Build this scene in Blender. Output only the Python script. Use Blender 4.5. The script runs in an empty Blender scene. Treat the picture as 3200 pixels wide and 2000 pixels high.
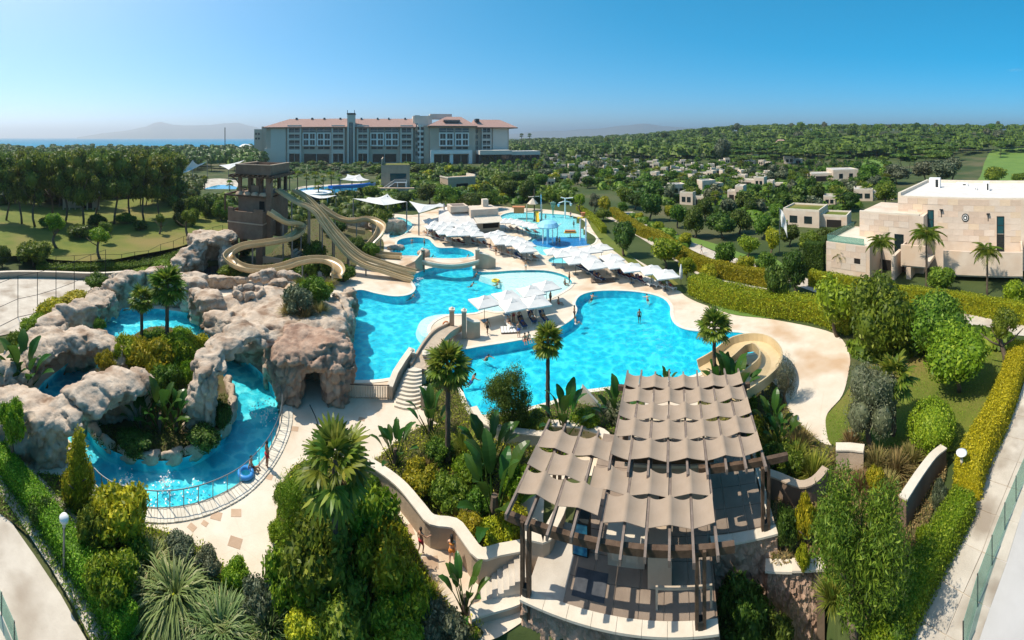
import bpy, bmesh, math, random
import numpy as np
from mathutils import Vector, Matrix, Quaternion, noise
from mathutils.geometry import tessellate_polygon
R = math.radians
sc = bpy.context.scene
COL = sc.collection
H, F = 22.0, 1222.0          # eye height above the pool deck; panorama radius in photo pixels

# ------------------------------------------------------------------ camera, sky, sun, exposure
cam = bpy.data.cameras.new('camera')
cam.type = 'PANO'
cam.panorama_type = 'CENTRAL_CYLINDRICAL'
cam.central_cylindrical_range_u_min = -1600 / F
cam.central_cylindrical_range_u_max = 1600 / F
cam.central_cylindrical_range_v_min = -1570 / F
cam.central_cylindrical_range_v_max = 430 / F
cam.central_cylindrical_radius = 1.0
cam.clip_start, cam.clip_end = 0.2, 60000
co = bpy.data.objects.new('camera', cam); COL.objects.link(co)
co.location = (0, 0, H); co.rotation_euler = (R(90), 0, 0)
sc.camera = co
SUN_EL = 56.0
sun_dir = Vector((-1.0, 0.12, 0)).normalized() * math.cos(R(SUN_EL)) + Vector((0, 0, math.sin(R(SUN_EL))))   # towards the sun
W = bpy.data.worlds.new('World'); sc.world = W; W.use_nodes = True
nt = W.node_tree; nt.nodes.clear()
sky = nt.nodes.new('ShaderNodeTexSky'); sky.sky_type = 'NISHITA'; sky.sun_disc = False
sky.sun_elevation = R(SUN_EL); sky.sun_rotation = math.atan2(sun_dir.x, sun_dir.y)
sky.air_density = 0.42; sky.dust_density = 1.0; sky.ozone_density = 1.2; sky.altitude = 0
gm = nt.nodes.new('ShaderNodeGamma'); gm.inputs[1].default_value = 0.68
hs = nt.nodes.new('ShaderNodeHueSaturation'); hs.inputs['Saturation'].default_value = 1.95; hs.inputs['Value'].default_value = 2.15; hs.inputs['Hue'].default_value = 0.475
bg = nt.nodes.new('ShaderNodeBackground'); bg.inputs['Strength'].default_value = 0.14
wo = nt.nodes.new('ShaderNodeOutputWorld')
nt.links.new(sky.outputs[0], gm.inputs[0]); nt.links.new(gm.outputs[0], hs.inputs['Color']); nt.links.new(hs.outputs[0], bg.inputs[0]); nt.links.new(bg.outputs[0], wo.inputs[0])
sl = bpy.data.lights.new('sun', 'SUN'); sl.energy = 4.4; sl.angle = R(0.5); sl.color = (1.0, 0.92, 0.78)
so = bpy.data.objects.new('sun', sl); COL.objects.link(so); so.location = (-60, 10, 80)
so.rotation_euler = (-sun_dir).to_track_quat('-Z', 'Y').to_euler()
sc.view_settings.view_transform = 'Standard'; sc.view_settings.look = 'None'
sc.view_settings.gamma = 1.0; sc.view_settings.use_curve_mapping = False
sc.view_settings.exposure = 0.38
sc.render.engine = 'CYCLES'
cy = getattr(sc, 'cycles', None)
if cy:
    cy.max_bounces = 8; cy.transparent_max_bounces = 16; cy.use_denoising = True

# ------------------------------------------------------------------ placing: a photo pixel on level z
def P(u, v, z=0.0):
    r = F * (H - z) / (v - 430.0); t = (u - 1600.0) / F
    return Vector((r * math.sin(t), r * math.cos(t), z))
def at(u, r, z=0.0):
    t = (u - 1600.0) / F
    return Vector((r * math.sin(t), r * math.cos(t), z))
def rad(v, z=0.0): return F * (H - z) / (v - 430.0)
def hgt(v, r): return H - (v - 430.0) * r / F          # height seen at row v, distance r
def mpp(v, z=0.0): return rad(v, z) / F                  # metres per pixel
def ang(u): return -(u - 1600.0) / F                     # z rotation that makes local +Y point away from the camera
class Frame:
    """A straight facade: origin on the ground, local x along it, local y away from the viewer."""
    def __init__(s, a, b):
        s.o = Vector((a.x, a.y, 0)); d = Vector((b.x - a.x, b.y - a.y, 0)); s.L = d.length
        s.X = d.normalized(); s.Y = Vector((-s.X.y, s.X.x, 0)); s.rot = math.atan2(s.X.y, s.X.x)
    def pt(s, u, v, d=0.0):
        t = (u - 1600.0) / F; q = Vector((math.sin(t), math.cos(t), 0))
        r = (s.o.dot(s.Y) + d) / q.dot(s.Y)
        return ((q * r - s.o).dot(s.X), d, H - (v - 430.0) * r / F)

# ------------------------------------------------------------------ materials
def _new(name):
    m = bpy.data.materials.new(name); m.use_nodes = True; m.node_tree.nodes.clear(); return m, m.node_tree
def _n(t, typ, **k):
    n = t.nodes.new(typ)
    for a, b in k.items():
        if a in n.inputs: n.inputs[a].default_value = b
        else: setattr(n, a, b)
    return n
def mat(name, c1, c2=None, scale=1.0, rough=0.8, bump=0.0, bscale=None, detail=6, metal=0.0, spec=0.3, c3=None, cscale=None, world=False, voro=None, rnd=0.0):
    m, t = _new(name)
    out = _n(t, 'ShaderNodeOutputMaterial'); b = _n(t, 'ShaderNodeBsdfPrincipled', Roughness=rough, Metallic=metal)
    b.inputs['Specular IOR Level'].default_value = spec
    t.links.new(b.outputs[0], out.inputs[0])
    if world:
        co_ = _n(t, 'ShaderNodeNewGeometry'); vec = co_.outputs['Position']
    else:
        co_ = _n(t, 'ShaderNodeTexCoord'); vec = co_.outputs['Object']
    col = None
    if c2 is not None:
        nz = _n(t, 'ShaderNodeTexNoise', Scale=scale, Detail=detail, Roughness=0.62); t.links.new(vec, nz.inputs['Vector'])
        rp = _n(t, 'ShaderNodeValToRGB'); rp.color_ramp.elements[0].position = 0.34; rp.color_ramp.elements[1].position = 0.66
        rp.color_ramp.elements[0].color = (*c1, 1); rp.color_ramp.elements[1].color = (*c2, 1)
        t.links.new(nz.outputs[0], rp.inputs[0]); col = rp.outputs[0]
        if c3 is not None:
            n2 = _n(t, 'ShaderNodeTexNoise', Scale=cscale or scale * 0.15, Detail=3.0); t.links.new(vec, n2.inputs['Vector'])
            r2 = _n(t, 'ShaderNodeValToRGB'); r2.color_ramp.elements[0].position = 0.5; r2.color_ramp.elements[1].position = 0.68
            t.links.new(n2.outputs[0], r2.inputs[0])
            mx = _n(t, 'ShaderNodeMixRGB'); mx.inputs['Color2'].default_value = (*c3, 1)
            t.links.new(r2.outputs[0], mx.inputs['Fac']); t.links.new(col, mx.inputs['Color1']); col = mx.outputs[0]
        if voro:
            vs, vc, vw = voro
            vo = _n(t, 'ShaderNodeTexVoronoi', Scale=vs); vo.feature = 'DISTANCE_TO_EDGE'; t.links.new(vec, vo.inputs['Vector'])
            r3 = _n(t, 'ShaderNodeValToRGB'); r3.color_ramp.elements[0].position = 0.0; r3.color_ramp.elements[1].position = vw
            r3.color_ramp.elements[0].color = (*vc, 1); r3.color_ramp.elements[1].color = (1, 1, 1, 1)
            t.links.new(vo.outputs[0], r3.inputs[0])
            mx = _n(t, 'ShaderNodeMixRGB'); mx.blend_type = 'MULTIPLY'; mx.inputs['Fac'].default_value = 1
            t.links.new(col, mx.inputs['Color1']); t.links.new(r3.outputs[0], mx.inputs['Color2']); col = mx.outputs[0]
        if rnd:
            oi = _n(t, 'ShaderNodeObjectInfo'); mr = _n(t, 'ShaderNodeMapRange'); mr.inputs['To Min'].default_value = 1 - rnd; mr.inputs['To Max'].default_value = 1 + rnd
            t.links.new(oi.outputs['Random'], mr.inputs['Value'])
            hv = _n(t, 'ShaderNodeHueSaturation'); t.links.new(col, hv.inputs['Color']); t.links.new(mr.outputs[0], hv.inputs['Value']); col = hv.outputs[0]
        t.links.new(col, b.inputs['Base Color'])
    else:
        b.inputs['Base Color'].default_value = (*c1, 1)
    if bump:
        nb = _n(t, 'ShaderNodeTexNoise', Scale=bscale or scale * 4, Detail=8.0, Roughness=0.65); t.links.new(vec, nb.inputs['Vector'])
        bp = _n(t, 'ShaderNodeBump', Strength=min(1.0, bump), Distance=0.05 if bump <= 1 else 0.05 * bump); t.links.new(nb.outputs[0], bp.inputs['Height'])
        t.links.new(bp.outputs[0], b.inputs['Normal'])
    return m
def leafmat(name, dark, light, tip=None, trans=0.35, rough=0.5, hue=0.03, val=0.18):
    m, t = _new(name)
    out = _n(t, 'ShaderNodeOutputMaterial')
    g = _n(t, 'ShaderNodeNewGeometry'); oi = _n(t, 'ShaderNodeObjectInfo')
    rp = _n(t, 'ShaderNodeValToRGB'); e = rp.color_ramp.elements
    e[0].position = 0.0; e[0].color = (*dark, 1); e[1].position = 0.75; e[1].color = (*light, 1)
    if tip: q = e.new(0.95); q.color = (*tip, 1)
    t.links.new(g.outputs['Random Per Island'], rp.inputs[0])
    hv = _n(t, 'ShaderNodeHueSaturation')
    m1 = _n(t, 'ShaderNodeMapRange'); m1.inputs['To Min'].default_value = 0.5 - hue; m1.inputs['To Max'].default_value = 0.5 + hue
    m2 = _n(t, 'ShaderNodeMapRange'); m2.inputs['To Min'].default_value = 1 - val; m2.inputs['To Max'].default_value = 1 + val
    t.links.new(oi.outputs['Random'], m1.inputs['Value'])
    mm = _n(t, 'ShaderNodeMath', operation='FRACT'); mu = _n(t, 'ShaderNodeMath', operation='MULTIPLY'); mu.inputs[1].default_value = 7.31
    t.links.new(oi.outputs['Random'], mu.inputs[0]); t.links.new(mu.outputs[0], mm.inputs[0]); t.links.new(mm.outputs[0], m2.inputs['Value'])
    t.links.new(m1.outputs[0], hv.inputs['Hue']); t.links.new(m2.outputs[0], hv.inputs['Value']); t.links.new(rp.outputs[0], hv.inputs['Color'])
    b = _n(t, 'ShaderNodeBsdfPrincipled', Roughness=rough); b.inputs['Specular IOR Level'].default_value = 0.25
    t.links.new(hv.outputs[0], b.inputs['Base Color'])
    tr = _n(t, 'ShaderNodeBsdfTranslucent'); t.links.new(hv.outputs[0], tr.inputs[0])
    mx = _n(t, 'ShaderNodeMixShader'); mx.inputs[0].default_value = trans
    t.links.new(b.outputs[0], mx.inputs[1]); t.links.new(tr.outputs[0], mx.inputs[2]); t.links.new(mx.outputs[0], out.inputs[0])
    return m

# ------------------------------------------------------------------ meshes
class MB:
    def __init__(s): s.v = []; s.f = []
    def add(s, vs, fs):
        n = len(s.v); s.v += [tuple(p) for p in vs]; s.f += [tuple(n + i for i in f) for f in fs]; return s
    def box(s, cx, cy, cz, sx, sy, sz, rot=0.0):
        c, k = math.cos(rot), math.sin(rot); vs = []
        for dz in (-.5, .5):
            for dx, dy in ((-.5, -.5), (.5, -.5), (.5, .5), (-.5, .5)):
                x, y = dx * sx, dy * sy; vs.append((cx + x * c - y * k, cy + x * k + y * c, cz + dz * sz))
        return s.add(vs, [(3, 2, 1, 0), (4, 5, 6, 7), (0, 1, 5, 4), (1, 2, 6, 5), (2, 3, 7, 6), (3, 0, 4, 7)])
    def bx(s, x0, x1, y0, y1, z0, z1): return s.box((x0 + x1) / 2, (y0 + y1) / 2, (z0 + z1) / 2, abs(x1 - x0), abs(y1 - y0), abs(z1 - z0))
    def prism(s, poly, z0, z1):
        n = len(poly); a = sum(poly[i][0] * poly[(i + 1) % n][1] - poly[(i + 1) % n][0] * poly[i][1] for i in range(n))
        if a < 0: poly = list(reversed(poly))
        vs = [(p[0], p[1], z0) for p in poly] + [(p[0], p[1], z1) for p in poly]
        tri = tessellate_polygon([[Vector((p[0], p[1], 0)) for p in poly]])
        fs = []
        for t in tri:
            q = [poly[i] for i in t]; ar = (q[1][0] - q[0][0]) * (q[2][1] - q[0][1]) - (q[2][0] - q[0][0]) * (q[1][1] - q[0][1])
            t = tuple(t) if ar > 0 else tuple(reversed(t))
            fs.append(tuple(i + n for i in t)); fs.append(tuple(reversed(t)))
        fs += [(i, (i + 1) % n, n + (i + 1) % n, n + i) for i in range(n)]
        return s.add(vs, fs)
    def tube(s, pts, rads, n=6, cap=True):
        pts = [Vector(p) for p in pts]
        if not hasattr(rads, '__len__'): rads = [rads] * len(pts)
        vs, fs = [], []; ref = None
        for i, p in enumerate(pts):
            d = (pts[min(i + 1, len(pts) - 1)] - pts[max(i - 1, 0)]).normalized()
            if ref is None: ref = Vector((1, 0, 0)) if abs(d.x) < 0.8 else Vector((0, 1, 0))
            a = (ref - d * ref.dot(d)).normalized(); ref = a; b = d.cross(a)
            for k in range(n):
                t = 2 * math.pi * k / n; vs.append(p + (a * math.cos(t) + b * math.sin(t)) * rads[i])
        for i in range(len(pts) - 1):
            for k in range(n): fs.append((i * n + k, i * n + (k + 1) % n, (i + 1) * n + (k + 1) % n, (i + 1) * n + k))
        if cap: fs += [tuple(reversed(range(n))), tuple(range((len(pts) - 1) * n, len(pts) * n))]
        return s.add(vs, fs)
    def lathe(s, prof, n=12, cx=0, cy=0):
        vs = [(cx + r * math.cos(2 * math.pi * k / n), cy + r * math.sin(2 * math.pi * k / n), z) for r, z in prof for k in range(n)]
        fs = [(i * n + k, i * n + (k + 1) % n, (i + 1) * n + (k + 1) % n, (i + 1) * n + k) for i in range(len(prof) - 1) for k in range(n)]
        fs += [tuple(reversed(range(n))), tuple(range((len(prof) - 1) * n, len(prof) * n))]
        return s.add(vs, fs)
    def sweep(s, pts, prof, up=Vector((0, 0, 1)), closed_prof=False, banks=None, cap=False):
        """profile points (across, up) carried along a 3-d path"""
        pts = [Vector(p) for p in pts]; n = len(prof); vs, fs = [], []
        for i, p in enumerate(pts):
            d = pts[min(i + 1, len(pts) - 1)] - pts[max(i - 1, 0)]
            sd = d.cross(up).normalized(); uu = sd.cross(d).normalized()
            if banks: q = Quaternion(d.normalized(), banks[i]); sd = q @ sd; uu = q @ uu
            for a, b in prof: vs.append(p + sd * a + uu * b)
        m = n if closed_prof else n - 1
        for i in range(len(pts) - 1):
            for k in range(m): fs.append((i * n + k, i * n + (k + 1) % n, (i + 1) * n + (k + 1) % n, (i + 1) * n + k))
        if cap and closed_prof: fs += [tuple(reversed(range(n))), tuple(range((len(pts) - 1) * n, len(pts) * n))]
        return s.add(vs, fs)
    def mesh(s, name, m=None, smooth=False):
        me = bpy.data.meshes.new(name); me.from_pydata(s.v, [], s.f); me.update()
        if smooth: me.polygons.foreach_set('use_smooth', [True] * len(me.polygons))
        if m: me.materials.append(m)
        return me
def npmesh(name, V, Q, m=None, smooth=False):
    V = np.asarray(V, dtype=np.float32); Q = np.asarray(Q, dtype=np.int32); k = Q.shape[1]
    me = bpy.data.meshes.new(name); me.vertices.add(len(V)); me.vertices.foreach_set('co', V.ravel())
    me.loops.add(Q.size); me.loops.foreach_set('vertex_index', Q.ravel())
    me.polygons.add(len(Q)); me.polygons.foreach_set('loop_start', np.arange(0, Q.size, k, dtype=np.int32))
    if smooth: me.polygons.foreach_set('use_smooth', np.ones(len(Q), dtype=bool))
    me.update(calc_edges=True); me.validate()
    if m: me.materials.append(m)
    return me
def link(name, me, parent=None, loc=(0, 0, 0), rot=(0, 0, 0), scale=(1, 1, 1)):
    o = bpy.data.objects.new(name, me); COL.objects.link(o); o.location = loc
    o.rotation_euler = rot if hasattr(rot, '__len__') else (0, 0, rot)
    o.scale = scale if hasattr(scale, '__len__') else (scale,) * 3
    if parent: o.parent = parent
    return o
def tag(o, label=None, cat=None, group=None, kind=None):
    if label: o['label'] = label
    if cat: o['category'] = cat
    if group: o['group'] = group
    if kind: o['kind'] = kind
    return o
def thing(name, label, cat, loc=(0, 0, 0), rz=0.0, group=None):
    o = bpy.data.objects.new(name, None); COL.objects.link(o); o.location = loc; o.rotation_euler = (0, 0, rz)
    o.empty_display_size = 0.3
    return tag(o, label, cat, group)
def copy_tree(o, loc, rz, label=None, group=None, kids=None):
    c = o.copy(); COL.objects.link(c); c.location = loc; c.rotation_euler = (0, 0, rz)
    if label: c['label'] = label
    if group: c['group'] = group
    for ch in list(kids or o.children):
        k = ch.copy(); COL.objects.link(k); k.parent = c
        for g in list(ch.children):
            d = g.copy(); COL.objects.link(d); d.parent = k
    return c
def struct(name, me): return tag(link(name, me), kind='structure')
def cat_closed(pts, k=6):
    pts = [Vector((p[0], p[1])) for p in pts]; n = len(pts); out = []
    for i in range(n):
        a, b, c, d = pts[i - 1], pts[i], pts[(i + 1) % n], pts[(i + 2) % n]
        for j in range(k):
            t = j / k; out.append(0.5 * ((2 * b) + (c - a) * t + (2 * a - 5 * b + 4 * c - d) * t * t + (3 * b - a - 3 * c + d) * t ** 3))
    return out
def cat_open(pts, k=6):
    pts = [Vector(p) for p in pts]; q = [pts[0] * 2 - pts[1]] + pts + [pts[-1] * 2 - pts[-2]]; out = []
    for i in range(1, len(q) - 2):
        a, b, c, d = q[i - 1:i + 3]
        for j in range(k):
            t = j / k; out.append(0.5 * ((2 * b) + (c - a) * t + (2 * a - 5 * b + 4 * c - d) * t * t + (3 * b - a - 3 * c + d) * t ** 3))
    out.append(pts[-1]); return out
def gp(px, z=0.0, k=5, smooth=True):
    """a closed ground outline from photo pixels"""
    w = [P(u, v, z) for u, v in px]
    return cat_closed(w, k) if smooth else [Vector((p.x, p.y)) for p in w]
def sheet_mesh(name, outer, z, m, holes=()):
    loops = [[Vector((p[0], p[1], 0)) for p in outer]] + [[Vector((p[0], p[1], 0)) for p in h] for h in holes]
    flat = [p for l in loops for p in l]; fs = []
    for t in tessellate_polygon(loops):
        a, b, c = (flat[i] for i in t); ar = (b.x - a.x) * (c.y - a.y) - (c.x - a.x) * (b.y - a.y)
        if abs(ar) < 1e-7: continue
        fs.append(tuple(t) if ar > 0 else tuple(reversed(t)))
    me = bpy.data.meshes.new(name); me.from_pydata([(p.x, p.y, z) for p in flat], [], fs); me.update(); me.materials.append(m)
    return me
def wall_loop(mb, loop, z0, z1, inward=True):
    n = len(loop); vs = [(p[0], p[1], z0) for p in loop] + [(p[0], p[1], z1) for p in loop]
    mb.add(vs, [(i, (i + 1) % n, n + (i + 1) % n, n + i) for i in range(n)])
def offset_loop(loop, d):
    n = len(loop); a = sum(loop[i][0] * loop[(i + 1) % n][1] - loop[(i + 1) % n][0] * loop[i][1] for i in range(n)); s = 1 if a > 0 else -1
    out = []
    for i in range(n):
        t = Vector(loop[(i + 1) % n][:2]) - Vector(loop[i - 1][:2]); t = t.normalized() if t.length > 1e-9 else Vector((1, 0))
        out.append(Vector(loop[i][:2]) + Vector((t.y, -t.x)) * d * s)
    return out
def inside(p, poly):
    x, y = p[0], p[1]; c = False; n = len(poly)
    for i in range(n):
        a, b = poly[i], poly[i - 1]
        if (a[1] > y) != (b[1] > y) and x < (b[0] - a[0]) * (y - a[1]) / (b[1] - a[1]) + a[0]: c = not c
    return c
ORD = ['first', 'second', 'third', 'fourth', 'fifth', 'sixth', 'seventh', 'eighth', 'ninth', 'tenth', 'eleventh', 'twelfth', 'thirteenth', 'fourteenth', 'fifteenth', 'sixteenth', 'seventeenth', 'eighteenth', 'nineteenth', 'twentieth']
def nth(i, n):
    if i == 0: return 'leftmost'
    if i == n - 1: return 'rightmost'
    return ORD[i] + ' from left'
# ------------------------------------------------------------------ materials of the place
M = {}
M['deck'] = mat('travertine_paving', (0.60, 0.50, 0.38), (0.70, 0.61, 0.50), scale=0.35, rough=0.75, bump=0.25, bscale=6, c3=(0.52, 0.36, 0.23), cscale=0.2, spec=0.2, voro=(0.42, (0.95, 0.935, 0.915), 0.014))
M['coping'] = mat('pool_coping', (0.58, 0.52, 0.42), (0.68, 0.62, 0.52), scale=1.5, rough=0.7, bump=0.2, rnd=0.12)
M['soil'] = mat('planting_soil', (0.10, 0.07, 0.035), (0.09, 0.10, 0.03), scale=0.8, rough=0.95, bump=0.8, bscale=5)
M['ground'] = mat('scrub_ground', (0.035, 0.06, 0.014), (0.07, 0.09, 0.025), scale=0.06, rough=0.95, bump=0.6, bscale=2.5, c3=(0.11, 0.10, 0.045), cscale=0.03, world=True)
M['lawn'] = mat('lawn_grass', (0.09, 0.125, 0.014), (0.15, 0.165, 0.024), scale=0.3, rough=0.9, bump=0.7, bscale=14, c3=(0.21, 0.165, 0.05), cscale=0.07, world=True)
M['golf'] = mat('golf_grass', (0.10, 0.18, 0.03), (0.14, 0.22, 0.04), scale=0.1, rough=0.9, world=True)
M['path'] = mat('path_paving', (0.46, 0.40, 0.33), (0.58, 0.52, 0.44), scale=0.5, rough=0.85, bump=0.3, bscale=8, c3=(0.33, 0.27, 0.21), cscale=0.3, spec=.15)
M['white'] = mat('white_paint', (0.78, 0.77, 0.74), rough=0.5)
M['cloth'] = mat('white_canvas', (0.66, 0.65, 0.62), (0.60, 0.59, 0.56), scale=2, rough=0.85)
M['stone'] = mat('pale_stone_cladding', (0.56, 0.44, 0.34), (0.66, 0.55, 0.44), scale=0.35, rough=0.8, bump=0.3, bscale=5, c3=(0.62, 0.46, 0.33), cscale=0.25, detail=2)
M['brown'] = mat('brown_render', (0.17, 0.11, 0.075), (0.24, 0.165, 0.115), scale=0.6, rough=0.9, bump=0.4, bscale=5)
M['render'] = mat('sand_render', (0.40, 0.30, 0.215), (0.47, 0.36, 0.26), scale=0.6, rough=0.9, bump=0.4, bscale=5)
M['cap'] = mat('wall_capping', (0.60, 0.52, 0.41), (0.68, 0.60, 0.49), scale=1.5, rough=0.8, bump=0.2)
M['wood'] = mat('dark_timber', (0.07, 0.042, 0.026), (0.13, 0.085, 0.055), scale=2.5, rough=0.7, bump=0.4)
M['wood2'] = mat('weathered_timber', (0.16, 0.12, 0.095), (0.24, 0.185, 0.15), scale=2.5, rough=0.8, bump=0.4)
M['wood3'] = mat('bleached_timber', (0.42, 0.33, 0.24), (0.52, 0.42, 0.31), scale=2.5, rough=0.8, bump=0.3)
M['metal'] = mat('grey_metal', (0.22, 0.24, 0.25), rough=0.4, metal=0.6)
M['dkmetal'] = mat('dark_metal', (0.03, 0.035, 0.035), rough=0.5, metal=0.4)
M['glass'] = mat('window_glass', (0.012, 0.022, 0.026), rough=0.06, spec=0.8)
M['tglass'] = mat('teal_window_glass', (0.015, 0.07, 0.085), rough=0.06, spec=0.8)
M['dark'] = mat('dark_opening', (0.018, 0.015, 0.012), rough=0.9)
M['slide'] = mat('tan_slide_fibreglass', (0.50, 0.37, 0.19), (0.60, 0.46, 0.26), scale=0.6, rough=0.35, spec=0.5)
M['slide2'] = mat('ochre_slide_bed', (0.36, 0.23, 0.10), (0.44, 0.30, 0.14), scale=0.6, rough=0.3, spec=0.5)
M['rock'] = mat('sculpted_rock', (0.38, 0.285, 0.21), (0.58, 0.475, 0.37), scale=0.9, rough=0.95, bump=3.0, bscale=2.4, c3=(0.24, 0.155, 0.10), cscale=0.5)
M['rock2'] = mat('ruddy_rock', (0.33, 0.205, 0.14), (0.50, 0.355, 0.26), scale=0.9, rough=0.95, bump=3.0, bscale=2.6, c3=(0.22, 0.13, 0.09), cscale=0.7)
M['bark'] = mat('tree_bark', (0.10, 0.07, 0.045), (0.19, 0.145, 0.10), scale=3, rough=0.95, bump=0.8)
M['palmbark'] = mat('palm_trunk_bark', (0.09, 0.065, 0.045), (0.16, 0.12, 0.085), scale=5, rough=0.95, bump=1.0, bscale=9)
M['road'] = mat('grey_roof', (0.42, 0.40, 0.38), (0.50, 0.48, 0.46), scale=0.3, rough=0.9)
M['villaroof'] = mat('villa_roof_gravel', (0.58, 0.54, 0.50), (0.66, 0.62, 0.58), scale=0.6, rough=0.9)
M['tile'] = mat('red_roof_tiles', (0.33, 0.20, 0.165), (0.41, 0.26, 0.215), scale=0.8, rough=0.85, bump=0.3, bscale=3)
M['hwall'] = mat('hotel_wall', (0.48, 0.40, 0.31), (0.55, 0.46, 0.37), scale=0.06, rough=0.9)
M['hwall2'] = mat('hotel_grey_wall', (0.56, 0.52, 0.46), (0.62, 0.58, 0.51), scale=0.06, rough=0.9)
M['hlight'] = mat('hotel_trim', (0.62, 0.60, 0.56), rough=0.8)
M['pane'] = mat('hotel_pane', (0.014, 0.028, 0.03), rough=0.12, spec=0.6)
M['blue'] = mat('blue_paint', (0.05, 0.26, 0.60), rough=0.35)
M['aqua'] = mat('light_blue_paint', (0.28, 0.60, 0.80), rough=0.4)
M['yellow'] = mat('yellow_paint', (0.75, 0.52, 0.05), rough=0.4)
M['orange'] = mat('orange_paint', (0.55, 0.20, 0.07), rough=0.5)
M['poolblue'] = mat('blue_pool_paint', (0.02, 0.20, 0.50), (0.03, 0.25, 0.56), scale=0.5, rough=0.6)
M['mountain'] = mat('far_mountain', (0.16, 0.17, 0.15), (0.22, 0.21, 0.18), scale=0.001, rough=1.0, world=True)

def pool_floor(name, c1, c2, caustic):  # floor colour with a net of caustic light painted in as pale wavy lines
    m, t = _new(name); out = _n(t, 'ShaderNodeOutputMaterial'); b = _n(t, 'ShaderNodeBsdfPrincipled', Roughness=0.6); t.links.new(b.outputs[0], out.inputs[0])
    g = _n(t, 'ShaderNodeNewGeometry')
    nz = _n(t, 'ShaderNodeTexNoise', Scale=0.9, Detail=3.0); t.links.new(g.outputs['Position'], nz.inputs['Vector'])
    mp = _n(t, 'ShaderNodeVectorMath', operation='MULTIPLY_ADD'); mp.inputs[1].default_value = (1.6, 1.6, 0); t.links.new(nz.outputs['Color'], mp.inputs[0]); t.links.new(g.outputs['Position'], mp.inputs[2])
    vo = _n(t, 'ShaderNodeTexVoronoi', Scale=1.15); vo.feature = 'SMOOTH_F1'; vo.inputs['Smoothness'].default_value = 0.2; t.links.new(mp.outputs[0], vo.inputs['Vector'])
    rp = _n(t, 'ShaderNodeValToRGB'); e = rp.color_ramp.elements; e[0].position = 0.15; e[0].color = (*c1, 1); e[1].position = 0.5; e[1].color = (*c2, 1); q = e.new(0.74); q.color = (*caustic, 1)
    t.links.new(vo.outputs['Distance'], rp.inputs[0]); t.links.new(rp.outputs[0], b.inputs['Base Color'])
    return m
M['basin'] = pool_floor('turquoise_painted_caustics', (0.002, 0.42, 0.60), (0.006, 0.52, 0.67), (0.06, 0.66, 0.75))  # turquoise floor, palest tone is painted caustic light
M['beach'] = mat('pale_beach_tile', (0.74, 0.74, 0.72), (0.80, 0.79, 0.77), scale=0.5, rough=0.6)
M['kidfloor'] = mat('pale_aqua_tile', (0.30, 0.66, 0.72), (0.42, 0.74, 0.78), scale=0.5, rough=0.6)
M['riverbed'] = pool_floor('river_blue_painted_caustics', (0.006, 0.42, 0.56), (0.015, 0.54, 0.66), (0.18, 0.74, 0.80))  # river floor, caustic light painted into the colour as well
def water(name, tint, rip=1.2, bump=0.35):
    m, t = _new(name); out = _n(t, 'ShaderNodeOutputMaterial')
    g = _n(t, 'ShaderNodeNewGeometry'); nz = _n(t, 'ShaderNodeTexNoise', Scale=rip, Detail=4.0, Roughness=0.6, Distortion=1.2); t.links.new(g.outputs['Position'], nz.inputs['Vector'])
    bp = _n(t, 'ShaderNodeBump', Strength=bump, Distance=0.3); t.links.new(nz.outputs[0], bp.inputs['Height'])
    tr = _n(t, 'ShaderNodeBsdfTransparent'); tr.inputs[0].default_value = (*tint, 1)
    gl = _n(t, 'ShaderNodeBsdfGlossy', Roughness=0.03); t.links.new(bp.outputs[0], gl.inputs['Normal'])
    fr = _n(t, 'ShaderNodeFresnel', IOR=1.33); t.links.new(bp.outputs[0], fr.inputs['Normal'])
    mx = _n(t, 'ShaderNodeMixShader'); t.links.new(fr.outputs[0], mx.inputs[0]); t.links.new(tr.outputs[0], mx.inputs[1]); t.links.new(gl.outputs[0], mx.inputs[2]); t.links.new(mx.outputs[0], out.inputs[0])
    return m
M['water'] = water('pool_water', (0.80, 0.99, 1.0), 1.6, .5)
M['sea'] = mat('sea_water', (0.003, 0.17, 0.30), (0.004, 0.21, 0.36), scale=0.004, rough=0.7, spec=0.05, world=True)

# ------------------------------------------------------------------ outlines traced on the ground
POOL = gp([(1345, 838), (1400, 826), (1470, 826), (1482, 846), (1530, 850), (1610, 845), (1700, 845), (1758, 857), (1786, 876), (1782, 895), (1748, 918), (1700, 940), (1630, 962), (1560, 975), (1515, 970), (1485, 978), (1440, 982), (1395, 985), (1355, 1003), (1336, 1028), (1346, 1055), (1378, 1084), (1440, 1092), (1500, 1083), (1560, 1074), (1630, 1062), (1695, 1049), (1750, 1022), (1790, 995), (1803, 968), (1797, 948), (1812, 925), (1850, 912), (1905, 908), (1970, 910), (2030, 918), (2072, 932), (2094, 956), (2096, 985), (2108, 1010), (2140, 1028), (2200, 1036), (2270, 1036), (2330, 1042), (2366, 1060), (2378, 1085), (2360, 1102), (2300, 1112), (2240, 1130), (2190, 1165), (2130, 1184), (2050, 1195), (1960, 1205), (1880, 1214), (1800, 1226), (1740, 1250), (1650, 1275), (1560, 1292), (1490, 1298), (1460, 1262), (1440, 1215), (1405, 1178), (1372, 1150), (1344, 1138), (1312, 1146), (1270, 1168), (1210, 1184), (1140, 1190), (1076, 1182), (1064, 1130), (1060, 1080), (1078, 1030), (1092, 985), (1088, 950), (1100, 915), (1130, 906), (1180, 918), (1235, 926), (1280, 920), (1298, 902), (1288, 882), (1278, 868), (1310, 850)])
BEACH = gp([(1500, 856), (1545, 853), (1610, 848), (1700, 848), (1756, 860), (1782, 877), (1778, 893), (1744, 915), (1700, 936), (1630, 957), (1560, 970), (1515, 966), (1500, 950), (1540, 932), (1575, 905), (1570, 882), (1535, 868)])
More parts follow.
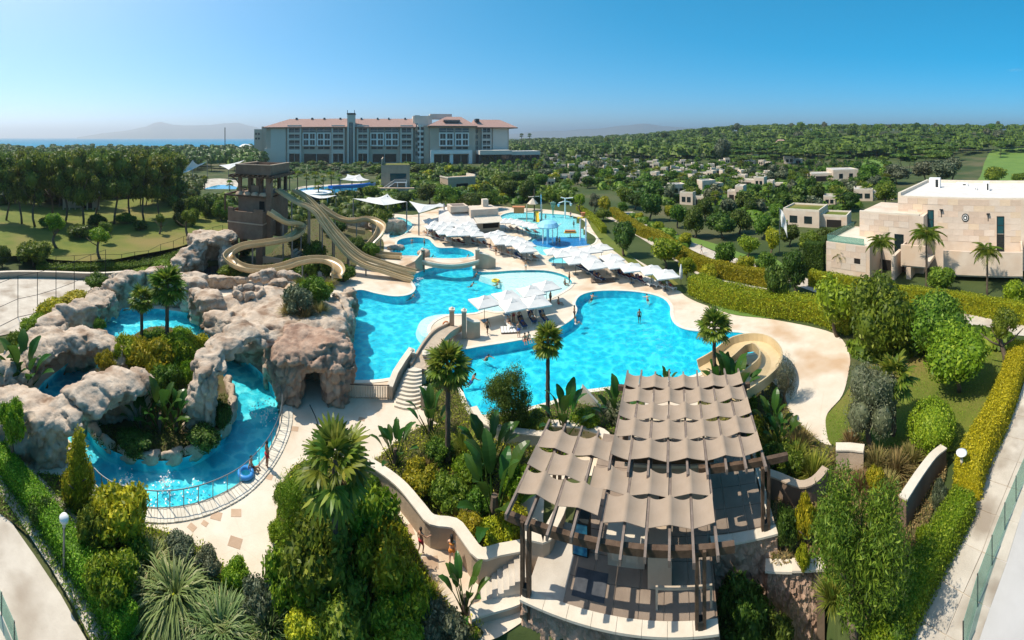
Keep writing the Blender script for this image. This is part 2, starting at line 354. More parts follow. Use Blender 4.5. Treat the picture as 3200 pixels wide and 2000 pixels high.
STEP = gp([(1306, 1010), (1330, 985), (1380, 974), (1440, 974), (1500, 968), (1525, 962), (1515, 975), (1485, 980), (1440, 984), (1395, 987), (1355, 1005), (1337, 1030), (1340, 1046), (1316, 1038)])
STEP2 = gp([(1190, 1186), (1225, 1178), (1270, 1150), (1318, 1128), (1340, 1132), (1314, 1148), (1270, 1170), (1212, 1186)])
UPOOL = gp([(1224, 790), (1238, 772), (1242, 754), (1262, 745), (1300, 742), (1338, 747), (1352, 760), (1372, 774), (1430, 775), (1472, 786), (1482, 800), (1450, 806), (1400, 808), (1350, 806), (1300, 800), (1255, 799)])
RPOOL = gp([(1216, 742), (1222, 715), (1228, 684), (1250, 680), (1278, 690), (1290, 706), (1272, 726), (1244, 740)])
KPOOL = gp([(1568, 672), (1610, 663), (1700, 667), (1780, 673), (1820, 686), (1832, 702), (1826, 716), (1858, 738), (1862, 752), (1845, 766), (1790, 772), (1745, 782), (1722, 798), (1690, 796), (1672, 778), (1640, 760), (1660, 745), (1650, 730), (1630, 712), (1590, 696), (1566, 684)])
KBLUE = gp([(1662, 752), (1680, 742), (1740, 737), (1810, 738), (1848, 747), (1846, 758), (1810, 767), (1750, 771), (1700, 766), (1672, 760)])
SPOOL = gp([(1714, 812), (1735, 802), (1770, 801), (1786, 810), (1778, 822), (1740, 823), (1718, 820)])
RO = gp([(664, 985), (690, 1010), (700, 1060), (740, 1105), (800, 1150), (846, 1200), (872, 1255), (874, 1310), (856, 1370), (815, 1440), (745, 1510), (640, 1562), (530, 1584), (440, 1580), (350, 1555), (290, 1500), (250, 1420), (205, 1365), (140, 1320), (108, 1262), (130, 1200), (200, 1145), (270, 1085), (315, 1020), (345, 978), (400, 962), (500, 966), (590, 978)])
RI = gp([(640, 1066), (668, 1110), (690, 1160), (716, 1215), (728, 1265), (722, 1310), (694, 1358), (640, 1404), (560, 1436), (470, 1442), (390, 1426), (330, 1398), (290, 1362), (265, 1316), (235, 1262), (262, 1215), (330, 1150), (390, 1085), (430, 1040), (500, 1020), (590, 1040)])
DECK = gp([(240, 1640), (420, 1760), (700, 1880), (1000, 1990), (1560, 1990), (1700, 1800), (1740, 1500), (2200, 1470), (2560, 1480), (2606, 1380), (2585, 1310), (2590, 1285), (2632, 1235), (2650, 1170), (2655, 1110), (2620, 1050), (2530, 1020), (2400, 996), (2300, 985), (2230, 962), (2170, 940), (2130, 915), (2110, 880), (2040, 840), (1960, 795), (1885, 762), (1872, 738), (1842, 700), (1826, 678), (1780, 664), (1700, 654), (1600, 648), (1500, 640), (1400, 645), (1340, 660), (1290, 672), (1230, 668), (1200, 680), (1150, 720), (1080, 790), (900, 830), (680, 900), (520, 930), (310, 940), (180, 1070), (60, 1150), (0, 1260), (50, 1420), (120, 1540)], k=4)

# ground: one sheet to the horizon, dipping under the paved pool area
PIT = [at(u, r) for u, r in ((1500, 16.9), (1640, 17.0), (1900, 16.6), (2150, 16.2), (2205, 17.0), (2232, 20.2), (2425, 20.8), (2430, 20.9), (2575, 20.9), (2650, 18.2), (2660, 14), (2660, 6), (1450, 6), (1440, 14))]
def terrain(x, y):
    r = math.hypot(x, y); t = math.atan2(x, y); z = -0.06
    s = min(1, max(0, (t - 0.12) / 0.55)); s = s * s * (3 - 2 * s); q = min(1, max(0, (r - 230) / 520)); z += s * q * q * (3 - 2 * q) * 30
    if 60 < r < 160 and t < -0.55:      # the lawn mound on the left
        a = min(1, (-0.55 - t) / 0.2); b = min(1, max(0, (r - 66) / 40)); z += a * b * 1.2
    if t > -0.1: z += 12 * min(1, (t + 0.1) / 0.25) * min(1, max(0, (r - 520) / 500))
    if r < 24 and inside((x, y), PIT): return -4.5
    l = min(1, max(0, (-0.12 - t) / 0.1)); z -= l * min(1, max(0, (r - 700) / 120)) * 14
    return z
rs = list(np.concatenate([np.arange(3, 30, .6), np.arange(30, 120, 2.0), np.geomspace(120, 17500, 60)]))
th = np.linspace(-math.pi, math.pi, 721)[:-1]; nth_ = len(th); vs, fs = [], []
dk = offset_loop(DECK, -3.0); bxs = (min(p.x for p in dk), max(p.x for p in dk), min(p.y for p in dk), max(p.y for p in dk))
for r in rs:
    for t in th:
        x, y = r * math.sin(t), r * math.cos(t); z = terrain(x, y)
        if z > -4 and bxs[0] < x < bxs[1] and bxs[2] < y < bxs[3] and inside((x, y), dk): z = -2.6
        vs.append((x, y, z))
for i in range(len(rs) - 1):
    for j in range(nth_):
        k = (j + 1) % nth_; fs.append((i * nth_ + j, i * nth_ + k, (i + 1) * nth_ + k, (i + 1) * nth_ + j))
vs.append((0, 0, -0.06)); c0 = len(vs) - 1; fs += [(c0, (j + 1) % nth_, j) for j in range(nth_)]
g = npmesh('ground', vs, [f for f in fs if len(f) == 4], M['ground'], True); struct('ground', g)
# sea and hills on the horizon
mb = MB(); pts = [at(u, 640) for u in range(-900, 1500, 60)]; far = [at(u, 18500) for u in range(-900, 1500, 60)]
n = len(pts); mb.add([(p.x, p.y, -3) for p in pts + far], [(i + 1, i, n + i, n + i + 1) for i in range(n - 1)]); struct('sea', mb.mesh('sea', M['sea']))
def ridge(name, prof, r, seed):
    mb = MB(); rng = random.Random(seed); us = np.linspace(prof[0][0], prof[-1][0], 90); vs, n = [], len(us)
    for u in us:
        v = np.interp(u, [p[0] for p in prof], [p[1] for p in prof]); z = hgt(v, r) + 18 * noise.fractal(Vector((u * 0.02, seed, 0)), 1.0, 2.0, 4) * r / 9000
        for k, (dr, f) in enumerate(((0, 0.0), (r * .08, 0.62), (r * .16, 1.0), (r * .3, 0.0))):
            p = at(u, r + dr); zz = z * (1 + dr / r) * f
            vs.append((p.x, p.y, max(-5, zz * (1 + 0.12 * noise.noise(Vector((u * 0.05, k * 3.0, seed)))) if 0 < f < 1 else zz - 4)))
    mb.add(vs, [(i * 4 + k, (i + 1) * 4 + k, (i + 1) * 4 + k + 1, i * 4 + k + 1) for i in range(n - 1) for k in range(3)])
    struct(name, mb.mesh(name, M['mountain'], True))
ridge('mountain', [(240, 429), (330, 415), (400, 407), (450, 397), (480, 383), (505, 380), (530, 388), (570, 392), (640, 392), (700, 385), (745, 383), (790, 395), (830, 405), (900, 418)], 9000, 1)
ridge('hills', [(1560, 424), (1650, 412), (1750, 408), (1860, 402), (1950, 392), (2010, 386), (2060, 392), (2150, 400), (2250, 405), (2360, 402), (2500, 412), (2700, 425)], 8600, 2)

# ------------------------------------------------------------------ paving and pools
OUT = [POOL, UPOOL, RPOOL, KPOOL, SPOOL, RO]
struct('pavement', sheet_mesh('pavement', DECK, 0.0, M['deck'], OUT))
isl = sheet_mesh('island_ground', RI, 0.05, M['soil']); struct('island_ground', isl)
def pool(name, loop, depth, floor, wz=-0.10, hole=None, cop=True):
    mb = MB(); lo = offset_loop(loop, 0.004)
    loops = [[Vector((p[0], p[1], 0)) for p in loop]] + ([[Vector((p[0], p[1], 0)) for p in hole]] if hole else [])
    b = sheet_mesh(name, loop, -depth, floor, [hole] if hole else [])
    bm = bmesh.new(); bm.from_mesh(b)
    for l in [loop] + ([hole] if hole else []):
        n = len(l); va = [bm.verts.new((p[0], p[1], -depth)) for p in l]; vb = [bm.verts.new((p[0], p[1], 0.02 if l is loop else 0.05)) for p in l]
        for i in range(n): bm.faces.new((va[i], va[(i + 1) % n], vb[(i + 1) % n], vb[i]))
    bm.to_mesh(b); bm.free(); struct(name + '_basin', b)
    w = sheet_mesh(name + '_water', loop, wz, M['water'], [hole] if hole else []); struct(name + '_water', w)
    if cop:
        inn, outr = offset_loop(loop, -0.05), offset_loop(loop, 0.38); n = len(loop); mb = MB()
        vs = [(p[0], p[1], z) for p, z in [(q, -0.02) for q in inn] + [(q, 0.05) for q in inn] + [(q, 0.05) for q in outr] + [(q, 0.004) for q in outr]]
        mb.add(vs, [(k * n + i, k * n + (i + 1) % n, (k + 1) * n + (i + 1) % n, (k + 1) * n + i) for k in range(3) for i in range(n)])
        me = mb.mesh(name + '_coping', M['coping']); bm = bmesh.new(); bm.from_mesh(me); bmesh.ops.recalc_face_normals(bm, faces=bm.faces); bm.to_mesh(me); bm.free(); struct(name + '_coping_path', me)
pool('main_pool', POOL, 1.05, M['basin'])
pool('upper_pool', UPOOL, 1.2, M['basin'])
pool('stream_pool', RPOOL, 0.6, M['kidfloor'])
pool('splash_pool', KPOOL, 0.35, M['kidfloor'])
pool('shallow_pool', SPOOL, 0.35, M['kidfloor'])
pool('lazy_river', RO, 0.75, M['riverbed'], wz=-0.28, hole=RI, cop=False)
for nm, lp, z in (('beach_floor', BEACH, -0.22), ('pool_step_floor', STEP, -0.32), ('pool_ledge_floor', STEP2, -0.32)):
    me = sheet_mesh(nm, lp, z, M['beach']); bm = bmesh.new(); bm.from_mesh(me)
    n = len(lp); va = [bm.verts.new((p[0], p[1], -1.05)) for p in offset_loop(lp, 0.25)]; vb = [bm.verts.new((p[0], p[1], z)) for p in lp]
    for i in range(n): bm.faces.new((va[i], va[(i + 1) % n], vb[(i + 1) % n], vb[i]))
    bm.to_mesh(me); bm.free(); struct(nm, me)
struct('blue_splash_floor', sheet_mesh('blue_splash_floor', KBLUE, -0.30, M['poolblue']))
# lawns, beds, paths
def lay(name, px, z, m, smooth=True): return struct(name, sheet_mesh(name, gp(px, 0.0, 5, smooth), z, m))
# ------------------------------------------------------------------ hotel
c = at(1215, 336); t0 = (1215 - 1600) / F; hx = Vector((math.cos(t0), -math.sin(t0), 0))
HF = Frame(c - hx * 110, c + hx * 110)
hotel = thing('hotel_building', 'long grey hotel block with red tiled roofs and a slim stair tower', 'hotel', HF.o, HF.rot)
def hb(mb, u0, u1, v0, v1, d0, d1):
    x0, _, z0 = HF.pt(u0, v0, d0); x1, _, z1 = HF.pt(u1, v1, d0); zt = HF.pt((u0 + u1) / 2, v0, d0)[2]; zb = HF.pt((u0 + u1) / 2, v1, d0)[2]
    mb.bx(x0, x1, d0, d1, max(-0.5, zb), zt)
def hpart(name, m, *boxes):
    mb = MB()
    for b in boxes: hb(mb, *b)
    return link(name, mb.mesh(name, m), hotel)
hpart('wall', M['hwall'], (832, 1292, 396, 520, 0, 22))
hpart('wall', M['hwall2'], (846, 893, 399, 520, -1.5, 0), (826, 846, 464, 520, -1.0, 8))
hpart('wall', M['hwall'], (1344, 1486, 395, 520, -6, 20), (1486, 1590, 396, 520, 1, 22))
hpart('wall', M['hwall2'], (1540, 1586, 398, 520, -0.6, 1))
hpart('wall', M['hwall2'], (1291, 1341, 362, 520, 3, 22), (1296, 1312, 360, 520, 1.5, 3), (1338, 1350, 361, 398, 2, 10))
hpart('pier', M['hwall'], (1325, 1343, 392, 520, -4, 3))
for (a, b) in ((898, 941), (1036, 1077), (1115, 1152), (1251, 1290)):
    hpart('bay', M['hlight'] if False else M['hwall2'], (a, a + 4.5, 391, 520, -3, 0), (b - 4.5, b, 391, 520, -3, 0), (a + 4.5, b - 4.5, 391, 400, -3, 0), (a + 4.5, b - 4.5, 414, 420, -3, 0), (a + 4.5, b - 4.5, 432, 438.5, -3, 0), (a + 4.5, b - 4.5, 452, 457, -3, 0), (a + 4.5, b - 4.5, 467, 480, -3, 0))
bay = ((1506, 1536),)
for (a, b) in bay:
    hpart('bay', M['hwall2'], (a, a + 3, 394, 520, -2, 1), (b - 3, b, 394, 520, -2, 1), (a + 3, b - 3, 394, 400, -2, 1), (a + 3, b - 3, 414, 420, -2, 1), (a + 3, b - 3, 433, 440, -2, 1), (a + 3, b - 3, 452, 457, -2, 1), (a + 3, b - 3, 467, 482, -2, 1))
def hwin(u0, u1, v0, v1, d, m='pane', rail=True, fr=None):
    w = hpart('window', M[m], (u0, u1, v0, v1, d - 0.15, d + 0.1))
    mb = MB(); um = (u0 + u1) / 2; hb(mb, um - 0.6, um + 0.6, v0, v1, d - 0.35, d - 0.16)
    if rail: hb(mb, u0, u1, v0 + (v1 - v0) * 0.62, v0 + (v1 - v0) * 0.72, d - 0.45, d - 0.2)
    link('window_frame', mb.mesh('window_frame', M['hlight']), w)
for (a, b, d, f) in ((904.6, 935.6, -0.6, 1), (1041.5, 1072, -0.6, 1), (1119.5, 1147.5, -0.6, 1), (1255.5, 1285, -0.6, 1), (1509.5, 1532.5, 0.4, 1)):
    for v0, v1 in ((400.7, 413.5), (420.5, 432), (439, 452), (457.5, 466.5)): hwin(a, b, v0, v1, d)
    if a < 1500: hwin(a, b, 481, 505, d, rail=False)
for (a, b, d) in ((945, 987, -0.2), (990, 1034, -0.2), (1157, 1200, -0.2), (1203, 1246, -0.2), (1372, 1418, -6.2), (1422, 1466, -6.2)):
    fr = hpart('window_surround', M['white'], (a, b, 414.5, 418, d - 1.2, d), (a, b, 433.5, 438, d - 1.1, d), (a, b, 453, 456.5, d - 1.2, d), (a, a + 3.5, 418, 453, d - 1.2, d), (b - 3.5, b, 418, 453, d - 1.2, d), ((a + b) / 2 - 2.4, (a + b) / 2 + 2.4, 418, 453, d - 1.05, d))
    for v0, v1 in ((418, 433.5), (438, 453)):
        hwin(a + 3.5, (a + b) / 2 - 2.4, v0, v1, d, rail=False); hwin((a + b) / 2 + 2.4, b - 3.5, v0, v1, d, rail=False)
    hwin(a + 1, b - 1, 400.5, 412, d, 'tglass')
    hwin(a + 4, b - 4, 459, 466, d, rail=False)
hwin(950, 1028, 481, 509, -0.2, rail=False); hwin(1165, 1238, 481, 507, -0.2, rail=False)
for k in range(7): hpart('balcony', M['hlight'], (1306, 1324, 390 + k * 16.5, 396.5 + k * 16.5, -6, 2))
for k in range(6): hwin(1307, 1323, 397 + k * 16.5, 406 + k * 16.5, 1.2, rail=False)
for k in range(5): hwin(1299, 1305, 386 + k * 22, 398 + k * 22, 1.3, rail=False)
for k in range(4): hwin(1487, 1493, 404 + k * 18, 416 + k * 18, 0.8, rail=False)
hpart('balcony_pier', M['white'], (1311, 1314, 390, 512, -6.4, -6.05))
hpart('portal', M['white'], (1346, 1356, 470, 520, -12, -6), (1466, 1476, 470, 520, -12, -6), (1356, 1466, 470, 481, -12, -6), (1406, 1416, 481, 520, -11, -6))
hwin(1358, 1405, 484, 510, -6.3, rail=False); hwin(1417, 1464, 484, 510, -6.3, rail=False)
tw = hpart('stair_tower', M['hwall2'], (1085, 1090.5, 358, 520, -5, 3), (1103, 1108.5, 358, 520, -5, 3), (1090.5, 1103, 358, 382, -5, 3), (1090.5, 1103, 382, 520, -3.5, 3))
tc = hpart('tower_cap', M['dkmetal'], (1084, 1109.5, 353, 358, -5.5, 3.5), (1085, 1086.5, 344, 353, -5, -4), (1107, 1108.5, 344, 353, -5, -4))
hwin(1091, 1102.5, 384, 512, -3.7, 'tglass', rail=False)
def roof(u0, u1, ve, ur0, ur1, vr, d0, d1, lip=0.9):
    x0, x1 = HF.pt(u0, ve, d0)[0], HF.pt(u1, ve, d0)[0]; ze = HF.pt((u0 + u1) / 2, ve, d0)[2]; dm = (d0 + d1) / 2
    a, b = HF.pt(ur0, vr, dm)[0], HF.pt(ur1, vr, dm)[0]; zr = HF.pt((ur0 + ur1) / 2, vr, dm)[2]
    mb = MB(); mb.add([(x0, d0, ze), (x1, d0, ze), (x1, d1, ze), (x0, d1, ze), (a, dm, zr), (b, dm, zr)], [(0, 1, 5, 4), (1, 2, 5), (2, 3, 4, 5), (3, 0, 4)])
    r = link('roof', mb.mesh('roof', M['tile']), hotel); mb = MB(); mb.bx(x0, x1, d0 + .05, d1 - .05, ze - lip, ze - 0.02); link('eave', mb.mesh('eave', M['brown']), r); return r
r1 = roof(820, 1100, 396.5, 905, 1096, 371, -4, 26); r2 = roof(1106, 1300, 396.5, 1100, 1300, 371, -4, 26)
roof(1338, 1492, 393, 1395, 1440, 365, -10, 24); roof(1484, 1618, 397.5, 1480, 1562, 374, -4, 26)
for u in (926, 975, 1013, 1063): link('roof_vent', (lambda b: (hb(b, u - 2.5, u + 2.5, 368, 374, 9, 12), b.mesh('roof_vent', M['dkmetal']))[1])(MB()), r1)
for u in (1129, 1180, 1215, 1266): link('roof_vent', (lambda b: (hb(b, u - 2.5, u + 2.5, 368, 374, 9, 12), b.mesh('roof_vent', M['dkmetal']))[1])(MB()), r2)
hpart('dormer', M['tile'], (1386, 1438, 374, 378, -6, 4)); hpart('dormer_window', M['glass'], (1390, 1435, 378, 382.5, -5.5, 3))
hpart('plant_room', M['hwall2'], (1344, 1412, 356, 372, 12, 22)); hpart('roof_vent', M['dkmetal'], (1487, 1498, 371, 380, 2, 8))
b = thing('pavilion_building', 'low dark glass pavilion with pale flat roof beside the hotel', 'pavilion', HF.o, HF.rot)
mb = MB(); hb(mb, 1500, 1600, 470, 483, -22, -2); hb(mb, 1600, 1688, 472, 484, -20, -2); link('roof', mb.mesh('roof', M['hwall2']), b)
mb = MB(); hb(mb, 1502, 1686, 484, 520, -19, -3); link('glass_wall', mb.mesh('glass_wall', M['glass']), b)
for k in range(10):
    mb = MB(); hb(mb, 1506 + k * 19.5, 1507.5 + k * 19.5, 484, 520, -19.4, -19.05); link('column', mb.mesh('column', M['dkmetal']), b)
# ------------------------------------------------------------------ hotel on the left edge of the sea, mast, dome
def simple(name, label, cat, boxes, loc, rz, group=None):
    o = thing(name, label, cat, loc, rz, group)
    for pn, m, bs in boxes:
        mb = MB()
        for q in bs: mb.bx(*q)
        link(pn, mb.mesh(pn, M[m]), o)
    return o
p = at(703, 620, -4); simple('mast', 'thin dark mast rising above the trees against the sea', 'mast', [('pole', 'dkmetal', [(-0.5, 0.5, -0.5, 0.5, 0, 42)]), ('antenna', 'dkmetal', [(-0.8, 0.8, -0.15, 0.15, 36, 36.5)])], p, 0)
p = at(806, 420); simple('annex_building', 'small stepped brown annex block at the left end of the hotel', 'building', [('wall', 'hwall', [(-4, 4, 0, 10, 0, 31), (4, 10, 2, 12, 0, 34)]), *[('window', 'pane', [(x, x + 2, -0.15, 0.1, z, z + 2)]) for x in (-3, 0) for z in (20, 25)]], p, ang(806))
o = thing('white_dome', 'white shallow dome showing over the trees near the sea', 'dome', at(768, 560, 0)); link('dome_shell', MB().lathe([(11, 0), (11, 7), (9, 10), (5, 12.3), (1, 13)], 16).mesh('dome_shell', M['white'], True), o)
# ------------------------------------------------------------------ villas: flat roofs, parapets, dark openings
def villa(u, v, w, h, label, group=None, depth=None, grass=False, seed=0, z0=None):
    rng = random.Random(seed); r = rad(v); k = r / F; Wd, Hd = w * k, max(2.6, h * k); D = depth or max(5.0, Wd * 0.55)
    p = P(u, v, -0.05); p.z = terrain(p.x, p.y); o = thing('villa', label, 'villa', p, ang(u) + rng.uniform(-.5, .5), group)
    s = rng.uniform(0.35, 0.6) * Wd; sd = rng.choice((-1, 1)); x0, x1 = -Wd / 2, Wd / 2
    xa = (x0, x0 + s) if sd < 0 else (x1 - s, x1); xb = (x0 + s, x1) if sd < 0 else (x0, x1 - s); h2 = Hd * 0.66
    mb = MB(); mb.bx(xa[0], xa[1], 0, D, -1, Hd); mb.bx(xb[0] + .01, xb[1] - .01, D * 0.2, D * 0.9, -1, h2); link('wall', mb.mesh('wall', M['stone']), o)
    mb = MB()
    for (a, b, y0, y1, z) in ((xa[0], xa[1], 0, D, Hd), (xb[0], xb[1], D * .2, D * .9, h2)):
        mb.bx(a, b, y0, y0 + .3, z + .002, z + .5); mb.bx(a, b, y1 - .3, y1, z + .002, z + .5); mb.bx(a, a + .3, y0 + .3, y1 - .3, z + .002, z + .5); mb.bx(b - .3, b, y0 + .3, y1 - .3, z + .002, z + .5)
    link('parapet', mb.mesh('parapet', M['cap']), o)
    mb = MB(); mb.bx(xa[0] + .31, xa[1] - .31, .31, D - .31, Hd, Hd + .1); mb.bx(xb[0] + .31, xb[1] - .31, D * .2 + .31, D * .9 - .31, h2, h2 + .12); link('roof', mb.mesh('roof', M['lawn'] if grass else M['road']), o)
    for i in range(2):
        cx = xa[0] + (xa[1] - xa[0]) * (0.3 + 0.4 * i); q = min(1.0, (xa[1] - xa[0]) * 0.14)
        wn = link('window', MB().bx(cx - q, cx + q, -0.06, 0.1, Hd * 0.25, Hd * 0.7).mesh('window', M['glass']), o)
    cx = (xb[0] + xb[1]) / 2; q = (xb[1] - xb[0]) * 0.28
    link('door', MB().bx(cx - q, cx + q, D * .2 - .06, D * .2 + .1, 0.02, h2 * 0.72).mesh('door', M['dark']), o)
    return o
big = [(2103, 612, 84, 32, 'flat-roofed pale villa behind the round trees beside the curved path'), (2160, 641, 78, 36, 'pale villa with grey-green roof nearest the yellow hedge'), (2230, 600, 78, 34, 'two-part stone villa between dark palms up the slope'), (2296, 634, 54, 50, 'tall-doored stone villa just right of the grey roofed one'), (2346, 584, 84, 28, 'long low cream villa among palms left of the white flag'),
       (2480, 518, 58, 20, 'small cream villa high up below the umbrella pines'), (2612, 567, 150, 34, 'wide cream villa of stepped blocks below the golf fairway'), (2420, 592, 48, 24, 'small pale villa among palms above the flag'), (2542, 712, 205, 50, 'large stone villa with a grassy flat roof behind the flag'), (2615, 642, 84, 26, 'cream villa roof left of the white terrace wall'), (2733, 628, 128, 34, 'white flat villa with planted roof terrace behind the big stone villa'),
       (1709, 580, 50, 16, 'low cream villa hidden behind shrubs near the dark pavilion'), (1780, 560, 52, 18, 'pale villa left in the settlement below the pale meadow'), (1832, 570, 46, 18, 'whitest small villa left of the round trees'), (2050, 566, 40, 26, 'cream villa with a tall entrance among cypress-like trees'), (2242, 543, 42, 18, 'grey roofed villa in the middle of the settlement'), (2040, 526, 38, 14, 'pale villa with dark long roof in the settlement centre')]
for i, (u, v, w, h, l) in enumerate(big): villa(u, v, w, h, l, None, grass=(i in (8, 1)), seed=i)
rng = random.Random(5); used = [(b[0], b[1]) for b in big]; k = 0
while k < 58:
    v = rng.uniform(492, 572); u = rng.uniform(1700 + (v - 492) * 0.3, 2440 - (572 - v) * 0.9)
    if any(abs(u - a) < 20 + (v - 490) * .15 and abs(v - b) < 7 for a, b in used): continue
    used.append((u, v)); k += 1; villa(u, v, rng.uniform(20, 32) + (v - 492) * 0.25, 11 + (v - 492) * 0.12, 'small cream flat-roofed villa almost hidden among the trees of the settlement', 'small villas scattered among the trees', seed=100 + k)
for i, (u, v, l) in enumerate(((2440, 458, 'house with rusty tiled roof among umbrella pines on the hill'), (2875, 462, 'house with brick red roof and white wall high in the pines'))):
    r = 420; p = at(u, r); p.z = terrain(p.x, p.y); o = thing('hill_house', l, 'house', p, ang(u)); s = hgt(v - 22, r) - p.z
    link('wall', MB().bx(-6, 6, 0, 8, 0, s - 4).mesh('wall', M['white']), o)
    link('roof', MB().add([(-7, -1, s - 4), (7, -1, s - 4), (7, 9, s - 4), (-7, 9, s - 4), (-3, 4, s), (3, 4, s)], [(0, 1, 5, 4), (1, 2, 5), (2, 3, 4, 5), (3, 0, 4)]).mesh('roof', M['tile']), o)
    link('window', MB().bx(-2, 2, -0.1, 0.1, s - 8, s - 6).mesh('window', M['pane']), o)
# ------------------------------------------------------------------ the big stone villa on the right
VF = Frame(P(2580, 850), P(3200, 905))
vil = thing('stone_villa', 'big pale stone villa with slit windows and balconies at the right', 'villa', VF.o, VF.rot)
def vb(mb, u0, u1, v0, v1, d0, d1, z0=None):
    um = (u0 + u1) / 2; x0 = VF.pt(u0, v0, d0)[0]; x1 = VF.pt(u1, v0, d0)[0]; zt = VF.pt(um, v0, d0)[2]; zb = VF.pt(um, v1, d0)[2] if z0 is None else z0
    mb.bx(x0, x1, d0, d1, zb, zt); return x0, x1, zb, zt
def vpart(name, m, *bs, parent=None):
    mb = MB()
    for q in bs: vb(mb, *q)
    return link(name, mb.mesh(name, M[m]), parent or vil)
D0 = 8.0
mb = MB(); x0, x1, zb, zt = vb(mb, 2806, 3290, 622, 900, D0, 30, -0.5); vw = link('wall', mb.mesh('wall', M['stone']), vil)
# stone slabs of the facade, each a piece of its own, slightly proud
rng = random.Random(8); slab = [MB().box(0, 0, 0, 1.72, 0.05, 0.98).mesh('stone_slab', mm) for mm in (mat('slab_pale', (0.60, 0.49, 0.39), (0.66, 0.55, 0.45), scale=1.2, rough=.8, bump=.3, rnd=.08), mat('slab_rose', (0.55, 0.42, 0.32), (0.62, 0.48, 0.37), scale=1.2, rough=.8, bump=.3, rnd=.08), mat('slab_sand', (0.60, 0.46, 0.32), (0.66, 0.52, 0.38), scale=1.2, rough=.8, bump=.3, rnd=.08))]
opens = []
def vopen(u0, u1, v0, v1, d, m, frame=True, name='window'):
    a, _, zt = VF.pt(u0, v0, d); b, _, zb = VF.pt(u1, v1, d); opens.append((a - .15, b + .15, zb - .15, zt + .15, d))
    w = link(name, MB().bx(a, b, d - .03, d + .2, zb, zt).mesh(name, M[m]), vil)
    mb = MB(); mb.bx(a - .12, a, d - .08, d + .1, zb, zt); mb.bx(b, b + .12, d - .08, d + .1, zb, zt); mb.bx(a - .12, b + .12, d - .08, d + .1, zt, zt + .12)
    if frame: mb.bx(a, b, d - .06, d + .1, (zt + zb) / 2 - .05, (zt + zb) / 2 + .05)
    link('window_frame', mb.mesh('window_frame', M['dkmetal']), w)
vopen(2901, 2916, 658, 714, D0, 'tglass'); vopen(2901, 2916, 718, 752, D0, 'glass', name='window'); vopen(3117, 3136, 678, 730, D0, 'tglass'); vopen(3117, 3136, 734, 790, D0, 'glass')
def slabs(x0, x1, z0, z1, d):
    nz = int((z1 - z0) / 1.0); nx = int((x1 - x0) / 1.74)
    for j in range(nz):
        for i in range(nx):
            cx, cz = x0 + .87 + i * 1.74 + (0.87 if j % 2 and i < nx - 1 else 0), z1 - 0.5 - j * 1.0
            if cx + .86 > x1 or any(a < cx + .87 and b > cx - .87 and lo < cz + .5 and hi > cz - .5 and abs(dd - d) < .5 for a, b, lo, hi, dd in opens): continue
            link('stone_slab', slab[rng.choice((0, 0, 0, 1, 1, 2))], vil, (cx, d - 0.012 + rng.uniform(-.008, .008), cz))
slabs(x0 + .05, VF.pt(3205, 700, D0)[0], 4.2, zt - .1, D0)
mb = MB()  # roof and its parapet
mb.bx(x0 + .5, x1 - .5, D0 + .5, 29.5, zt - .05, zt + .12); link('roof', mb.mesh('roof', M['villaroof']), vil)
mb = MB(); mb.bx(x0, x0 + .5, D0, 30, zt + .003, zt + .7); mb.bx(x0 + .5, x1, 29.5, 30, zt + .003, zt + .7); mb.bx(x0 + .5, x1, D0, D0 + .35, zt + .003, zt + .2); link('parapet', mb.mesh('parapet', M['cap']), vil)
for (u, dd, w, h) in ((2920, 20, 2.2, 2.0), (3082, 17, 1.2, 1.7), (3045, 18, 0.9, 0.5), (3005, 24, 2.5, 0.6)):
    xx = VF.pt(u, 600, dd)[0]; q = link('roof_unit', MB().bx(xx - w / 2, xx + w / 2, dd, dd + 1.2, zt + .12, zt + .12 + h).mesh('roof_unit', M['white']), vil)
    link('fan_grille', MB().bx(xx + w * .1, xx + w * .35, dd - .04, dd + .02, zt + .3, zt + h * .9).mesh('fan_grille', M['dkmetal']), q)
mb = MB(); a0, a1, _, mz = vb(mb, 2686, 2872, 669, 900, 5, 16, -0.5); vb(mb, 2872, 2886, 676, 900, 5.0, 8, -0.5); link('wall', mb.mesh('wall', M['stone']), vil)
opens.append((VF.pt(2790, 700, 5)[0], VF.pt(2828, 700, 5)[0], -1, VF.pt(2810, 728, 5)[2], 5))
slabs(a0 + .05, a1 - .02, 3.4, mz - .1, 5)
link('window', (lambda q: (vb(q, 2795, 2823, 732, 860, 4.9, 5.2), q.mesh('window', M['glass']))[1])(MB()), vil)
link('parapet', MB().bx(a0, a1, 5, 5.4, mz + .003, mz + .25).mesh('parapet', M['cap']), vil)
mb = MB(); b0, b1, _, lz = vb(mb, 2582, 2718, 763, 900, 0, 12, -0.5); link('wall', mb.mesh('wall', M['stone']), vil)
slabs(b0 + .05, b1 - .02, 0.3, lz - .1, 0)
link('terrace_floor', MB().bx(b0 + .3, b1 - .3, .3, 11, lz + .002, lz + .06).mesh('terrace_floor', M['cap']), vil)
gm = _new('green_glass'); tt = gm[1]; oo = _n(tt, 'ShaderNodeOutputMaterial'); mx = _n(tt, 'ShaderNodeMixShader'); mx.inputs[0].default_value = .35; tr = _n(tt, 'ShaderNodeBsdfTransparent'); tr.inputs[0].default_value = (.72, .9, .84, 1); gl = _n(tt, 'ShaderNodeBsdfPrincipled', Roughness=.08); gl.inputs['Base Color'].default_value = (.22, .36, .31, 1)
tt.links.new(tr.outputs[0], mx.inputs[1]); tt.links.new(gl.outputs[0], mx.inputs[2]); tt.links.new(mx.outputs[0], oo.inputs[0]); M['gglass'] = gm[0]
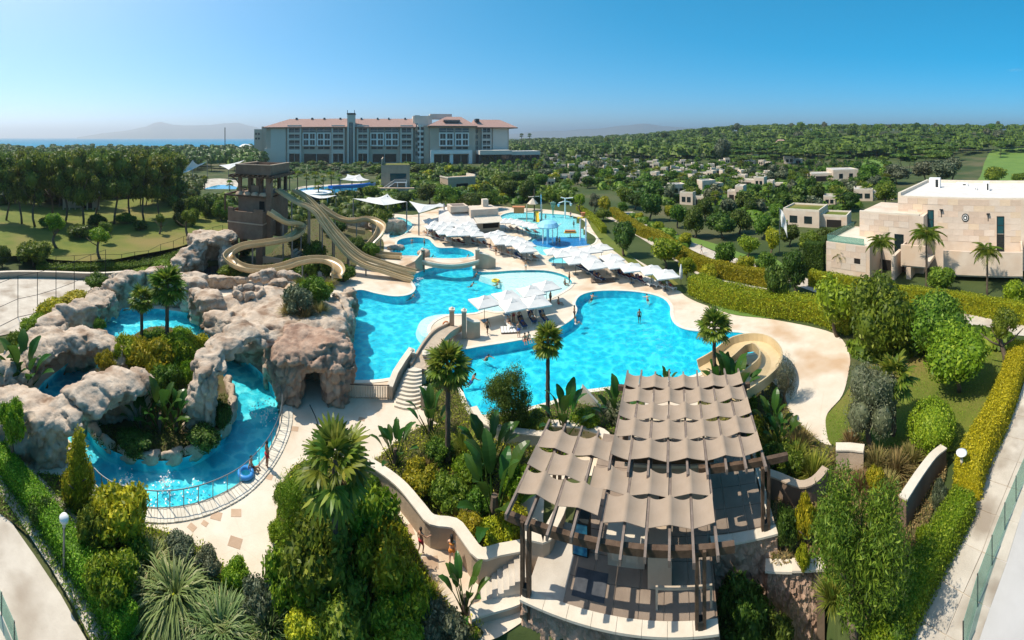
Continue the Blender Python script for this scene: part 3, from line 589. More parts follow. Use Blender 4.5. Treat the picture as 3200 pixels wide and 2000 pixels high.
for (x, y, xx, yy) in ((b0 + .1, .12, b1 - 1, .17), (b0 + .1, .2, b0 + .15, 11)): link('glass_rail', MB().bx(x, xx, y, yy, lz + .06, lz + 1.1).mesh('glass_rail', M['gglass']), vil)
link('window', (lambda q: (vb(q, 2669, 2688, 808, 824, -.06, .1), q.mesh('window', M['dark']))[1])(MB()), vil)
vpart('balcony', 'stone', (2815, 2898, 768, 832, 2, 2.4), (2815, 2819, 768, 832, 2.4, 7.9)); vpart('balcony_floor', 'cap', (2819, 2898, 826, 836, 2.4, 7.9))
vpart('balcony', 'stone', (2948, 3196, 788, 862, 2.5, 2.9), (3190, 3196, 780, 870, 2.9, 7.9)); vpart('balcony_floor', 'cap', (2948, 3190, 856, 866, 2.9, 7.9))
vpart('door', 'dark', (2846, 2895, 838, 895, 7.8, 8.2)); vpart('door', 'dark', (2962, 3190, 868, 905, 7.8, 8.2)); vpart('door', 'wood', (2812, 2826, 828, 880, 4.85, 5.1))
vpart('buttress', 'stone', (2786, 2796, 800, 905, 1.0, 5.0), (2832, 2846, 836, 905, 2.0, 7.8)); vpart('door', 'dark', (2744, 2783, 812, 868, 4.85, 5.1))
# round medallion: dark ring, white ring, dark eye with a white drop
cx, _, cz = VF.pt(3017, 680, D0)
for rr, m, dd, dz in ((0.62, 'dkmetal', -.10, 0), (0.46, 'white', -.14, 0), (0.36, 'dkmetal', -.18, .02), (0.17, 'white', -.22, -.02)):
    mb = MB(); n = 20; vs = [(cx + rr * math.cos(2 * math.pi * k / n), D0 + q, cz + dz + rr * (1.25 if rr < .2 else 1.12) * math.sin(2 * math.pi * k / n)) for q in (dd, 0) for k in range(n)]
    mb.add(vs, [tuple(range(n)), ] + [(k, n + k, n + (k + 1) % n, (k + 1) % n) for k in range(n)]); link('medallion_ring', mb.mesh('medallion_ring', M[m]), vil)
for u, v in ((2942, 655), (3088, 668)):
    x, _, z = VF.pt(u, v, D0); link('wall_lamp', MB().bx(x - .25, x + .3, D0 - .5, D0 - .03, z - .05, z + .1).bx(x - .06, x + .06, D0 - .1, D0 - .03, z - 1.2, z - .05).mesh('wall_lamp', M['dkmetal']), vil)
# ------------------------------------------------------------------ brown block with grass roof and outside stair
BF = Frame(P(1194, 600), P(1284, 600)); k = BF.L
o = thing('stair_house', 'brown cubic house with grass roof and white outside stair below the hotel', 'building', BF.o, BF.rot)
zt = BF.pt(1235, 516, 0)[2]; link('wall', MB().bx(0, k * .96, 0, 9, -0.5, zt).bx(-.4, 0, 0, 18, -0.5, zt + 2.4).mesh('wall', M['render']), o)
link('roof', MB().bx(.1, k * .95, .2, 8.9, zt - .05, zt + .15).mesh('roof', M['lawn']), o)
z1, z2 = BF.pt(1240, 566, 0)[2], BF.pt(1240, 542, 0)[2]; link('window', MB().bx(k * .28, k * .84, -.08, .1, z1, z2).mesh('window', M['tglass']), o)
st = link('stair', MB().bx(k * .42, k * .85, -2.4, -.1, z1 - .5, z1 - .2).bx(k * .8, k * .83, -2.3, -2.0, -.2, z1 - .5).bx(k * .52, k * .55, -2.3, -2.0, -.2, z1 - .5).mesh('stair', M['white']), o)
for i in range(10): link('step', MB().bx(k * .42 - (i + 1) * .55, k * .42 - i * .55, -2.3, -.9, z1 - .8 - i * z1 / 11, z1 - .55 - i * z1 / 11).mesh('step', M['white']), st)
link('stair_rail', MB().tube([(k * .85, -2.4, z1 + .7), (k * .42, -2.4, z1 + .7), (k * .42 - 5.5, -2.4, 1.2)], .09).tube([(k * .85, -2.4, z1 + .7), (k * .85, -2.4, 0)], .12).mesh('stair_rail', M['white']), st)
link('plinth', MB().bx(-2, k * 1.1, -5, -2.6, -.2, 2.2).mesh('plinth', M['render']), o)
BF = Frame(P(1400, 598), P(1486, 592)); k = BF.L; o = thing('garden_building', 'low stone building with dark doorway between round dark trees below the hotel', 'building', BF.o, BF.rot); zt = BF.pt(1440, 556, 0)[2]
link('wall', MB().bx(0, k, 0, 8, -.5, zt).mesh('wall', M['render']), o); link('door', MB().bx(k * .3, k * .72, -.06, .1, 0, zt * .55).mesh('door', M['dark']), o); link('parapet', MB().bx(-.2, k + .2, -.2, .25, zt + .002, zt + .5).bx(-.2, .25, .25, 8, zt + .002, zt + .5).bx(k - .25, k + .2, .25, 8, zt + .002, zt + 1.2).mesh('parapet', M['cap']), o)
# house between the pines on the left
BF = Frame(P(196, 668), P(312, 668)); k = BF.L; o = thing('pine_house', 'sand coloured pavilion with posts half hidden behind the tall pine trunks', 'pavilion', BF.o, BF.rot); z2 = BF.pt(250, 606, 0)[2]
link('wall', MB().bx(0, k, 3, 8, -.5, z2).mesh('wall', M['render']), o); link('roof', MB().bx(-.5, k + .5, -.5, 8.5, z2, z2 + .4).mesh('roof', M['cap']), o)
for i in range(7): link('column', MB().bx(i * (k - .4) / 6, i * (k - .4) / 6 + .4, 0, .4, 0, z2).mesh('column', M['render']), o)
link('door', MB().bx(k * .5, k * .8, 2.9, 3.1, 0, z2 * .7).mesh('door', M['dark']), o)
# ------------------------------------------------------------------ slide tower
TF = Frame(at(712, 69.1), at(820, 65.9))
twr = thing('slide_tower', 'brown multi-level water slide tower with open pavilion roof', 'tower', TF.o, TF.rot)
def tx(u, d, v=700): return TF.pt(u, v, d)[0]
def tz(v, u=820, d=0): return TF.pt(u, v, d)[2]
L = TF.L
def tp(name, m, *bs, parent=None):
    mb = MB()
    for q in bs: mb.bx(*q)
    return link(name, mb.mesh(name, M[m]), parent or twr)
tp('base_block', 'brown', (0, L, 0, 5.6, 4.5, 8.6)); tp('ledge', 'render', (-.08, L + .08, -.08, 5.68, 7.15, 7.35))
tp('parapet', 'brown', (0, L, 0, .3, 8.6, 9.2), (0, .3, .3, 5.6, 8.6, 9.2), (L - .3, L, .3, 5.6, 8.6, 9.2))
for x in (0, L - 1.6): tp('merlon', 'brown', (x - .02, x + 1.62 if x else 1.0, -.03, .4, 9.2, 9.75))
[tp('pillar', 'brown', q) for q in ((L - 1.3, L - .05, .1, 1.3, -.3, 4.5), (.3, 1.3, 3.8, 5, -.3, 4.5), (.4, 1.4, .2, 1.2, 0, 4.5))]; tp('plinth', 'render', (L - .04, L + 3.6, .2, .6, -.2, 1.9))
x0, x1, y0, y1 = tx(742, 1.6), tx(846, 1.6), 1.6, 9.6
tp('tier_wall', 'brown', (x0, x1 - 1.0, y0 + .3, y1, 8.0, 11.6)); tp('tier_wall', 'brown', (x1 - 2.0, x1 - .06, y0 + 4.5, y1, 4.0, 11.6)); tp('doorway', 'dark', (x1 - 2.3, x1 - 1.35, y0 + .22, y0 + .5, 8.61, 10.9))
tp('corner_pier', 'brown', (x1 - .95, x1, y0, y0 + .95, 4.4, 15.6)); tp('tier_wall', 'brown', (x1 - .6, x1 - .08, y0 + .95, y0 + 4.5, 8.0, 11.6))
bm_ = tp('timber_beam', 'wood', (x0 - 2.6, x1 - .97, y0 - .3, y0 - .1, 11.55, 11.85), (x0 - 2.6, x0 - 2.35, y0 - .3, y1, 11.55, 11.85)); tp('timber_post', 'wood', (x0 - 2.6, x0 - 2.35, y0 - .3, y0 - .05, 8.9, 11.55))
for i in range(4):
    a = x0 + .5 + i * (x1 - x0 - 1.6) / 3.2
    mb = MB(); vs = [(a + rr * math.cos(t), y, 11.9 + rr * math.sin(t)) for y, rr in ((y0 - .5, .62), (y0 + 1.2, .5)) for t in np.linspace(0, math.pi, 9)]
    mb.add(vs, [(k, k + 1, 10 + k, 9 + k) for k in range(8)] + [tuple(range(8, -1, -1))]); link('roof_tile', mb.mesh('roof_tile', mat('terracotta_tile', (.44, .30, .2), (.52, .38, .27), scale=2) if i == 0 else M['terra'], True), twr)
    if i == 0: M['terra'] = bpy.data.materials['terracotta_tile']
tp('floor_slab', 'brown', (x0, x1 - .96, y0 + .2, y1, 11.86, 12.2), (x1 - .96, x1 - .07, y0 + .97, y1, 11.86, 12.2))
tp('balustrade', 'brown', (x0 + 2.4, x0 + 4.2, y0 + .25, y0 + .5, 12.2, 13.6)); [tp('handrail', 'wood', q) for q in ((x0 + .3, x0 + 2.4, y0 + .3, y0 + .38, 13.1, 13.25), (x0 + 4.2, x1 - 1, y0 + .3, y0 + .38, 13.1, 13.25))]
for x, y in ((x0, y0 + .2), (x0 + 2.1, y0 + .2), (x0 + 4.3, y0 + .2), (x0, y1 - .6), (x1 - .7, y1 - .6), (x1 - .7, y0 + 4.4), (x0, y0 + 4)): tp('column', 'wood' if x != x0 else 'brown', (x, x + .55, y, y + .55, 12.2, 15.2))
tp('core_wall', 'render', (x0 + .6, x0 + 1.5, y0 + 3, y0 + 3.4, 12.2, 15))
for x in np.linspace(x0 - 1.0, x1 + .9, 10): tp('roof_beam', 'wood', (x - .1, x + .1, y0 - 1.3, y1 + 1.0, 15.25, 15.5))
tp('edge_beam', 'wood', (x0 - 1.4, x1 + 1.3, y0 - .9, y0 - .6, 15.0, 15.25), (x0 - 1.4, x1 + 1.3, y1 + .3, y1 + .6, 15.0, 15.25), (x1 + .6, x1 + .9, y0 - .6, y1 + .3, 15.0, 15.25), (x0 - 1, x0 - .7, y0 - .6, y1 + .3, 15, 15.25))
for x, s in ((x0 + .1, -1), (x0 + 4.4, 1), (x1 - .3, 1)): link('bracket', MB().tube([(x, y0 + .2, 13.9), (x + s * .4, y0 - .1, 14.6), (x + s * 1.1, y0 - .6, 15.1)], .12).mesh('bracket', M['wood']), twr)
f0, f1 = x0 - .2, x1 + .2
tp('roof_fascia', 'brown', (f0, f1, y0 - .4, y0 - .1, 15.55, 17.2), (f0, f1, y1 - .1, y1 + .2, 15.55, 17.2), (f0, f0 + .3, y0 - .1, y1 - .1, 15.55, 17.2), (f1 - .3, f1, y0 - .1, y1 - .1, 15.55, 17.2)); tp('roof', 'render', (f0 + .3, f1 - .3, y0 - .1, y1 - .1, 16.3, 16.6)); tp('fascia_cap', 'render', (f0 - .06, f1 + .06, y0 - .46, y0 - .05, 17.2, 17.32), (f0 - .06, f0 + .35, y0 - .05, y1 + .26, 17.2, 17.32), (f1 - .35, f1 + .06, y0 - .05, y1 + .26, 17.2, 17.32))
for i in range(7): tp('step', 'render', (L + 4.2 + i * .5, L + 4.7 + i * .5, 2.5, 4.6, 0, 2.6 - i * .35))
# ------------------------------------------------------------------ slides
def zp(pts, ox=600, oy=500, s=3.024): return [(ox + x / s, oy + y / s) for x, y in pts]
def slide(name, label, px, rr, w, hh, double=False, posts=(), k=7):
    us = [p[0] for p in px]; c = [at(u, r, hgt(v, r)) for (u, v), r in zip(px, rr)]
    c = cat_open(c, k); c = [Vector((p.x, p.y, max(p.z, .05))) for p in c]
    o = thing(name, label, 'water slide', (0, 0, 0)); t = .09
    prof = [(-w, hh), (-w * .93, hh * .35), (-w * .6, .02), (0, 0), (w * .6, .02), (w * .93, hh * .35), (w, hh)] if not double else [(-w, hh), (-w * .95, .1), (-w * .55, 0), (-w * .12, .04), (-.06, hh * .75), (.06, hh * .75), (w * .12, .04), (w * .55, 0), (w * .95, .1), (w, hh)]
    outer = [(a * 1.0 + (t if a > 0 else -t if a < 0 else 0), b - (t if abs(a) < w * .9 else 0.0)) for a, b in prof] if not double else [(-w - t, hh), (-w - t, -.05), (-w * .6, -t * 2), (w * .6, -t * 2), (w + t, -.05), (w + t, hh)]
    mb = MB(); mb.sweep(c, prof + list(reversed(outer)), closed_prof=True, cap=True); tr = link('trough', mb.mesh('trough', M['slide'], False), o)
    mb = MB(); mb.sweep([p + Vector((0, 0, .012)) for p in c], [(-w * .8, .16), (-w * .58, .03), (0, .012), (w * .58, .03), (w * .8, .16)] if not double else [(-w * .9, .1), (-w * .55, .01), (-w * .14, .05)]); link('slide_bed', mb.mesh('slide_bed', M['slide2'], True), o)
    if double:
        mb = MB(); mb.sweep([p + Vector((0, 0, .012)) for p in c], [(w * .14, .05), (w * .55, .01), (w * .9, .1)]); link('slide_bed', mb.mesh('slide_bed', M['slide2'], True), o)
    for f in posts:
        p = c[int(f * (len(c) - 1))]
        if p.z > .8: link('support_post', MB().tube([(p.x, p.y, -.3), (p.x, p.y, p.z - .12)], .13, 8).mesh('support_post', M['metal']), o)
    for i in range(0, len(c) - 1, 6): # flange joints between the sections
        a, b = c[i], c[min(i + 1, len(c) - 1)]; d = (b - a).normalized(); mb = MB(); mb.sweep([a, a + d * .07], [(x * 1.07, y - (.03 if abs(x) < w * .9 else -.02)) for x, y in (outer if not double else outer)]); link('joint', mb.mesh('joint', M['slide']), tr)
    return o
A = zp([(800, 285), (900, 350), (1000, 410), (1100, 450), (1180, 510), (1240, 600), (1310, 700), (1390, 800), (1470, 890), (1560, 960), (1660, 1010), (1800, 1050), (1950, 1100), (2080, 1140)])
slide('wavy_slide', 'tan two-lane wavy slide nearest the plateau, dropping into the pool', A, list(np.linspace(69.5, 60.0, len(A))), 0.78, .42, True, (.12, .25, .38, .5, .63, .76, .88))
B = zp([(960, 290), (1050, 340), (1130, 410), (1190, 480), (1260, 560), (1340, 660), (1420, 750), (1510, 840), (1620, 920), (1760, 970), (1900, 1015), (2110, 1070)])
slide('wavy_slide', 'tan two-lane wavy slide on the far side of its twin, toward the footbridge', B, list(np.linspace(73.0, 63.0, len(B))), 0.72, .42, True, (.15, .3, .45, .6, .75, .9))
C = zp([(720, 505), (790, 550), (850, 590), (920, 612), (985, 612), (1030, 645), (1010, 705), (930, 755), (800, 785), (650, 808), (500, 830), (390, 880), (350, 935), (385, 990), (470, 1035), (600, 1058), (750, 1052), (880, 1025), (1000, 985), (1130, 962), (1260, 965), (1350, 1005), (1385, 1060), (1375, 1115)])
slide('curly_slide', 'tan open slide coiling in two loops round the foot of the tower', C, [65.5, 65, 64.8, 65, 66, 66.5, 65, 63.6, 62.8, 62, 61.5, 61.2, 60.5, 59.2, 58, 57.3, 57.2, 57.6, 58.4, 59, 58.6, 57.3, 56.3, 55.8], .80, .72, False, (.1, .22, .3, .42, .55, .68, .8, .9), 6)
D = zp([(1190, 432), (1290, 510), (1400, 570), (1520, 592), (1635, 572), (1720, 590), (1785, 640), (1765, 730), (1690, 830), (1720, 890), (1850, 925), (1975, 930)])
slide('family_slide', 'tan curved slide behind the wavy pair, ending beside the footbridge', D, [84, 83, 82, 80.5, 80, 79, 77, 75, 73.5, 72.3, 71.6, 71.0], .85, .75, False, (.15, .3, .45, .6, .75), 7)
o = thing('ochre_slide', 'short ochre slide section behind the wavy slides, near the white sails', 'water slide', (0, 0, 0))
c = cat_open([at(u, 84, z) for u, z in ((1085, 2.0), (1110, 1.7), (1140, 1.4))], 6); link('trough', MB().sweep(c, [(-.9, .9), (-.6, 0), (.6, 0), (.9, .9), (1, .9), (.7, -.1), (-.7, -.1), (-1, .9)], closed_prof=True, cap=True).mesh('trough', M['slide']), o)
# ------------------------------------------------------------------ sculpted rocks
def cube_sphere(pw=0.45):
    bm = bmesh.new(); bmesh.ops.create_icosphere(bm, subdivisions=3, radius=1); vs = []
    for v in bm.verts:
        q = [math.copysign(abs(x) ** pw, x) for x in v.co]; vs.append(Vector(q))
    mx = max(max(abs(x) for x in q) for q in vs); vs = [q / mx for q in vs]; fs = [tuple(x.index for x in f.verts) for f in bm.faces]; bm.free(); return vs, fs
CS = {'e': cube_sphere(1.0), 'b': cube_sphere(.42)}
def rock_mesh(name, prims, vox=.2, seed=0, amp=.45, m='rock', base=None, fine=.12, cut=()):
    """prims: (kind, u, r, z centre, half width, half depth, half height[, twist]); base: origin"""
    mb = MB()
    for i, q in enumerate(prims):
        k, u, r, zc, a, b, c = q[:7]; tw = q[7] if len(q) > 7 else 0.0; vs, fs = CS[k]; cpt = at(u, r, zc); rz = ang(u) + tw; co_, si = math.cos(rz), math.sin(rz)
        rq = random.Random(seed * 131 + i); pv = [p.copy() for p in vs]
        for _ in range(13):
            nn_ = Vector((rq.gauss(0, 1), rq.gauss(0, 1), rq.gauss(0, .8))).normalized(); dd_ = rq.uniform(.60, .86) if k == 'e' else rq.uniform(.78, 1.1)
            for p in pv:
                e_ = p.dot(nn_) - dd_
                if e_ > 0: p -= nn_ * e_
        gr = 1.14; a, b, c = a * gr, b * gr, c * gr
        mb.add([(cpt.x + p.x * a * co_ - p.y * b * si, cpt.y + p.x * a * si + p.y * b * co_, cpt.z + p.z * c) for p in pv], fs)
    me = mb.mesh('tmp'); ob = bpy.data.objects.new('tmp', me); COL.objects.link(ob)
    md = ob.modifiers.new('r', 'REMESH'); md.mode = 'VOXEL'; md.voxel_size = vox
    dg = bpy.context.evaluated_depsgraph_get(); ne = bpy.data.meshes.new_from_object(ob.evaluated_get(dg)); bpy.data.objects.remove(ob); bpy.data.meshes.remove(me)
    n = len(ne.vertices); co_ = np.empty(n * 3, np.float32); ne.vertices.foreach_get('co', co_); co_ = co_.reshape(-1, 3); nr = np.empty(n * 3, np.float32); ne.vertices.foreach_get('normal', nr); nr = nr.reshape(-1, 3)
    out = np.empty_like(co_); off = Vector((seed * 13.7, seed * 5.1, 0))
    for i in range(n):
        p = Vector(co_[i]); q = p + off; nn = Vector(nr[i])
        d1, c1_ = noise.voronoi(q * .42); f = (d1[1] - d1[0]); d2, c2_ = noise.voronoi(q * 1.15)
        h = amp * .45 * (f * 1.1 - .45) + amp * .3 * ((d2[1] - d2[0]) - .3) + fine * noise.fractal(q * 1.7, 1.0, 2.0, 4) + amp * .55 * noise.cell(c2_[0] * 9.1) * .6 - amp * .5 * max(0, 1 - (d2[1] - d2[0]) / .1) - amp * .6 * max(0, 1 - f / .1)
        flat = 0.35 if nn.z > .8 else 1.0
        h2 = amp * .35 * noise.noise(q * .35)
        w = p + nn * (h * flat + h2); w.z += .25 * noise.noise(Vector((q.x * .5, q.y * .5, 3)))
        out[i] = w
    if base is not None: out -= np.array(base, np.float32)
    ne.vertices.foreach_set('co', out.ravel()); ne.update(); ne.name = name; ne.materials.clear(); ne.materials.append(M[m])
    ne.polygons.foreach_set('use_smooth', [True] * len(ne.polygons)); 
    return ne
def rock(name, label, prims, cat='rock', **k):
    u, r = prims[0][1], prims[0][2]; b = at(u, r, 0); me = rock_mesh(name, prims, base=(b.x, b.y, 0), **k); o = link(name, me, None, b); return tag(o, label, cat)
rock('cave_rock', 'big craggy brown rock with a square doorway into a dark cave', [('b', 910, 33.4, 1.6, 1.3, 1.5, 2.4), ('b', 934, 33.6, 1.0, .45, 1.2, 1.9), ('b', 1044, 33.4, 1.6, 1.2, 1.6, 2.4), ('b', 1022, 33.6, 1.0, .5, 1.2, 1.9), ('b', 980, 33.5, 3.75, 3.3, 1.9, 1.0), ('e', 985, 34.5, 4.3, 3.2, 2.0, .9), ('b', 978, 36.2, 1.8, 2.5, 1.0, 2.2), ('e', 870, 34.4, 1.8, 1.2, 1.6, 2.0), ('e', 1072, 35.0, 1.6, 1.3, 1.7, 2.4)], vox=.16, seed=1, amp=.42, m='rock2')
rock('rock_arch', 'pale rock arch spanning the turquoise river beside the cave rock', [('b', 636, 29.6, 2.0, 1.0, 1.3, 2.7), ('e', 652, 31.0, 4.2, 1.5, 1.4, .9), ('e', 700, 32.8, 4.6, 1.6, 1.5, .85), ('e', 760, 34.2, 4.7, 1.8, 1.6, .85), ('e', 820, 34.8, 4.3, 1.7, 1.5, .85), ('e', 866, 34.8, 3.8, 1.4, 1.4, .9), ('b', 862, 36.4, 1.5, 1.1, 1.6, 2.1), ('e', 600, 29.6, 1.5, .9, 1.0, 1.9)], vox=.15, seed=2, amp=.38)
rock('rock_plateau', 'broad pale flat-topped rock plateau with a stone fire pit on it', [('b', 880, 41.8, 1.6, 6.2, 5.4, 2.3), ('b', 780, 44.6, 1.6, 4.6, 3.0, 2.3), ('e', 700, 40.0, 2.6, 2.2, 2.6, 1.6), ('e', 740, 38.4, 2.9, 2.0, 1.6, 1.3), ('e', 820, 37.4, 3.2, 2.0, 1.4, 1.0), ('e', 900, 37.2, 3.2, 2.0, 1.3, 1.1), ('b', 985, 38.6, 2.0, 2.4, 1.7, 2.1), ('e', 1040, 38.0, 2.2, 1.4, 1.4, 1.8)], vox=.22, seed=3, amp=.5)
rock('poolside_rock', 'grey streaked rock bank on the main pool right of the plateau', [('b', 1078, 45.0, 1.2, 1.1, 2.8, 1.9, .2), ('e', 1092, 48.5, 1.2, 1.2, 1.6, 2.0), ('e', 1062, 42.0, 1.2, 1.1, 1.5, 1.8), ('e', 1085, 52, .8, 1.2, 1.3, 1.2)], vox=.18, seed=4, amp=.4)
rock('rock_wall', 'long curved rock wall behind the two island palms', [('b', u, r, z / 2, 1.9, 1.2, z / 2 + .2) for u, r, z in ((318, 48.4, 3.0), (362, 51, 3.3), (410, 52.2, 3.6), (462, 52.4, 3.9), (515, 52.2, 3.9), (566, 51.4, 3.8), (612, 49.4, 3.7), (640, 46.5, 3.6))] + [('e', u, r, z, 2.0, 1.6, .7) for u, r, z in ((300, 46, 2.6), (390, 52.4, 3.4), (500, 53, 3.8), (600, 51, 3.6))], vox=.22, seed=5, amp=.55)
rock('rock_slab', 'long pale rock slab bridging the river on the left', [('e', 118, 35.4, 2.6, 2.0, 1.8, 1.0), ('e', 170, 36.6, 2.8, 2.2, 1.9, 1.0), ('e', 235, 37.0, 2.8, 2.2, 1.8, .9), ('e', 300, 37.0, 2.6, 2.2, 1.7, .9), ('e', 352, 36.6, 2.2, 1.8, 1.6, .9), ('b', 140, 38.2, 1.2, 2.4, 1.2, 1.8), ('b', 235, 38.8, 1.0, 2.4, 1.0, 1.8), ('b', 385, 36.0, .8, 1.2, 1.5, 1.3)], vox=.17, seed=6, amp=.36)
rock('overhang_rock', 'large rounded overhanging boulder in front of the river gap', [('e', 268, 28.4, 3.1, 1.9, 1.7, .95), ('e', 322, 29.0, 3.2, 2.0, 1.8, .95), ('e', 386, 30.0, 3.2, 1.8, 1.6, .9), ('e', 432, 30.8, 3.0, 1.4, 1.4, .9), ('b', 330, 30.6, 1.3, 2.4, 1.0, 1.9), ('b', 430, 31.2, 1.2, 1.2, 1.0, 1.8)], vox=.15, seed=7, amp=.34)
rock('rock_cliff', 'low cliff of tan rock with ruddy front face at the far left', [('e', 30, 29.0, 2.2, 2.6, 1.8, 1.1), ('e', 95, 28.2, 2.4, 2.0, 1.7, 1.0), ('e', 170, 27.6, 2.5, 1.7, 1.6, .9), ('b', 78, 26.8, 1.2, 1.2, .9, 1.9), ('b', 150, 26.6, 1.2, 1.3, .9, 1.9), ('e', 215, 27.0, 2.4, 1.1, 1.2, .8), ('b', 0, 28.5, 1.0, 1.5, 1.4, 1.8)], vox=.15, seed=8, amp=.36)
rock('mound_rock', 'hunched pale rock left of the river slab under green shrubs', [('e', 8, 33, 1.6, 2.4, 2.0, 1.5), ('e', 60, 35, 1.4, 2.0, 2.0, 1.5), ('e', 150, 42, 1.6, 2.4, 2.0, 1.6), ('e', 205, 44, 1.6, 2.4, 1.6, 1.6), ('e', 260, 45, 1.9, 2.0, 1.6, 1.7)], vox=.2, seed=9, amp=.4)
rock('grotto_rock', 'rock grotto over dark water left of the slide tower', [('e', 660, 67.5, 4.6, 4.4, 3.0, 1.1), ('e', 700, 66, 5.2, 2.4, 2.6, 1.1), ('b', 618, 65.4, 2.0, 1.6, 1.8, 2.6), ('b', 708, 64.0, 1.7, 1.2, 1.6, 2.2), ('e', 585, 64, 2.0, 2.2, 2.0, 1.9), ('b', 660, 70.5, 2.2, 4.0, 1.0, 2.8), ('e', 560, 62, 1.4, 2, 1.8, 1.5)], vox=.26, seed=10, amp=.5)
g = gp([(628, 858), (655, 835), (690, 832), (700, 862), (690, 882), (640, 882)]); struct('grotto_water', sheet_mesh('grotto_water', g, .06, mat('dark_grotto_water', (.004, .03, .04), rough=.05, spec=.6)))
for i, (u, r, z, a, b, c, l) in enumerate(((700, 57.0, .9, 3.4, .8, .9, 'long low rock ledge under the near loop of the curly slide'), (838, 50.5, 4.3, 1.3, .8, .7, 'squared pinkish boulder on the back edge of the plateau'), (905, 50, 4.3, 1.4, .8, .6, 'flat pale boulder beside the squared pinkish one'), (870, 48, 4.0, 1.1, .7, .5, 'small low boulder in front of the two on the plateau edge'), (800, 50.5, 3.9, .9, .7, .5, 'small tan boulder at the left end of the plateau boulders'), (655, 43.5, 3.8, 1.6, 1.4, .9, 'tall pale boulder at the left rim of the plateau'), (1325, 72.5, .5, 1.2, .9, .7, 'rough rock at the foot of the left footbridge pillar'), (1130, 95, .9, 4, 1.6, 1.4, 'ruddy rock bank behind the ochre slide section'), (1210, 92, 1.2, 4, 1.6, 1.6, 'tan rock ledge below the peaked white sail'), (1235, 77, .4, 1.8, .6, .5, 'row of dark stones beside the pale stream pool'))):
    rock('boulder', l, [('b', u, r, z, a, b, c), ('e', u + 8, r + .3, z + c * .3, a * .7, b * .8, c * .8)], vox=.16 if r < 60 else .3, seed=20 + i, amp=.28)
# fire pit: a ring of stones
pit = thing('fire_pit', 'ring of rough stones round a dark pit on the rock plateau', 'fire pit', at(778, 45, 3.95), ang(778))
for i in range(8):
    a = 2 * math.pi * i / 8; me = rock_mesh('stone', [('b', 1600, 0.001, 0, .62, .34, .45)], vox=.12, seed=40 + i, amp=.1)
    link('stone', me, pit, (1.55 * math.cos(a), 1.15 * math.sin(a), .25), (0, 0, a + math.pi / 2))
link('pit_floor', MB().lathe([(1.4, 0.02), (1.4, .12)], 16).mesh('pit_floor', M['brown']), pit)
# stones along the island edge
isl_o = bpy.data.objects['island_ground']; sm = [rock_mesh('stone', [('b', 1600, .001, 0, .75, .36, .42)], vox=.13, seed=60 + i, amp=.12) for i in range(4)]; L_ = [p for p in RI]
acc = 0; i0 = 0
for i in range(len(L_)):
    a, b = L_[i], L_[(i + 1) % len(L_)]; acc += (b - a).length
    if acc > 1.3:
        acc = 0; m_ = (a + b) / 2
        if m_.length < 36: link('stone', sm[i % 4], isl_o, (m_.x * 1.012, m_.y * 1.012, .12), (0, 0, math.atan2((b - a).y, (b - a).x)), (1, 1, .8 + .5 * ((i * 7) % 5) / 5))
# coping blocks and railing along the open side of the river
cop = struct('river_coping_path', sheet_mesh('river_coping_path', [Vector((p.x, p.y)) for p in RO], -1.2, M['coping']))
rng = random.Random(3); inn, outr = offset_loop(RO, .08), offset_loop(RO, 1.0); mid = offset_loop(RO, .5); seg = [i for i, p in enumerate(RO) if p.length < 36.5 and p.x > -22]
for i in seg:
    j = (i + 1) % len(RO); a, b, c, d = inn[i], inn[j], outr[j], outr[i]
    for f0, f1 in ((0, .5), (.5, 1)):
        q = [a.lerp(b, f0 + .02), a.lerp(b, f1 - .02), d.lerp(c, f1 - .02), d.lerp(c, f0 + .02)]; h = .06 + rng.uniform(0, .025)
        link('coping_stone', MB().prism([(p.x, p.y) for p in q], .002, h).mesh('coping_stone', M['coping']), cop)
rl = thing('river_railing', 'grey steel railing curving along the outer edge of the river', 'railing', (0, 0, 0)); tops = []
rail = offset_loop(RO, .16)
for n_, i in enumerate(seg):
    p = rail[i]; tops.append((p.x, p.y, 1.12))
    if n_ % 2 == 0: link('post', MB().tube([(p.x, p.y, 0), (p.x, p.y, 1.12)], .03, 6).mesh('post', M['metal']), rl)
link('top_rail', MB().tube(tops, .032, 6).mesh('top_rail', M['metal']), rl); link('lower_rail', MB().tube([(x, y, .12) for x, y, z in tops], .02, 5).mesh('lower_rail', M['metal']), rl)
# ------------------------------------------------------------------ lawns, beds, paths, court
lay('lawn', [(0, 660), (60, 640), (200, 655), (330, 640), (420, 630), (520, 630), (600, 650), (716, 690), (716, 735), (640, 760), (560, 790), (440, 815), (330, 835), (200, 835), (60, 820), (0, 800)], 0, M['lawn'])
bpy.data.objects['lawn'].location.z = 1.16
lay('lawn_strip', [(1850, 690), (1880, 720), (1950, 780), (2010, 830), (2075, 862), (2110, 880), (2140, 915), (2080, 890), (1990, 845), (1940, 800), (1885, 760), (1860, 730), (1845, 705)], .03, M['lawn'])
lay('lawn_bank', [(2235, 945), (2290, 965), (2360, 985), (2430, 996), (2300, 985), (2250, 968)], .03, M['golf'])
lay('garden_lawn', [(2590, 1380), (2580, 1310), (2600, 1280), (2640, 1235), (2700, 1150), (2850, 1100), (3010, 1130), (3130, 1090), (3150, 1130), (3080, 1290), (3000, 1400), (2930, 1410), (2800, 1400), (2680, 1400), (2620, 1395)], .03, M['lawn'])
lay('villa_lawn', [(2080, 735), (2170, 745), (2260, 770), (2330, 795), (2400, 800), (2450, 830), (2420, 845), (2330, 815), (2250, 790), (2170, 760), (2100, 745)], .03, M['golf'])
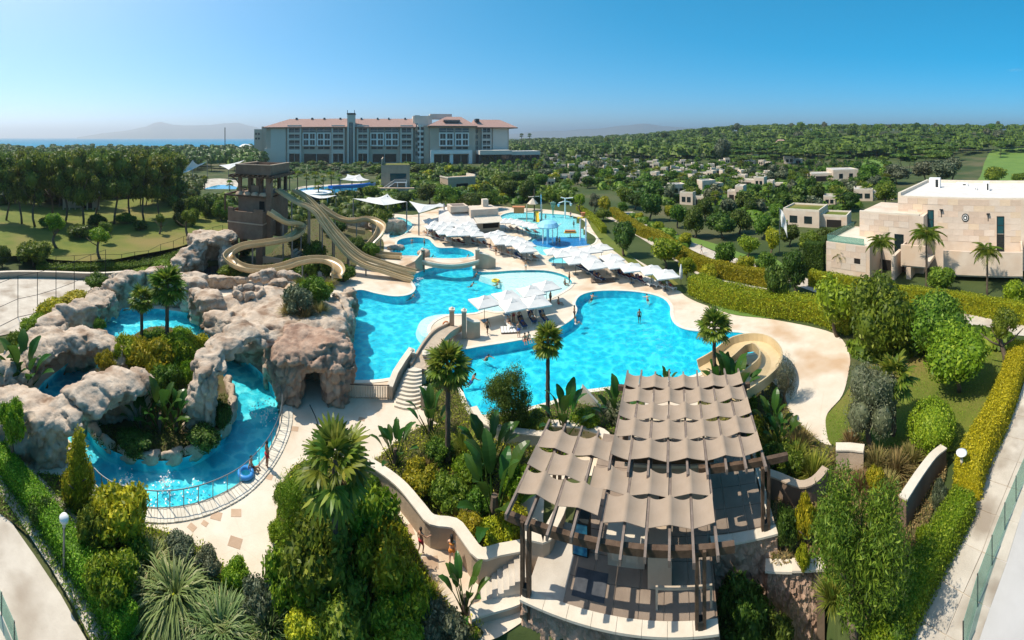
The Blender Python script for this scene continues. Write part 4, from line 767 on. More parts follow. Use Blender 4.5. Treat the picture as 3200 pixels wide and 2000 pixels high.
def golf(name, px, r0):
    w = [at(u, r) for u, r in px]; me = sheet_mesh(name, cat_closed(w, 6), 0, M['golf']); bm = bmesh.new(); bm.from_mesh(me); bmesh.ops.subdivide_edges(bm, edges=bm.edges, cuts=6, use_grid_fill=True)
    for v in bm.verts: v.co.z = terrain(v.co.x, v.co.y) + .35
    bm.to_mesh(me); bm.free(); struct(name, me)
golf('fairway_lawn', [(3000, 150), (3060, 210), (3080, 330), (3110, 420), (3220, 430), (3230, 300), (3220, 170), (3150, 140)], 0)
golf('meadow_lawn', [(1790, 420), (1850, 380), (1900, 380), (1890, 440), (1840, 470)], 0)
golf('meadow_field', [(2700, 240), (2730, 230), (2780, 260), (2760, 330), (2700, 320)], 0)
lay('tennis_court', [(-60, 874), (90, 868), (210, 872), (310, 880), (330, 892), (235, 955), (150, 1000), (70, 1035), (-60, 1060)], .02, M['path'], False)
def ribbon(name, pts, w, z, m, px=True):
    c = cat_open([P(u, v, 0) for u, v in pts] if px else pts, 8); l, r_ = [], []
    for i, p in enumerate(c):
        d = (c[min(i + 1, len(c) - 1)] - c[max(i - 1, 0)]).normalized(); s = Vector((-d.y, d.x, 0)) * w / 2; l.append(p + s); r_.append(p - s)
    return struct(name, sheet_mesh(name, [Vector((p.x, p.y)) for p in l + r_[::-1]], z, m))
ribbon('garden_path', [(1960, 662), (2007, 690), (2074, 724), (2163, 768), (2229, 797), (2300, 818), (2378, 842), (2450, 862), (2560, 900), (2700, 940), (2860, 970), (3000, 998), (3110, 1018), (3230, 1030)], 3.2, .02, M['path'])
ribbon('lower_path', [(1895, 676), (1935, 695), (1990, 730), (2035, 757), (2100, 800), (2165, 838), (2200, 860), (2250, 880), (2330, 897), (2390, 908), (2460, 922), (2540, 940)], 1.6, .03, M['path'])
lay('walkway_path', [(3330, 1100), (3206, 1180), (3185, 1240), (3160, 1310), (3100, 1420), (3040, 1520), (3000, 1610), (2930, 1720), (2860, 1850), (2800, 2010), (2780, 2150), (3000, 2400), (3330, 2400), (3330, 1800)], .03, M['path'], False)
lay('side_path', [(-200, 1430), (0, 1575), (40, 1640), (110, 1740), (190, 1860), (275, 2010), (290, 2200), (0, 2500), (-250, 2300)], .03, M['path'], False)
SOIL = [[(1150, 1500), (1215, 1400), (1330, 1330), (1440, 1330), (1490, 1310), (1560, 1300), (1740, 1300), (1760, 1420), (1640, 1560), (1500, 1735), (1420, 1635), (1345, 1620), (1280, 1560)], [(1290, 1200), (1340, 1150), (1370, 1160), (1400, 1185), (1440, 1235), (1490, 1310), (1440, 1330), (1360, 1320), (1318, 1275)],
        [(1500, 1300), (1560, 1300), (1740, 1258), (1880, 1220), (2000, 1210), (2000, 1330), (1860, 1420), (1700, 1420), (1540, 1380)], [(2330, 1140), (2420, 1200), (2470, 1290), (2560, 1380), (2620, 1400), (2620, 1460), (2400, 1500), (2240, 1430), (2180, 1250), (2240, 1150)],
        [(890, 1500), (960, 1440), (1120, 1440), (1180, 1560), (1250, 1620), (1330, 1780), (1420, 1920), (1500, 2000), (1100, 2100), (700, 2050), (480, 1950), (390, 1780), (400, 1690), (470, 1650), (640, 1720), (760, 1830), (850, 1820), (860, 1640)],
        [(60, 1480), (240, 1500), (350, 1560), (440, 1590), (450, 1700), (380, 1760), (470, 1900), (500, 2100), (330, 2080), (200, 1850), (90, 1680), (-40, 1560)],
        [(2620, 1400), (2800, 1410), (2930, 1420), (2960, 1470), (2900, 1640), (2800, 1900), (2660, 1960), (2600, 1790), (2480, 1768), (2410, 1768), (2405, 1640), (2430, 1560), (2500, 1520), (2560, 1480)]]
for i, q in enumerate(SOIL): lay('planting_bed_soil', q, .035 + .004 * i, M['soil'])
# ------------------------------------------------------------------ pergola with shade cloths
A0 = at(1959, rad(1178, 5.0)); AX = Vector((.9165, -.40, 0)); BX = Vector((-.40, -.9165, 0)); PROT = math.atan2(AX.y, AX.x)
perg = thing('pergola', 'brown timber pergola with rows of sagging beige shade cloths', 'pergola', (A0.x, A0.y, 0), PROT)   # local x = along, local -y = towards the viewer
def pb(name, m, x0, x1, b0, b1, z0, z1, par=None): return link(name, MB().bx(x0, x1, -b1, -b0, z0, z1).mesh(name, M[m]), par or perg)
M['canvas'] = mat('beige_shade_cloth', (.30, .225, .16), (.35, .265, .195), scale=.8, rough=.85)
ZR = 5.0
for a in range(9): pb('rafter', 'wood2', a - .055, a + .055, -.75 if a % 2 else -.6, 7.9 + .1 * (a % 3), ZR - .12, ZR + .14)
for i, a in enumerate(range(-4, 6)): pb('rafter', 'wood2', a + .06 if a >= 0 else a - .055, a + .17 if a >= 0 else a + .055, 5.3 + .1 * (i % 2), 11.65 + .1 * (i % 3), ZR - .42 if a >= 0 else ZR - .12, ZR - .14 if a >= 0 else ZR + .14)
for (x0, x1, b, z) in ((-.5, 8.6, .75, ZR - .45), (4.6, 9.4, 7.25, ZR - .45), (-4.3, 5.9, 10.95, ZR - .75), (-4.2, 5.5, 6.2, ZR - .75)): pb('beam', 'wood', x0, x1, b - .12, b + .12, z - .02, z + .31)
for (x, b) in ((-3.3, 11.05), (4.4, 11.05), (8.1, 7.4), (0, .75), (8.1, .75), (-3.3, 6.2)):
    for dx in (-.2, .12): pb('post', 'wood', x + dx, x + dx + .15, b - .12, b + .12, .2 if (x, b) == (-3.3, 11.05) else 1.2, ZR - .46)
    pb('post_plate', 'dkmetal', x - .08, x + .12, b - .15, b + .15, 1.21, 1.6)
def cloth(xs, dep):
    """a cloth resting on its middle rafter (xs = the bays it covers on each side), its edges fixed lower"""
    vs, fs = [], []; x0, x1 = xs; nx, ny = 8 * round(x1 - x0), 6
    for j in range(ny + 1):
        for i in range(nx + 1):
            x = x0 + (x1 - x0) * i / nx; s = abs(x) / .93; t = j / ny - .5; c = 4 * s * (1 - s) if s < 1 else 0
            vs.append((x, t * (dep - .17 * c), .17 * (1 - s) - .115 * c * (1 - .3 * (2 * t) ** 2) + .02 * (2 * t) ** 2 * (1 - s)))
    for j in range(ny):
        for i in range(nx): fs.append((j * (nx + 1) + i, j * (nx + 1) + i + 1, (j + 1) * (nx + 1) + i + 1, (j + 1) * (nx + 1) + i))
    mb = MB(); mb.add(vs, fs); n = len(vs); mb.add([(x, y, z - .02) for x, y, z in vs], [tuple(reversed(f)) for f in fs]); return mb.mesh('shade_cloth', M['canvas'], True)
CB, CL, CRt = cloth((-.93, .93), 1.44), cloth((-.93, 0), 1.44), cloth((0, .93), 1.44); rng = random.Random(2)
def cl(me, x, b, z): link('shade_cloth', me, perg, (x, -b, z + rng.uniform(-.012, .012)), (rng.uniform(-.015, .015), rng.uniform(-.015, .015), rng.uniform(-.01, .01)), (1, rng.uniform(.95, 1.0), rng.uniform(.85, 1.25)))
for r_ in range(5):
    b = .72 + r_ * 1.46; z = ZR + .16
    if r_ % 2: [cl(CB, x, b, z) for x in (1, 3, 5, 7)]
    else: cl(CRt, 0, b, z); [cl(CB, x, b, z) for x in (2, 4, 6)]; cl(CL, 8, b, z)
for r_ in range(3):
    b = 6.85 + r_ * 1.46
    if r_ == 0: [cl(CB, x, b, ZR + .16) for x in (-3, -1)]; continue
    z0, z1 = ZR + .16, ZR - .10
    if r_ % 2: cl(CRt, -4, b, z0); cl(CB, -2, b, z0); [cl(CB, x + .115, b, z1) for x in (0, 2, 4)]
    else: [cl(CB, x, b, z0) for x in (-3, -1)]; [cl(CB, x + .115, b, z1) for x in (1, 3)]; cl(CL, 5.115, b, z1)
for x in (-2, 0, 2): cl(CB, x + (.115 if x >= 0 else 0), 11.0 - 1.25, ZR + .16 if x < 0 else ZR - .1) if False else None
# terrace under it
ter = struct('terrace_floor', MB().mesh('x') if False else (lambda mb: mb.mesh('terrace_floor', mat('terrace_slabs', (.22, .165, .125), (.30, .23, .175), scale=.8, rough=.8, bump=.3)))(MB().bx(0, .01, 0, .01, -1, -.99)))
ter.location = perg.location; ter.rotation_euler = (0, 0, PROT)
def tb(name, m, x0, x1, b0, b1, z0, z1): return link(name, MB().bx(x0, x1, -b1, -b0, z0, z1).mesh(name, M[m]), ter)
tmat = ter.data.materials[0]; M['terrace'] = tmat
for x0, x1, b0, b1 in ((-1.6, 5.1, 7.2, 10.8), (5.1, 8.3, .5, 7.2), (-1.6, 5.1, .5, 7.2)):
    nx, nb = max(1, round((x1 - x0) / 1.1)), max(1, round((b1 - b0) / 1.3)); link('base_slab', MB().bx(x0, x1, -b1, -b0, -.3, 1.14).mesh('base_slab', M['cap']), ter)
    for i in range(nx):
        for j in range(nb): dx, db = (x1 - x0) / nx, (b1 - b0) / nb; tb('slab', 'terrace', x0 + i * dx + .015, x0 + (i + 1) * dx - .015, b0 + j * db + .015, b0 + (j + 1) * db - .015, 1.142, 1.2)
link('base_slab', MB().bx(-3.3, -1.6, -10.8, -7.2, -.3, 1.19).mesh('base_slab', M['path']), ter)
o = thing('terrace_wall', 'rough red stone retaining wall with white coping under the pergola front', 'wall', perg.location, PROT)
wm = MB(); nx, nz = 90, 40; vs = [(-3.45 + 8.7 * i / nx, -11.1 - .16 * noise.fractal(Vector((i * .28, j * .28, 0)), .8, 2, 4) - .1 * noise.voronoi(Vector((i * .25, j * .25, 4)))[0][0], 1.15 - 5.2 * j / nz) for j in range(nz + 1) for i in range(nx + 1)]
wm.add(vs, [(j * (nx + 1) + i, (j + 1) * (nx + 1) + i, (j + 1) * (nx + 1) + i + 1, j * (nx + 1) + i + 1) for j in range(nz) for i in range(nx)]); link('stone_face', wm.mesh('stone_face', M['rock2'], False), o)
link('wall_core', MB().bx(-3.4, 5.2, -10.95, -10.81, -4, 1.14).bx(5.05, 5.2, -11.2, -7.6, -4, 1.14).mesh('wall_core', M['brown']), o)
for i in range(8): link('coping', MB().bx(-3.45 + i * 1.08 + .008, -3.45 + (i + 1) * 1.08 - .008, -11.36, -10.82, 1.16, 1.27).mesh('coping', M['cap']), o)
o = thing('corner_wall', 'red stone wall below the right end of the pergola terrace', 'wall', perg.location, PROT)
wm = MB(); vs = [(5.22 + 3.5 * i / 36, -7.62 - .18 * noise.fractal(Vector((i * .28, j * .28, 9)), .8, 2, 4) - .1 * noise.voronoi(Vector((i * .25, j * .25, 8)))[0][0], 1.1 - 5.2 * j / 40) for j in range(41) for i in range(37)]
wm.add(vs, [(j * 37 + i, (j + 1) * 37 + i, (j + 1) * 37 + i + 1, j * 37 + i + 1) for j in range(40) for i in range(36)]); link('stone_face', wm.mesh('stone_face', M['rock2'], False), o); link('wall_core', MB().bx(5.21, 8.7, -7.5, -7.22, -4, 1.1).bx(8.5, 8.72, -7.2, -.5, -1, 1.1).mesh('wall_core', M['render']), o)
for i in range(3): link('coping', MB().bx(5.21 + i * 1.17, 5.21 + (i + 1) * 1.17 - .015, -7.8, -7.3, 1.12, 1.23).mesh('coping', M['cap']), o)
def lb(name, label, cat, *bs):
    o = thing(name, label, cat, perg.location, PROT)
    for pn, m, *q in bs: link(pn, MB().bx(q[0], q[1], -q[3], -q[2], q[4], q[5]).mesh(pn, M[m]), o)
    return o
M['teal'] = mat('blue_box_panel', (.02, .12, .22), (.10, .42, .52), scale=3, rough=.3, detail=1)
lb('vending_cooler', 'blue lit drinks cooler standing under the left side of the pergola', 'cooler', ('cabinet', 'dkmetal', -1.7, -.9, 8.0, 8.7, 1.2, 2.9), ('front_panel', 'teal', -1.65, -.95, 8.71, 8.74, 1.3, 2.8))
lb('bar_counter', 'sand coloured bar counter in shade beside the blue cooler', 'counter', ('counter', 'render', .1, 1.9, 8.0, 8.8, 1.2, 2.4), ('counter_top', 'cap', .0, 2.0, 7.9, 8.9, 2.4, 2.5), ('sign_panel', 'wood3', .3, .8, 8.81, 8.84, 1.5, 2.1), ('sign_panel', 'wood3', 1.0, 1.6, 8.81, 8.84, 1.5, 2.1))
lb('bar_wall', 'plain sand rendered pier behind the bar counter', 'wall', ('pier', 'render', 2.1, 3.2, 8.6, 9.6, 1.2, 3.2))
lb('hut', 'tan block with flat roof under the far half of the pergola', 'building', ('wall', 'render', .8, 5.0, 2.5, 6.0, 1.2, 3.9), ('roof', 'cap', .6, 5.2, 2.3, 6.2, 3.9, 4.05), ('door', 'dark', 2.5, 3.4, 6.01, 6.04, 1.2, 3.3))
M['slate'] = mat('slate_mat', (.05, .055, .065), (.08, .085, .095), scale=3, rough=.8)
lb('floor_mat', 'dark slate mat on the terrace slabs beside the cooler', 'mat', ('mat', 'slate', -1.3, .2, 9.2, 10.4, 1.202, 1.225))
lb('side_railing', 'thin pale railing at the right end of the terrace', 'railing', ('rail', 'cap', 8.2, 8.26, 4.5, 7.2, 2.0, 2.06), ('post', 'cap', 8.2, 8.26, 7.1, 7.16, 1.2, 2.0), ('post', 'cap', 8.2, 8.26, 5.8, 5.86, 1.2, 2.0), ('post', 'cap', 8.2, 8.26, 4.5, 4.56, 1.2, 2.0))
lb('front_railing', 'pale timber rail on short posts beneath the near rafters', 'railing', ('rail', 'wood3', 2.5, 5.0, 10.3, 10.4, 2.1, 2.2), ('post', 'wood3', 2.5, 2.6, 10.3, 10.4, 1.2, 2.1), ('post', 'wood3', 4.9, 5.0, 10.3, 10.4, 1.2, 2.1))
# ------------------------------------------------------------------ garden walls: capped ribbons through photo points
def gwall(name, label, pts, h, th=.38, m='render', z0=-.3, capm='cap', caph=.1, k=3, smooth=True, hs=None):
    w = [P(u, v, 0) for u, v in pts]; c = cat_open(w, k) if smooth else w
    o = thing(name, label, 'wall', (c[0].x, c[0].y, 0)); c = [Vector((p.x - c[0].x, p.y - c[0].y, 0)) for p in c]; n = len(c)
    H_ = [np.interp(i / (n - 1), np.linspace(0, 1, len(hs)), hs) for i in range(n)] if hs else [h] * n
    def rib(t, za, zb):
        mb = MB(); L_, R_ = [], []
        for i, p in enumerate(c):
            d = (c[min(i + 1, n - 1)] - c[max(i - 1, 0)]).normalized(); s = Vector((-d.y, d.x, 0)) * t / 2; L_.append(p + s); R_.append(p - s)
        vs = []
        for i in range(n): vs += [(L_[i].x, L_[i].y, za(i)), (L_[i].x, L_[i].y, zb(i)), (R_[i].x, R_[i].y, zb(i)), (R_[i].x, R_[i].y, za(i))]
        fs = [(i * 4 + a, (i + 1) * 4 + a, (i + 1) * 4 + (a + 1) % 4, i * 4 + (a + 1) % 4) for i in range(n - 1) for a in range(4)] + [(3, 2, 1, 0), tuple((n - 1) * 4 + a for a in range(4))]
        return mb.add(vs, fs)
    def fix(mb, nm, m_):
        me = mb.mesh(nm, m_); bm = bmesh.new(); bm.from_mesh(me); bmesh.ops.recalc_face_normals(bm, faces=bm.faces); bm.to_mesh(me); bm.free(); return me
    link('wall_body', fix(rib(th, lambda i: z0, lambda i: H_[i]), 'wall_body', M[m]), o)
    if caph: link('coping', fix(rib(th + .14, lambda i: H_[i] + .002, lambda i: H_[i] + caph), 'coping', M[capm]), o)
    return o
gwall('ramp_wall', 'winding sand wall with white coping beside the ramp to the pergola', [(1152, 1505), (1210, 1545), (1262, 1592), (1315, 1660), (1350, 1700), (1420, 1712), (1455, 1755), (1500, 1812), (1560, 1800), (1630, 1786)], 1.25, .45)
gwall('planter_wall', 'sand wall with broad white top turning the corner left of the cooler', [(1634, 1786), (1700, 1802), (1706, 1800), (1745, 1720), (1755, 1690)], 1.9, .45, smooth=False)
gwall('terrace_edge_wall', 'low white topped kerb wall along the near side of the ramp', [(1470, 1945), (1530, 1925), (1600, 1905), (1645, 1885)], .35, .4)
gwall('channel_wall', 'pale curved channel wall with inner trough behind the banana plants', [(1480, 1310), (1505, 1350), (1560, 1378), (1640, 1392), (1700, 1398)], .9, .4, m='cap')
gwall('slide_channel_wall', 'ochre curved channel wall just behind the left edge of the pergola', [(1700, 1362), (1800, 1368), (1880, 1392), (1900, 1420)], .9, .5, m='slide')
gwall('brown_wall', 'tall brown garden wall with stepped pale coping at the right', [(2822, 1655), (2870, 1570), (2915, 1500), (2950, 1462)], 1.6, .4, m='brown', hs=[1.7, 1.6, 1.5, 1.35])
gwall('pale_wall', 'short pale rendered wall with angled top between the grasses', [(2612, 1462), (2655, 1462), (2700, 1468)], 1.35, .5, m='render', smooth=False)
gwall('curved_wall', 'curved brown wall dipping behind the right pergola post', [(2400, 1545), (2440, 1560), (2500, 1585), (2545, 1570), (2580, 1530)], 1.3, .35, m='brown', capm='render')
gwall('court_wall', 'low sand wall along the back of the tennis court', [(-40, 870), (60, 866), (180, 868), (300, 872), (400, 866)], .9, .4, caph=.08)
gwall('lawn_wall', 'low pale kerb wall at the top corner of the mounded lawn', [(640, 690), (680, 702), (712, 712)], .5, .4, caph=.06)
o = thing('retaining_wall', 'red rough stone wall with stepped pale top at the bottom right', 'wall', P(2400, 1790)); fr = Frame(P(2398, 1775), P(2552, 1775)); o.location = fr.o; o.rotation_euler = (0, 0, fr.rot)
wm = MB(); Lw = fr.L; vs = [(Lw * i / 40, -.2 * noise.fractal(Vector((i * .3, j * .3, 19)), .8, 2, 4) - .12 * noise.voronoi(Vector((i * .3, j * .3, 2)))[0][0], -.02 - 5 * j / 44) for j in range(45) for i in range(41)]
wm.add(vs, [(j * 41 + i, (j + 1) * 41 + i, (j + 1) * 41 + i + 1, j * 41 + i + 1) for j in range(44) for i in range(40)]); link('stone_face', wm.mesh('stone_face', M['rock2'], False), o); link('side_face', MB().bx(Lw + .01, Lw + .4, -.15, 5, -5, .05).bx(0, Lw, .15, .4, -5, -.03).mesh('side_face', M['brown']), o)
link('coping', MB().bx(-.1, Lw * .5, -.25, .35, 0, .12).mesh('coping', M['cap']), o); link('coping', MB().bx(Lw * .5, Lw + .45, -.25, .35, .06, .18).mesh('coping', M['cap']), o)
# steps up to the terrace from the ramp
st = thing('terrace_steps', 'pale steps climbing from the ramp to the pergola terrace', 'steps', (0, 0, 0))
for i in range(8):
    u = 1500 + i * 17.5; a, b = P(u, 1818 - i * 4.2), P(u + 17.5, 1818 - (i + 1) * 4.2); c, d = P(u + 17.5 + 4, 1905 - i * 3), P(u + 4, 1908 - i * 3); link('step', MB().prism([(p.x, p.y) for p in (a, b, c, d)], -.1, .05 + .145 * (i + 1)).mesh('step', M['path']), st)
# ------------------------------------------------------------------ stone stair, bridge, pillars
def pillar(name, label, u, v, vt, w, m='render', lamp=True):
    r = rad(v); p = P(u, v); h = hgt(vt, r); o = thing(name, label, 'pillar', p, ang(u)); s = w * r / F / 2
    link('shaft', MB().bx(-s, s, -s, s, -.3, h - .25).mesh('shaft', M[m]), o); link('pillar_cap', MB().bx(-s * 1.25, s * 1.25, -s * 1.25, s * 1.25, h - .25, h - .1).lathe([(s * .9, h - .1), (s * .6, h + .05), (s * .1, h + .15)], 8).mesh('pillar_cap', M['cap']), o); return o
pillar('stone_pillar', 'left of the two stone pillars at the island end of the bridge', 1412, 1038, 962, 15)
pillar('stone_pillar', 'right of the two stone pillars at the island end of the bridge', 1450, 1056, 966, 14)
pillar('stone_pillar', 'slim stone pillar at the top of the steps, left side', 1286, 1182, 1093, 17)
pillar('stone_pillar', 'stone pillar at the near end of the arched bridge, behind the tall palm', 1332, 1176, 1098, 20)
pillar('stone_pillar', 'stout stone pillar at the right foot of the steps', 1325, 1274, 1212, 21)
pillar('stone_pillar', 'dark stone pillar at the left end of the far footbridge', 1322, 843, 776, 11, 'brown')
pillar('stone_pillar', 'broad stone pillar at the right end of the far footbridge', 1492, 838, 776, 13)
w = gwall('bridge_wall', 'stepped stone wall beside the island bridge pillar', [(1458, 1056), (1478, 1056), (1497, 1052)], 1.9, .6, smooth=False, hs=[2.1, 1.8, 1.7])
gwall('bridge_wall', 'crenellated stone wall ramping down left of the far footbridge', [(1318, 843), (1300, 846), (1272, 838)], 2, .7, smooth=False, hs=[2.9, 1.7, .5]); gwall('bridge_wall', 'thick stone wall right of the far footbridge', [(1499, 838), (1525, 839), (1546, 836)], 2.4, .8, smooth=False, hs=[2.6, 2.3, 1.5])
b = thing('footbridge', 'curved low stone footbridge between the upper and main pools', 'bridge', (0, 0, 0)); ra = rad(843)
c = cat_open([at(u, r, z) for u, r, z in ((1324, 65.5, 1.35), (1365, 64.3, 1.2), (1407, 63.8, 1.15), (1450, 64.3, 1.2), (1490, 65.5, 1.35))], 5); link('deck', MB().sweep(c, [(-.8, -.35), (.8, -.35), (.8, .1), (-.8, .1)], closed_prof=True, cap=True).mesh('deck', M['render']), b); link('parapet', MB().sweep(c, [(.6, .102), (.8, .102), (.8, .4), (.6, .4)], closed_prof=True, cap=True).mesh('parapet', M['cap']), b)
b = thing('arched_bridge', 'narrow arched bridge of worn planks from the steps to the pool island', 'bridge', (0, 0, 0))
ctr = cat_open([at(1310, 34.6, 1.6), at(1345, 37.2, 2.0), at(1380, 40.0, 1.9), at(1425, 44.2, .7)], 9); link('arch', MB().sweep(ctr, [(-.75, -.45), (.75, -.45), (.75, -.05), (-.75, -.05)], closed_prof=True, cap=True).mesh('arch', M['render']), b)
for s in (-1, 1): link('kerb', MB().sweep(ctr, [(s * .8 - .1, -.06), (s * .8 + .1, -.06), (s * .8 + .1, .3), (s * .8 - .1, .3)], closed_prof=True, cap=True).mesh('kerb', M['render']), b)
for i in range(len(ctr) - 1):
    for f in (0, .5):
        p, q = ctr[i].lerp(ctr[i + 1], f + .02), ctr[i].lerp(ctr[i + 1], f + .47); link('plank', MB().sweep([p, q], [(-.68, -.04), (.68, -.04), (.68, .03), (-.68, .03)], closed_prof=True, cap=True).mesh('plank', M['wood3']), b)
s_ = thing('stone_stairs', 'curved pale stone stairs climbing to the arched bridge', 'stairs', (0, 0, 0))
for i in range(10):
    f = i / 10; z1 = .16 * (i + 1); rr = 31.9 + i * .27; u0, u1 = 1232 + 46 * f, 1318; pts = [at(u0 + (u1 - u0) * t, rr - .35 * math.sin(math.pi * t) * (1 - f * .6)) for t in np.linspace(0, 1, 7)] + [at(u1, 34.6), at(u0, 34.6)]
    link('step', MB().prism([(p.x, p.y) for p in pts], -.1 if i == 0 else z1 - .161, z1).mesh('step', M['cap']), s_)
link('landing', MB().prism([(p.x, p.y) for p in (at(1282, 34.6), at(1330, 34.6), at(1335, 36), at(1288, 36))], -1.4, 1.6).mesh('landing', M['cap']), s_)
gwall('stair_wall', 'stepped sand parapet down the left side of the stone stairs', [(1218, 1250), (1236, 1225), (1262, 1200), (1286, 1178)], 1.5, .4, smooth=False, hs=[1.1, 1.7, 2.2, 2.6], caph=.08)
f = thing('slat_fence', 'short fence of upright tan slats between cave rock and stairs', 'fence', P(1085, 1246))
a, b_ = P(1085, 1246), P(1216, 1250); n_ = 26
for i in range(n_): p = a.lerp(b_, i / (n_ - 1)); link('slat', MB().box(p.x - a.x, p.y - a.y, .62, .085, .05, 1.1, math.atan2((b_ - a).y, (b_ - a).x)).mesh('slat', M['wood3']), f)
for z in (.12, 1.2): link('rail', MB().tube([(0, 0.06, z), (b_.x - a.x, b_.y - a.y + .06, z)], .04, 6).mesh('rail', M['wood']), f)
# ------------------------------------------------------------------ parasols
def canopy(s, ze, za):
    za += .15
    mb = MB(); n = 4; vs = [(-s, -s, ze), (s, -s, ze), (s, s, ze), (-s, s, ze)]; mid = [(0, -s * .98, ze - .03), (s * .98, 0, ze - .03), (0, s * .98, ze - .03), (-s * .98, 0, ze - .03)]
    vs = vs + mid + [(0, 0, za)]; fs = [(0, 4, 8), (4, 1, 8), (1, 5, 8), (5, 2, 8), (2, 6, 8), (6, 3, 8), (3, 7, 8), (7, 0, 8)]; mb.add(vs, fs)
    lo = [(x, y, z - .16) for x, y, z in vs[:8]]; o_ = [0, 4, 1, 5, 2, 6, 3, 7]; mb.add(vs[:8] + lo, [(o_[i], o_[i] + 8, o_[(i + 1) % 8] + 8, o_[(i + 1) % 8]) for i in range(8)]); return mb
um_c, um_v = canopy(1.5, 2.35, 2.85).mesh('canopy', M['cloth']), canopy(.42, 2.86, 3.0).mesh('vent_cap', M['cloth'])
um_p = MB().tube([(0, 0, 0), (0, 0, 3.1)], .035, 6).mesh('pole', M['wood']); um_b = MB().bx(-.35, .35, -.35, .35, 0, .1).mesh('base_plate', M['metal']); um_r = MB()
for k in range(8): a = k * math.pi / 4; l = 1.45 if k % 2 == 0 else 2.0; um_r.tube([(0, 0, 2.78), (math.cos(a) * l, math.sin(a) * l, 2.3)], .02, 4)
um_r = um_r.mesh('ribs', M['wood']); PAR = []
vs_gap = MB().lathe([(.22, 2.8), (.2, 2.9)], 8).mesh('vent_gap', M['dkmetal']); um_f = MB().lathe([(.05, 3.0), (.06, 3.08), (.02, 3.16)], 6).mesh('finial', M['wood'])
def parasol(u, v, label, group, rz=0.0, s=1.0):
    r = F * (H - 2.6) / (v - 430.0); o = thing('parasol', label, 'parasol', at(u, r), ang(u) + rz, group); o.scale = (s, s, 1)
    for n_, me in (('canopy', um_c), ('vent_cap', um_v), ('pole', um_p), ('base_plate', um_b)): link(n_, me, o)
    if r < 75: link('vent_gap', vs_gap, o); link('finial', um_f, o)
    PAR.append((u, v)); return o
def cluster(pts, what, where, group, rz, s=1.0):
    pts = sorted(pts); rng = random.Random(len(pts))
    for i, (u, v) in enumerate(pts): parasol(u, v, f'{what}, {nth(i, len(pts))} {where}', group, rz + rng.uniform(-.08, .08), s)
cluster([(1514, 936), (1584, 919), (1602, 946), (1658, 904), (1675, 936), (1708, 888)], 'large white square parasol', 'of six on the pool peninsula', 'parasols on the pool peninsula', .42)
cluster([(1786, 778), (1816, 792), (1839, 805), (1799, 808), (1859, 823), (1912, 801), (1925, 821), (1974, 831), (2036, 838), (2080, 852)], 'white parasol', 'of the row along the green lawn', 'parasols along the lawn edge', .35, 1.1)
cluster([(1847, 777), (1880, 769)], 'white parasol', 'of two below the blue splash pool', 'two parasols below the splash pool', .3, 1.1)
cluster([(1534, 732), (1557, 726), (1560, 742), (1590, 742), (1567, 752), (1600, 755), (1617, 746), (1630, 765), (1645, 760), (1646, 775), (1730, 782), (1757, 790)], 'white parasol', 'in the diagonal rows right of the kiosk', 'parasols right of the kiosk', .25, 1.0)
cluster([(1342, 688), (1359, 696), (1375, 683), (1372, 709), (1385, 699), (1398, 712), (1402, 686), (1412, 699), (1415, 727), (1431, 716), (1445, 706), (1451, 726), (1428, 692), (1465, 699), (1478, 722), (1491, 728), (1388, 722), (1352, 706), (1474, 711)], 'white parasol', 'in the cluster left of the kiosk', 'parasols left of the kiosk', .25, 1.02)
cluster([(1580, 688), (1597, 688), (1617, 691), (1633, 696), (1653, 700), (1673, 705)], 'white parasol', 'in the row between kiosk and splash pool', 'parasols behind the kiosk', .2, 1.1)
for u, v, l in ((1512, 628, 'cream parasol alone under trees behind the kiosk'), (1403, 650, 'pale greenish parasol beside the small white sail'), (1375, 640, 'cream parasol half behind the sail post'), (2150, 845, 'closed white parasol at the end of the lawn row')):
    if 'closed' in l:
        o = thing('closed_parasol', l, 'parasol', P(2128, 892)); link('folded_canopy', MB().lathe([(.12, .9), (.3, 1.1), (.26, 2.2), (.1, 3.0), (.03, 3.2)], 8).mesh('folded_canopy', M['cloth'], True), o); link('pole', um_p, o)
    else: parasol(u, v, l, None)
# ------------------------------------------------------------------ sun loungers
def lounger_parts(mfab):
    f = MB()
    for y in (-.32, .32): f.bx(-1.0, .95, y - .03, y + .03, .26, .32)
    for x in (-.85, .8):
        for y in (-.32, .32): f.bx(x - .03, x + .03, y - .03, y + .03, 0, .26)
    m = MB().bx(-.98, .35, -.33, .33, .33, .40); b = MB(); b.sweep([(.36, 0, .36), (1.0, 0, .78)], [(-.33, 0), (.33, 0), (.33, .07), (-.33, .07)], closed_prof=True, cap=True)
    return [('frame', f.mesh('frame', M['white'])), ('mattress', m.mesh('mattress', mfab)), ('backrest', b.mesh('backrest', mfab))]
M['navy'] = mat('navy_towel', (.02, .04, .10), (.03, .08, .2), scale=3, rough=.9); M['red'] = mat('wine_red_towel', (.16, .02, .03), rough=.9); M['sand'] = mat('cream_mattress', (.55, .46, .36), rough=.9)
LP = {k: lounger_parts(M[m]) for k, m in (('white', 'cloth'), ('navy', 'navy'), ('red', 'red'), ('cream', 'sand'))}
def lounger(u, v, rz, kind, label, group):
    o = thing('sun_lounger', label, 'sun lounger', P(u, v), ang(u) + rz, group)
    for n_, me in LP[kind]: link(n_, me, o)
def lrow(pts, kinds, rz, what, group):
    pts = sorted(pts)
    for i, (u, v) in enumerate(pts): kd = kinds[i % len(kinds)]; lounger(u, v, rz + .07 * math.sin(i * 3), kd, f'{kd} sun lounger, {nth(i, len(pts))} {what}', group)
lrow([(2024, 890), (2046, 893), (2067, 897), (2097, 902)], ['white'], 2.2, 'of four at the hedge end of the lawn row', 'loungers at the hedge end')
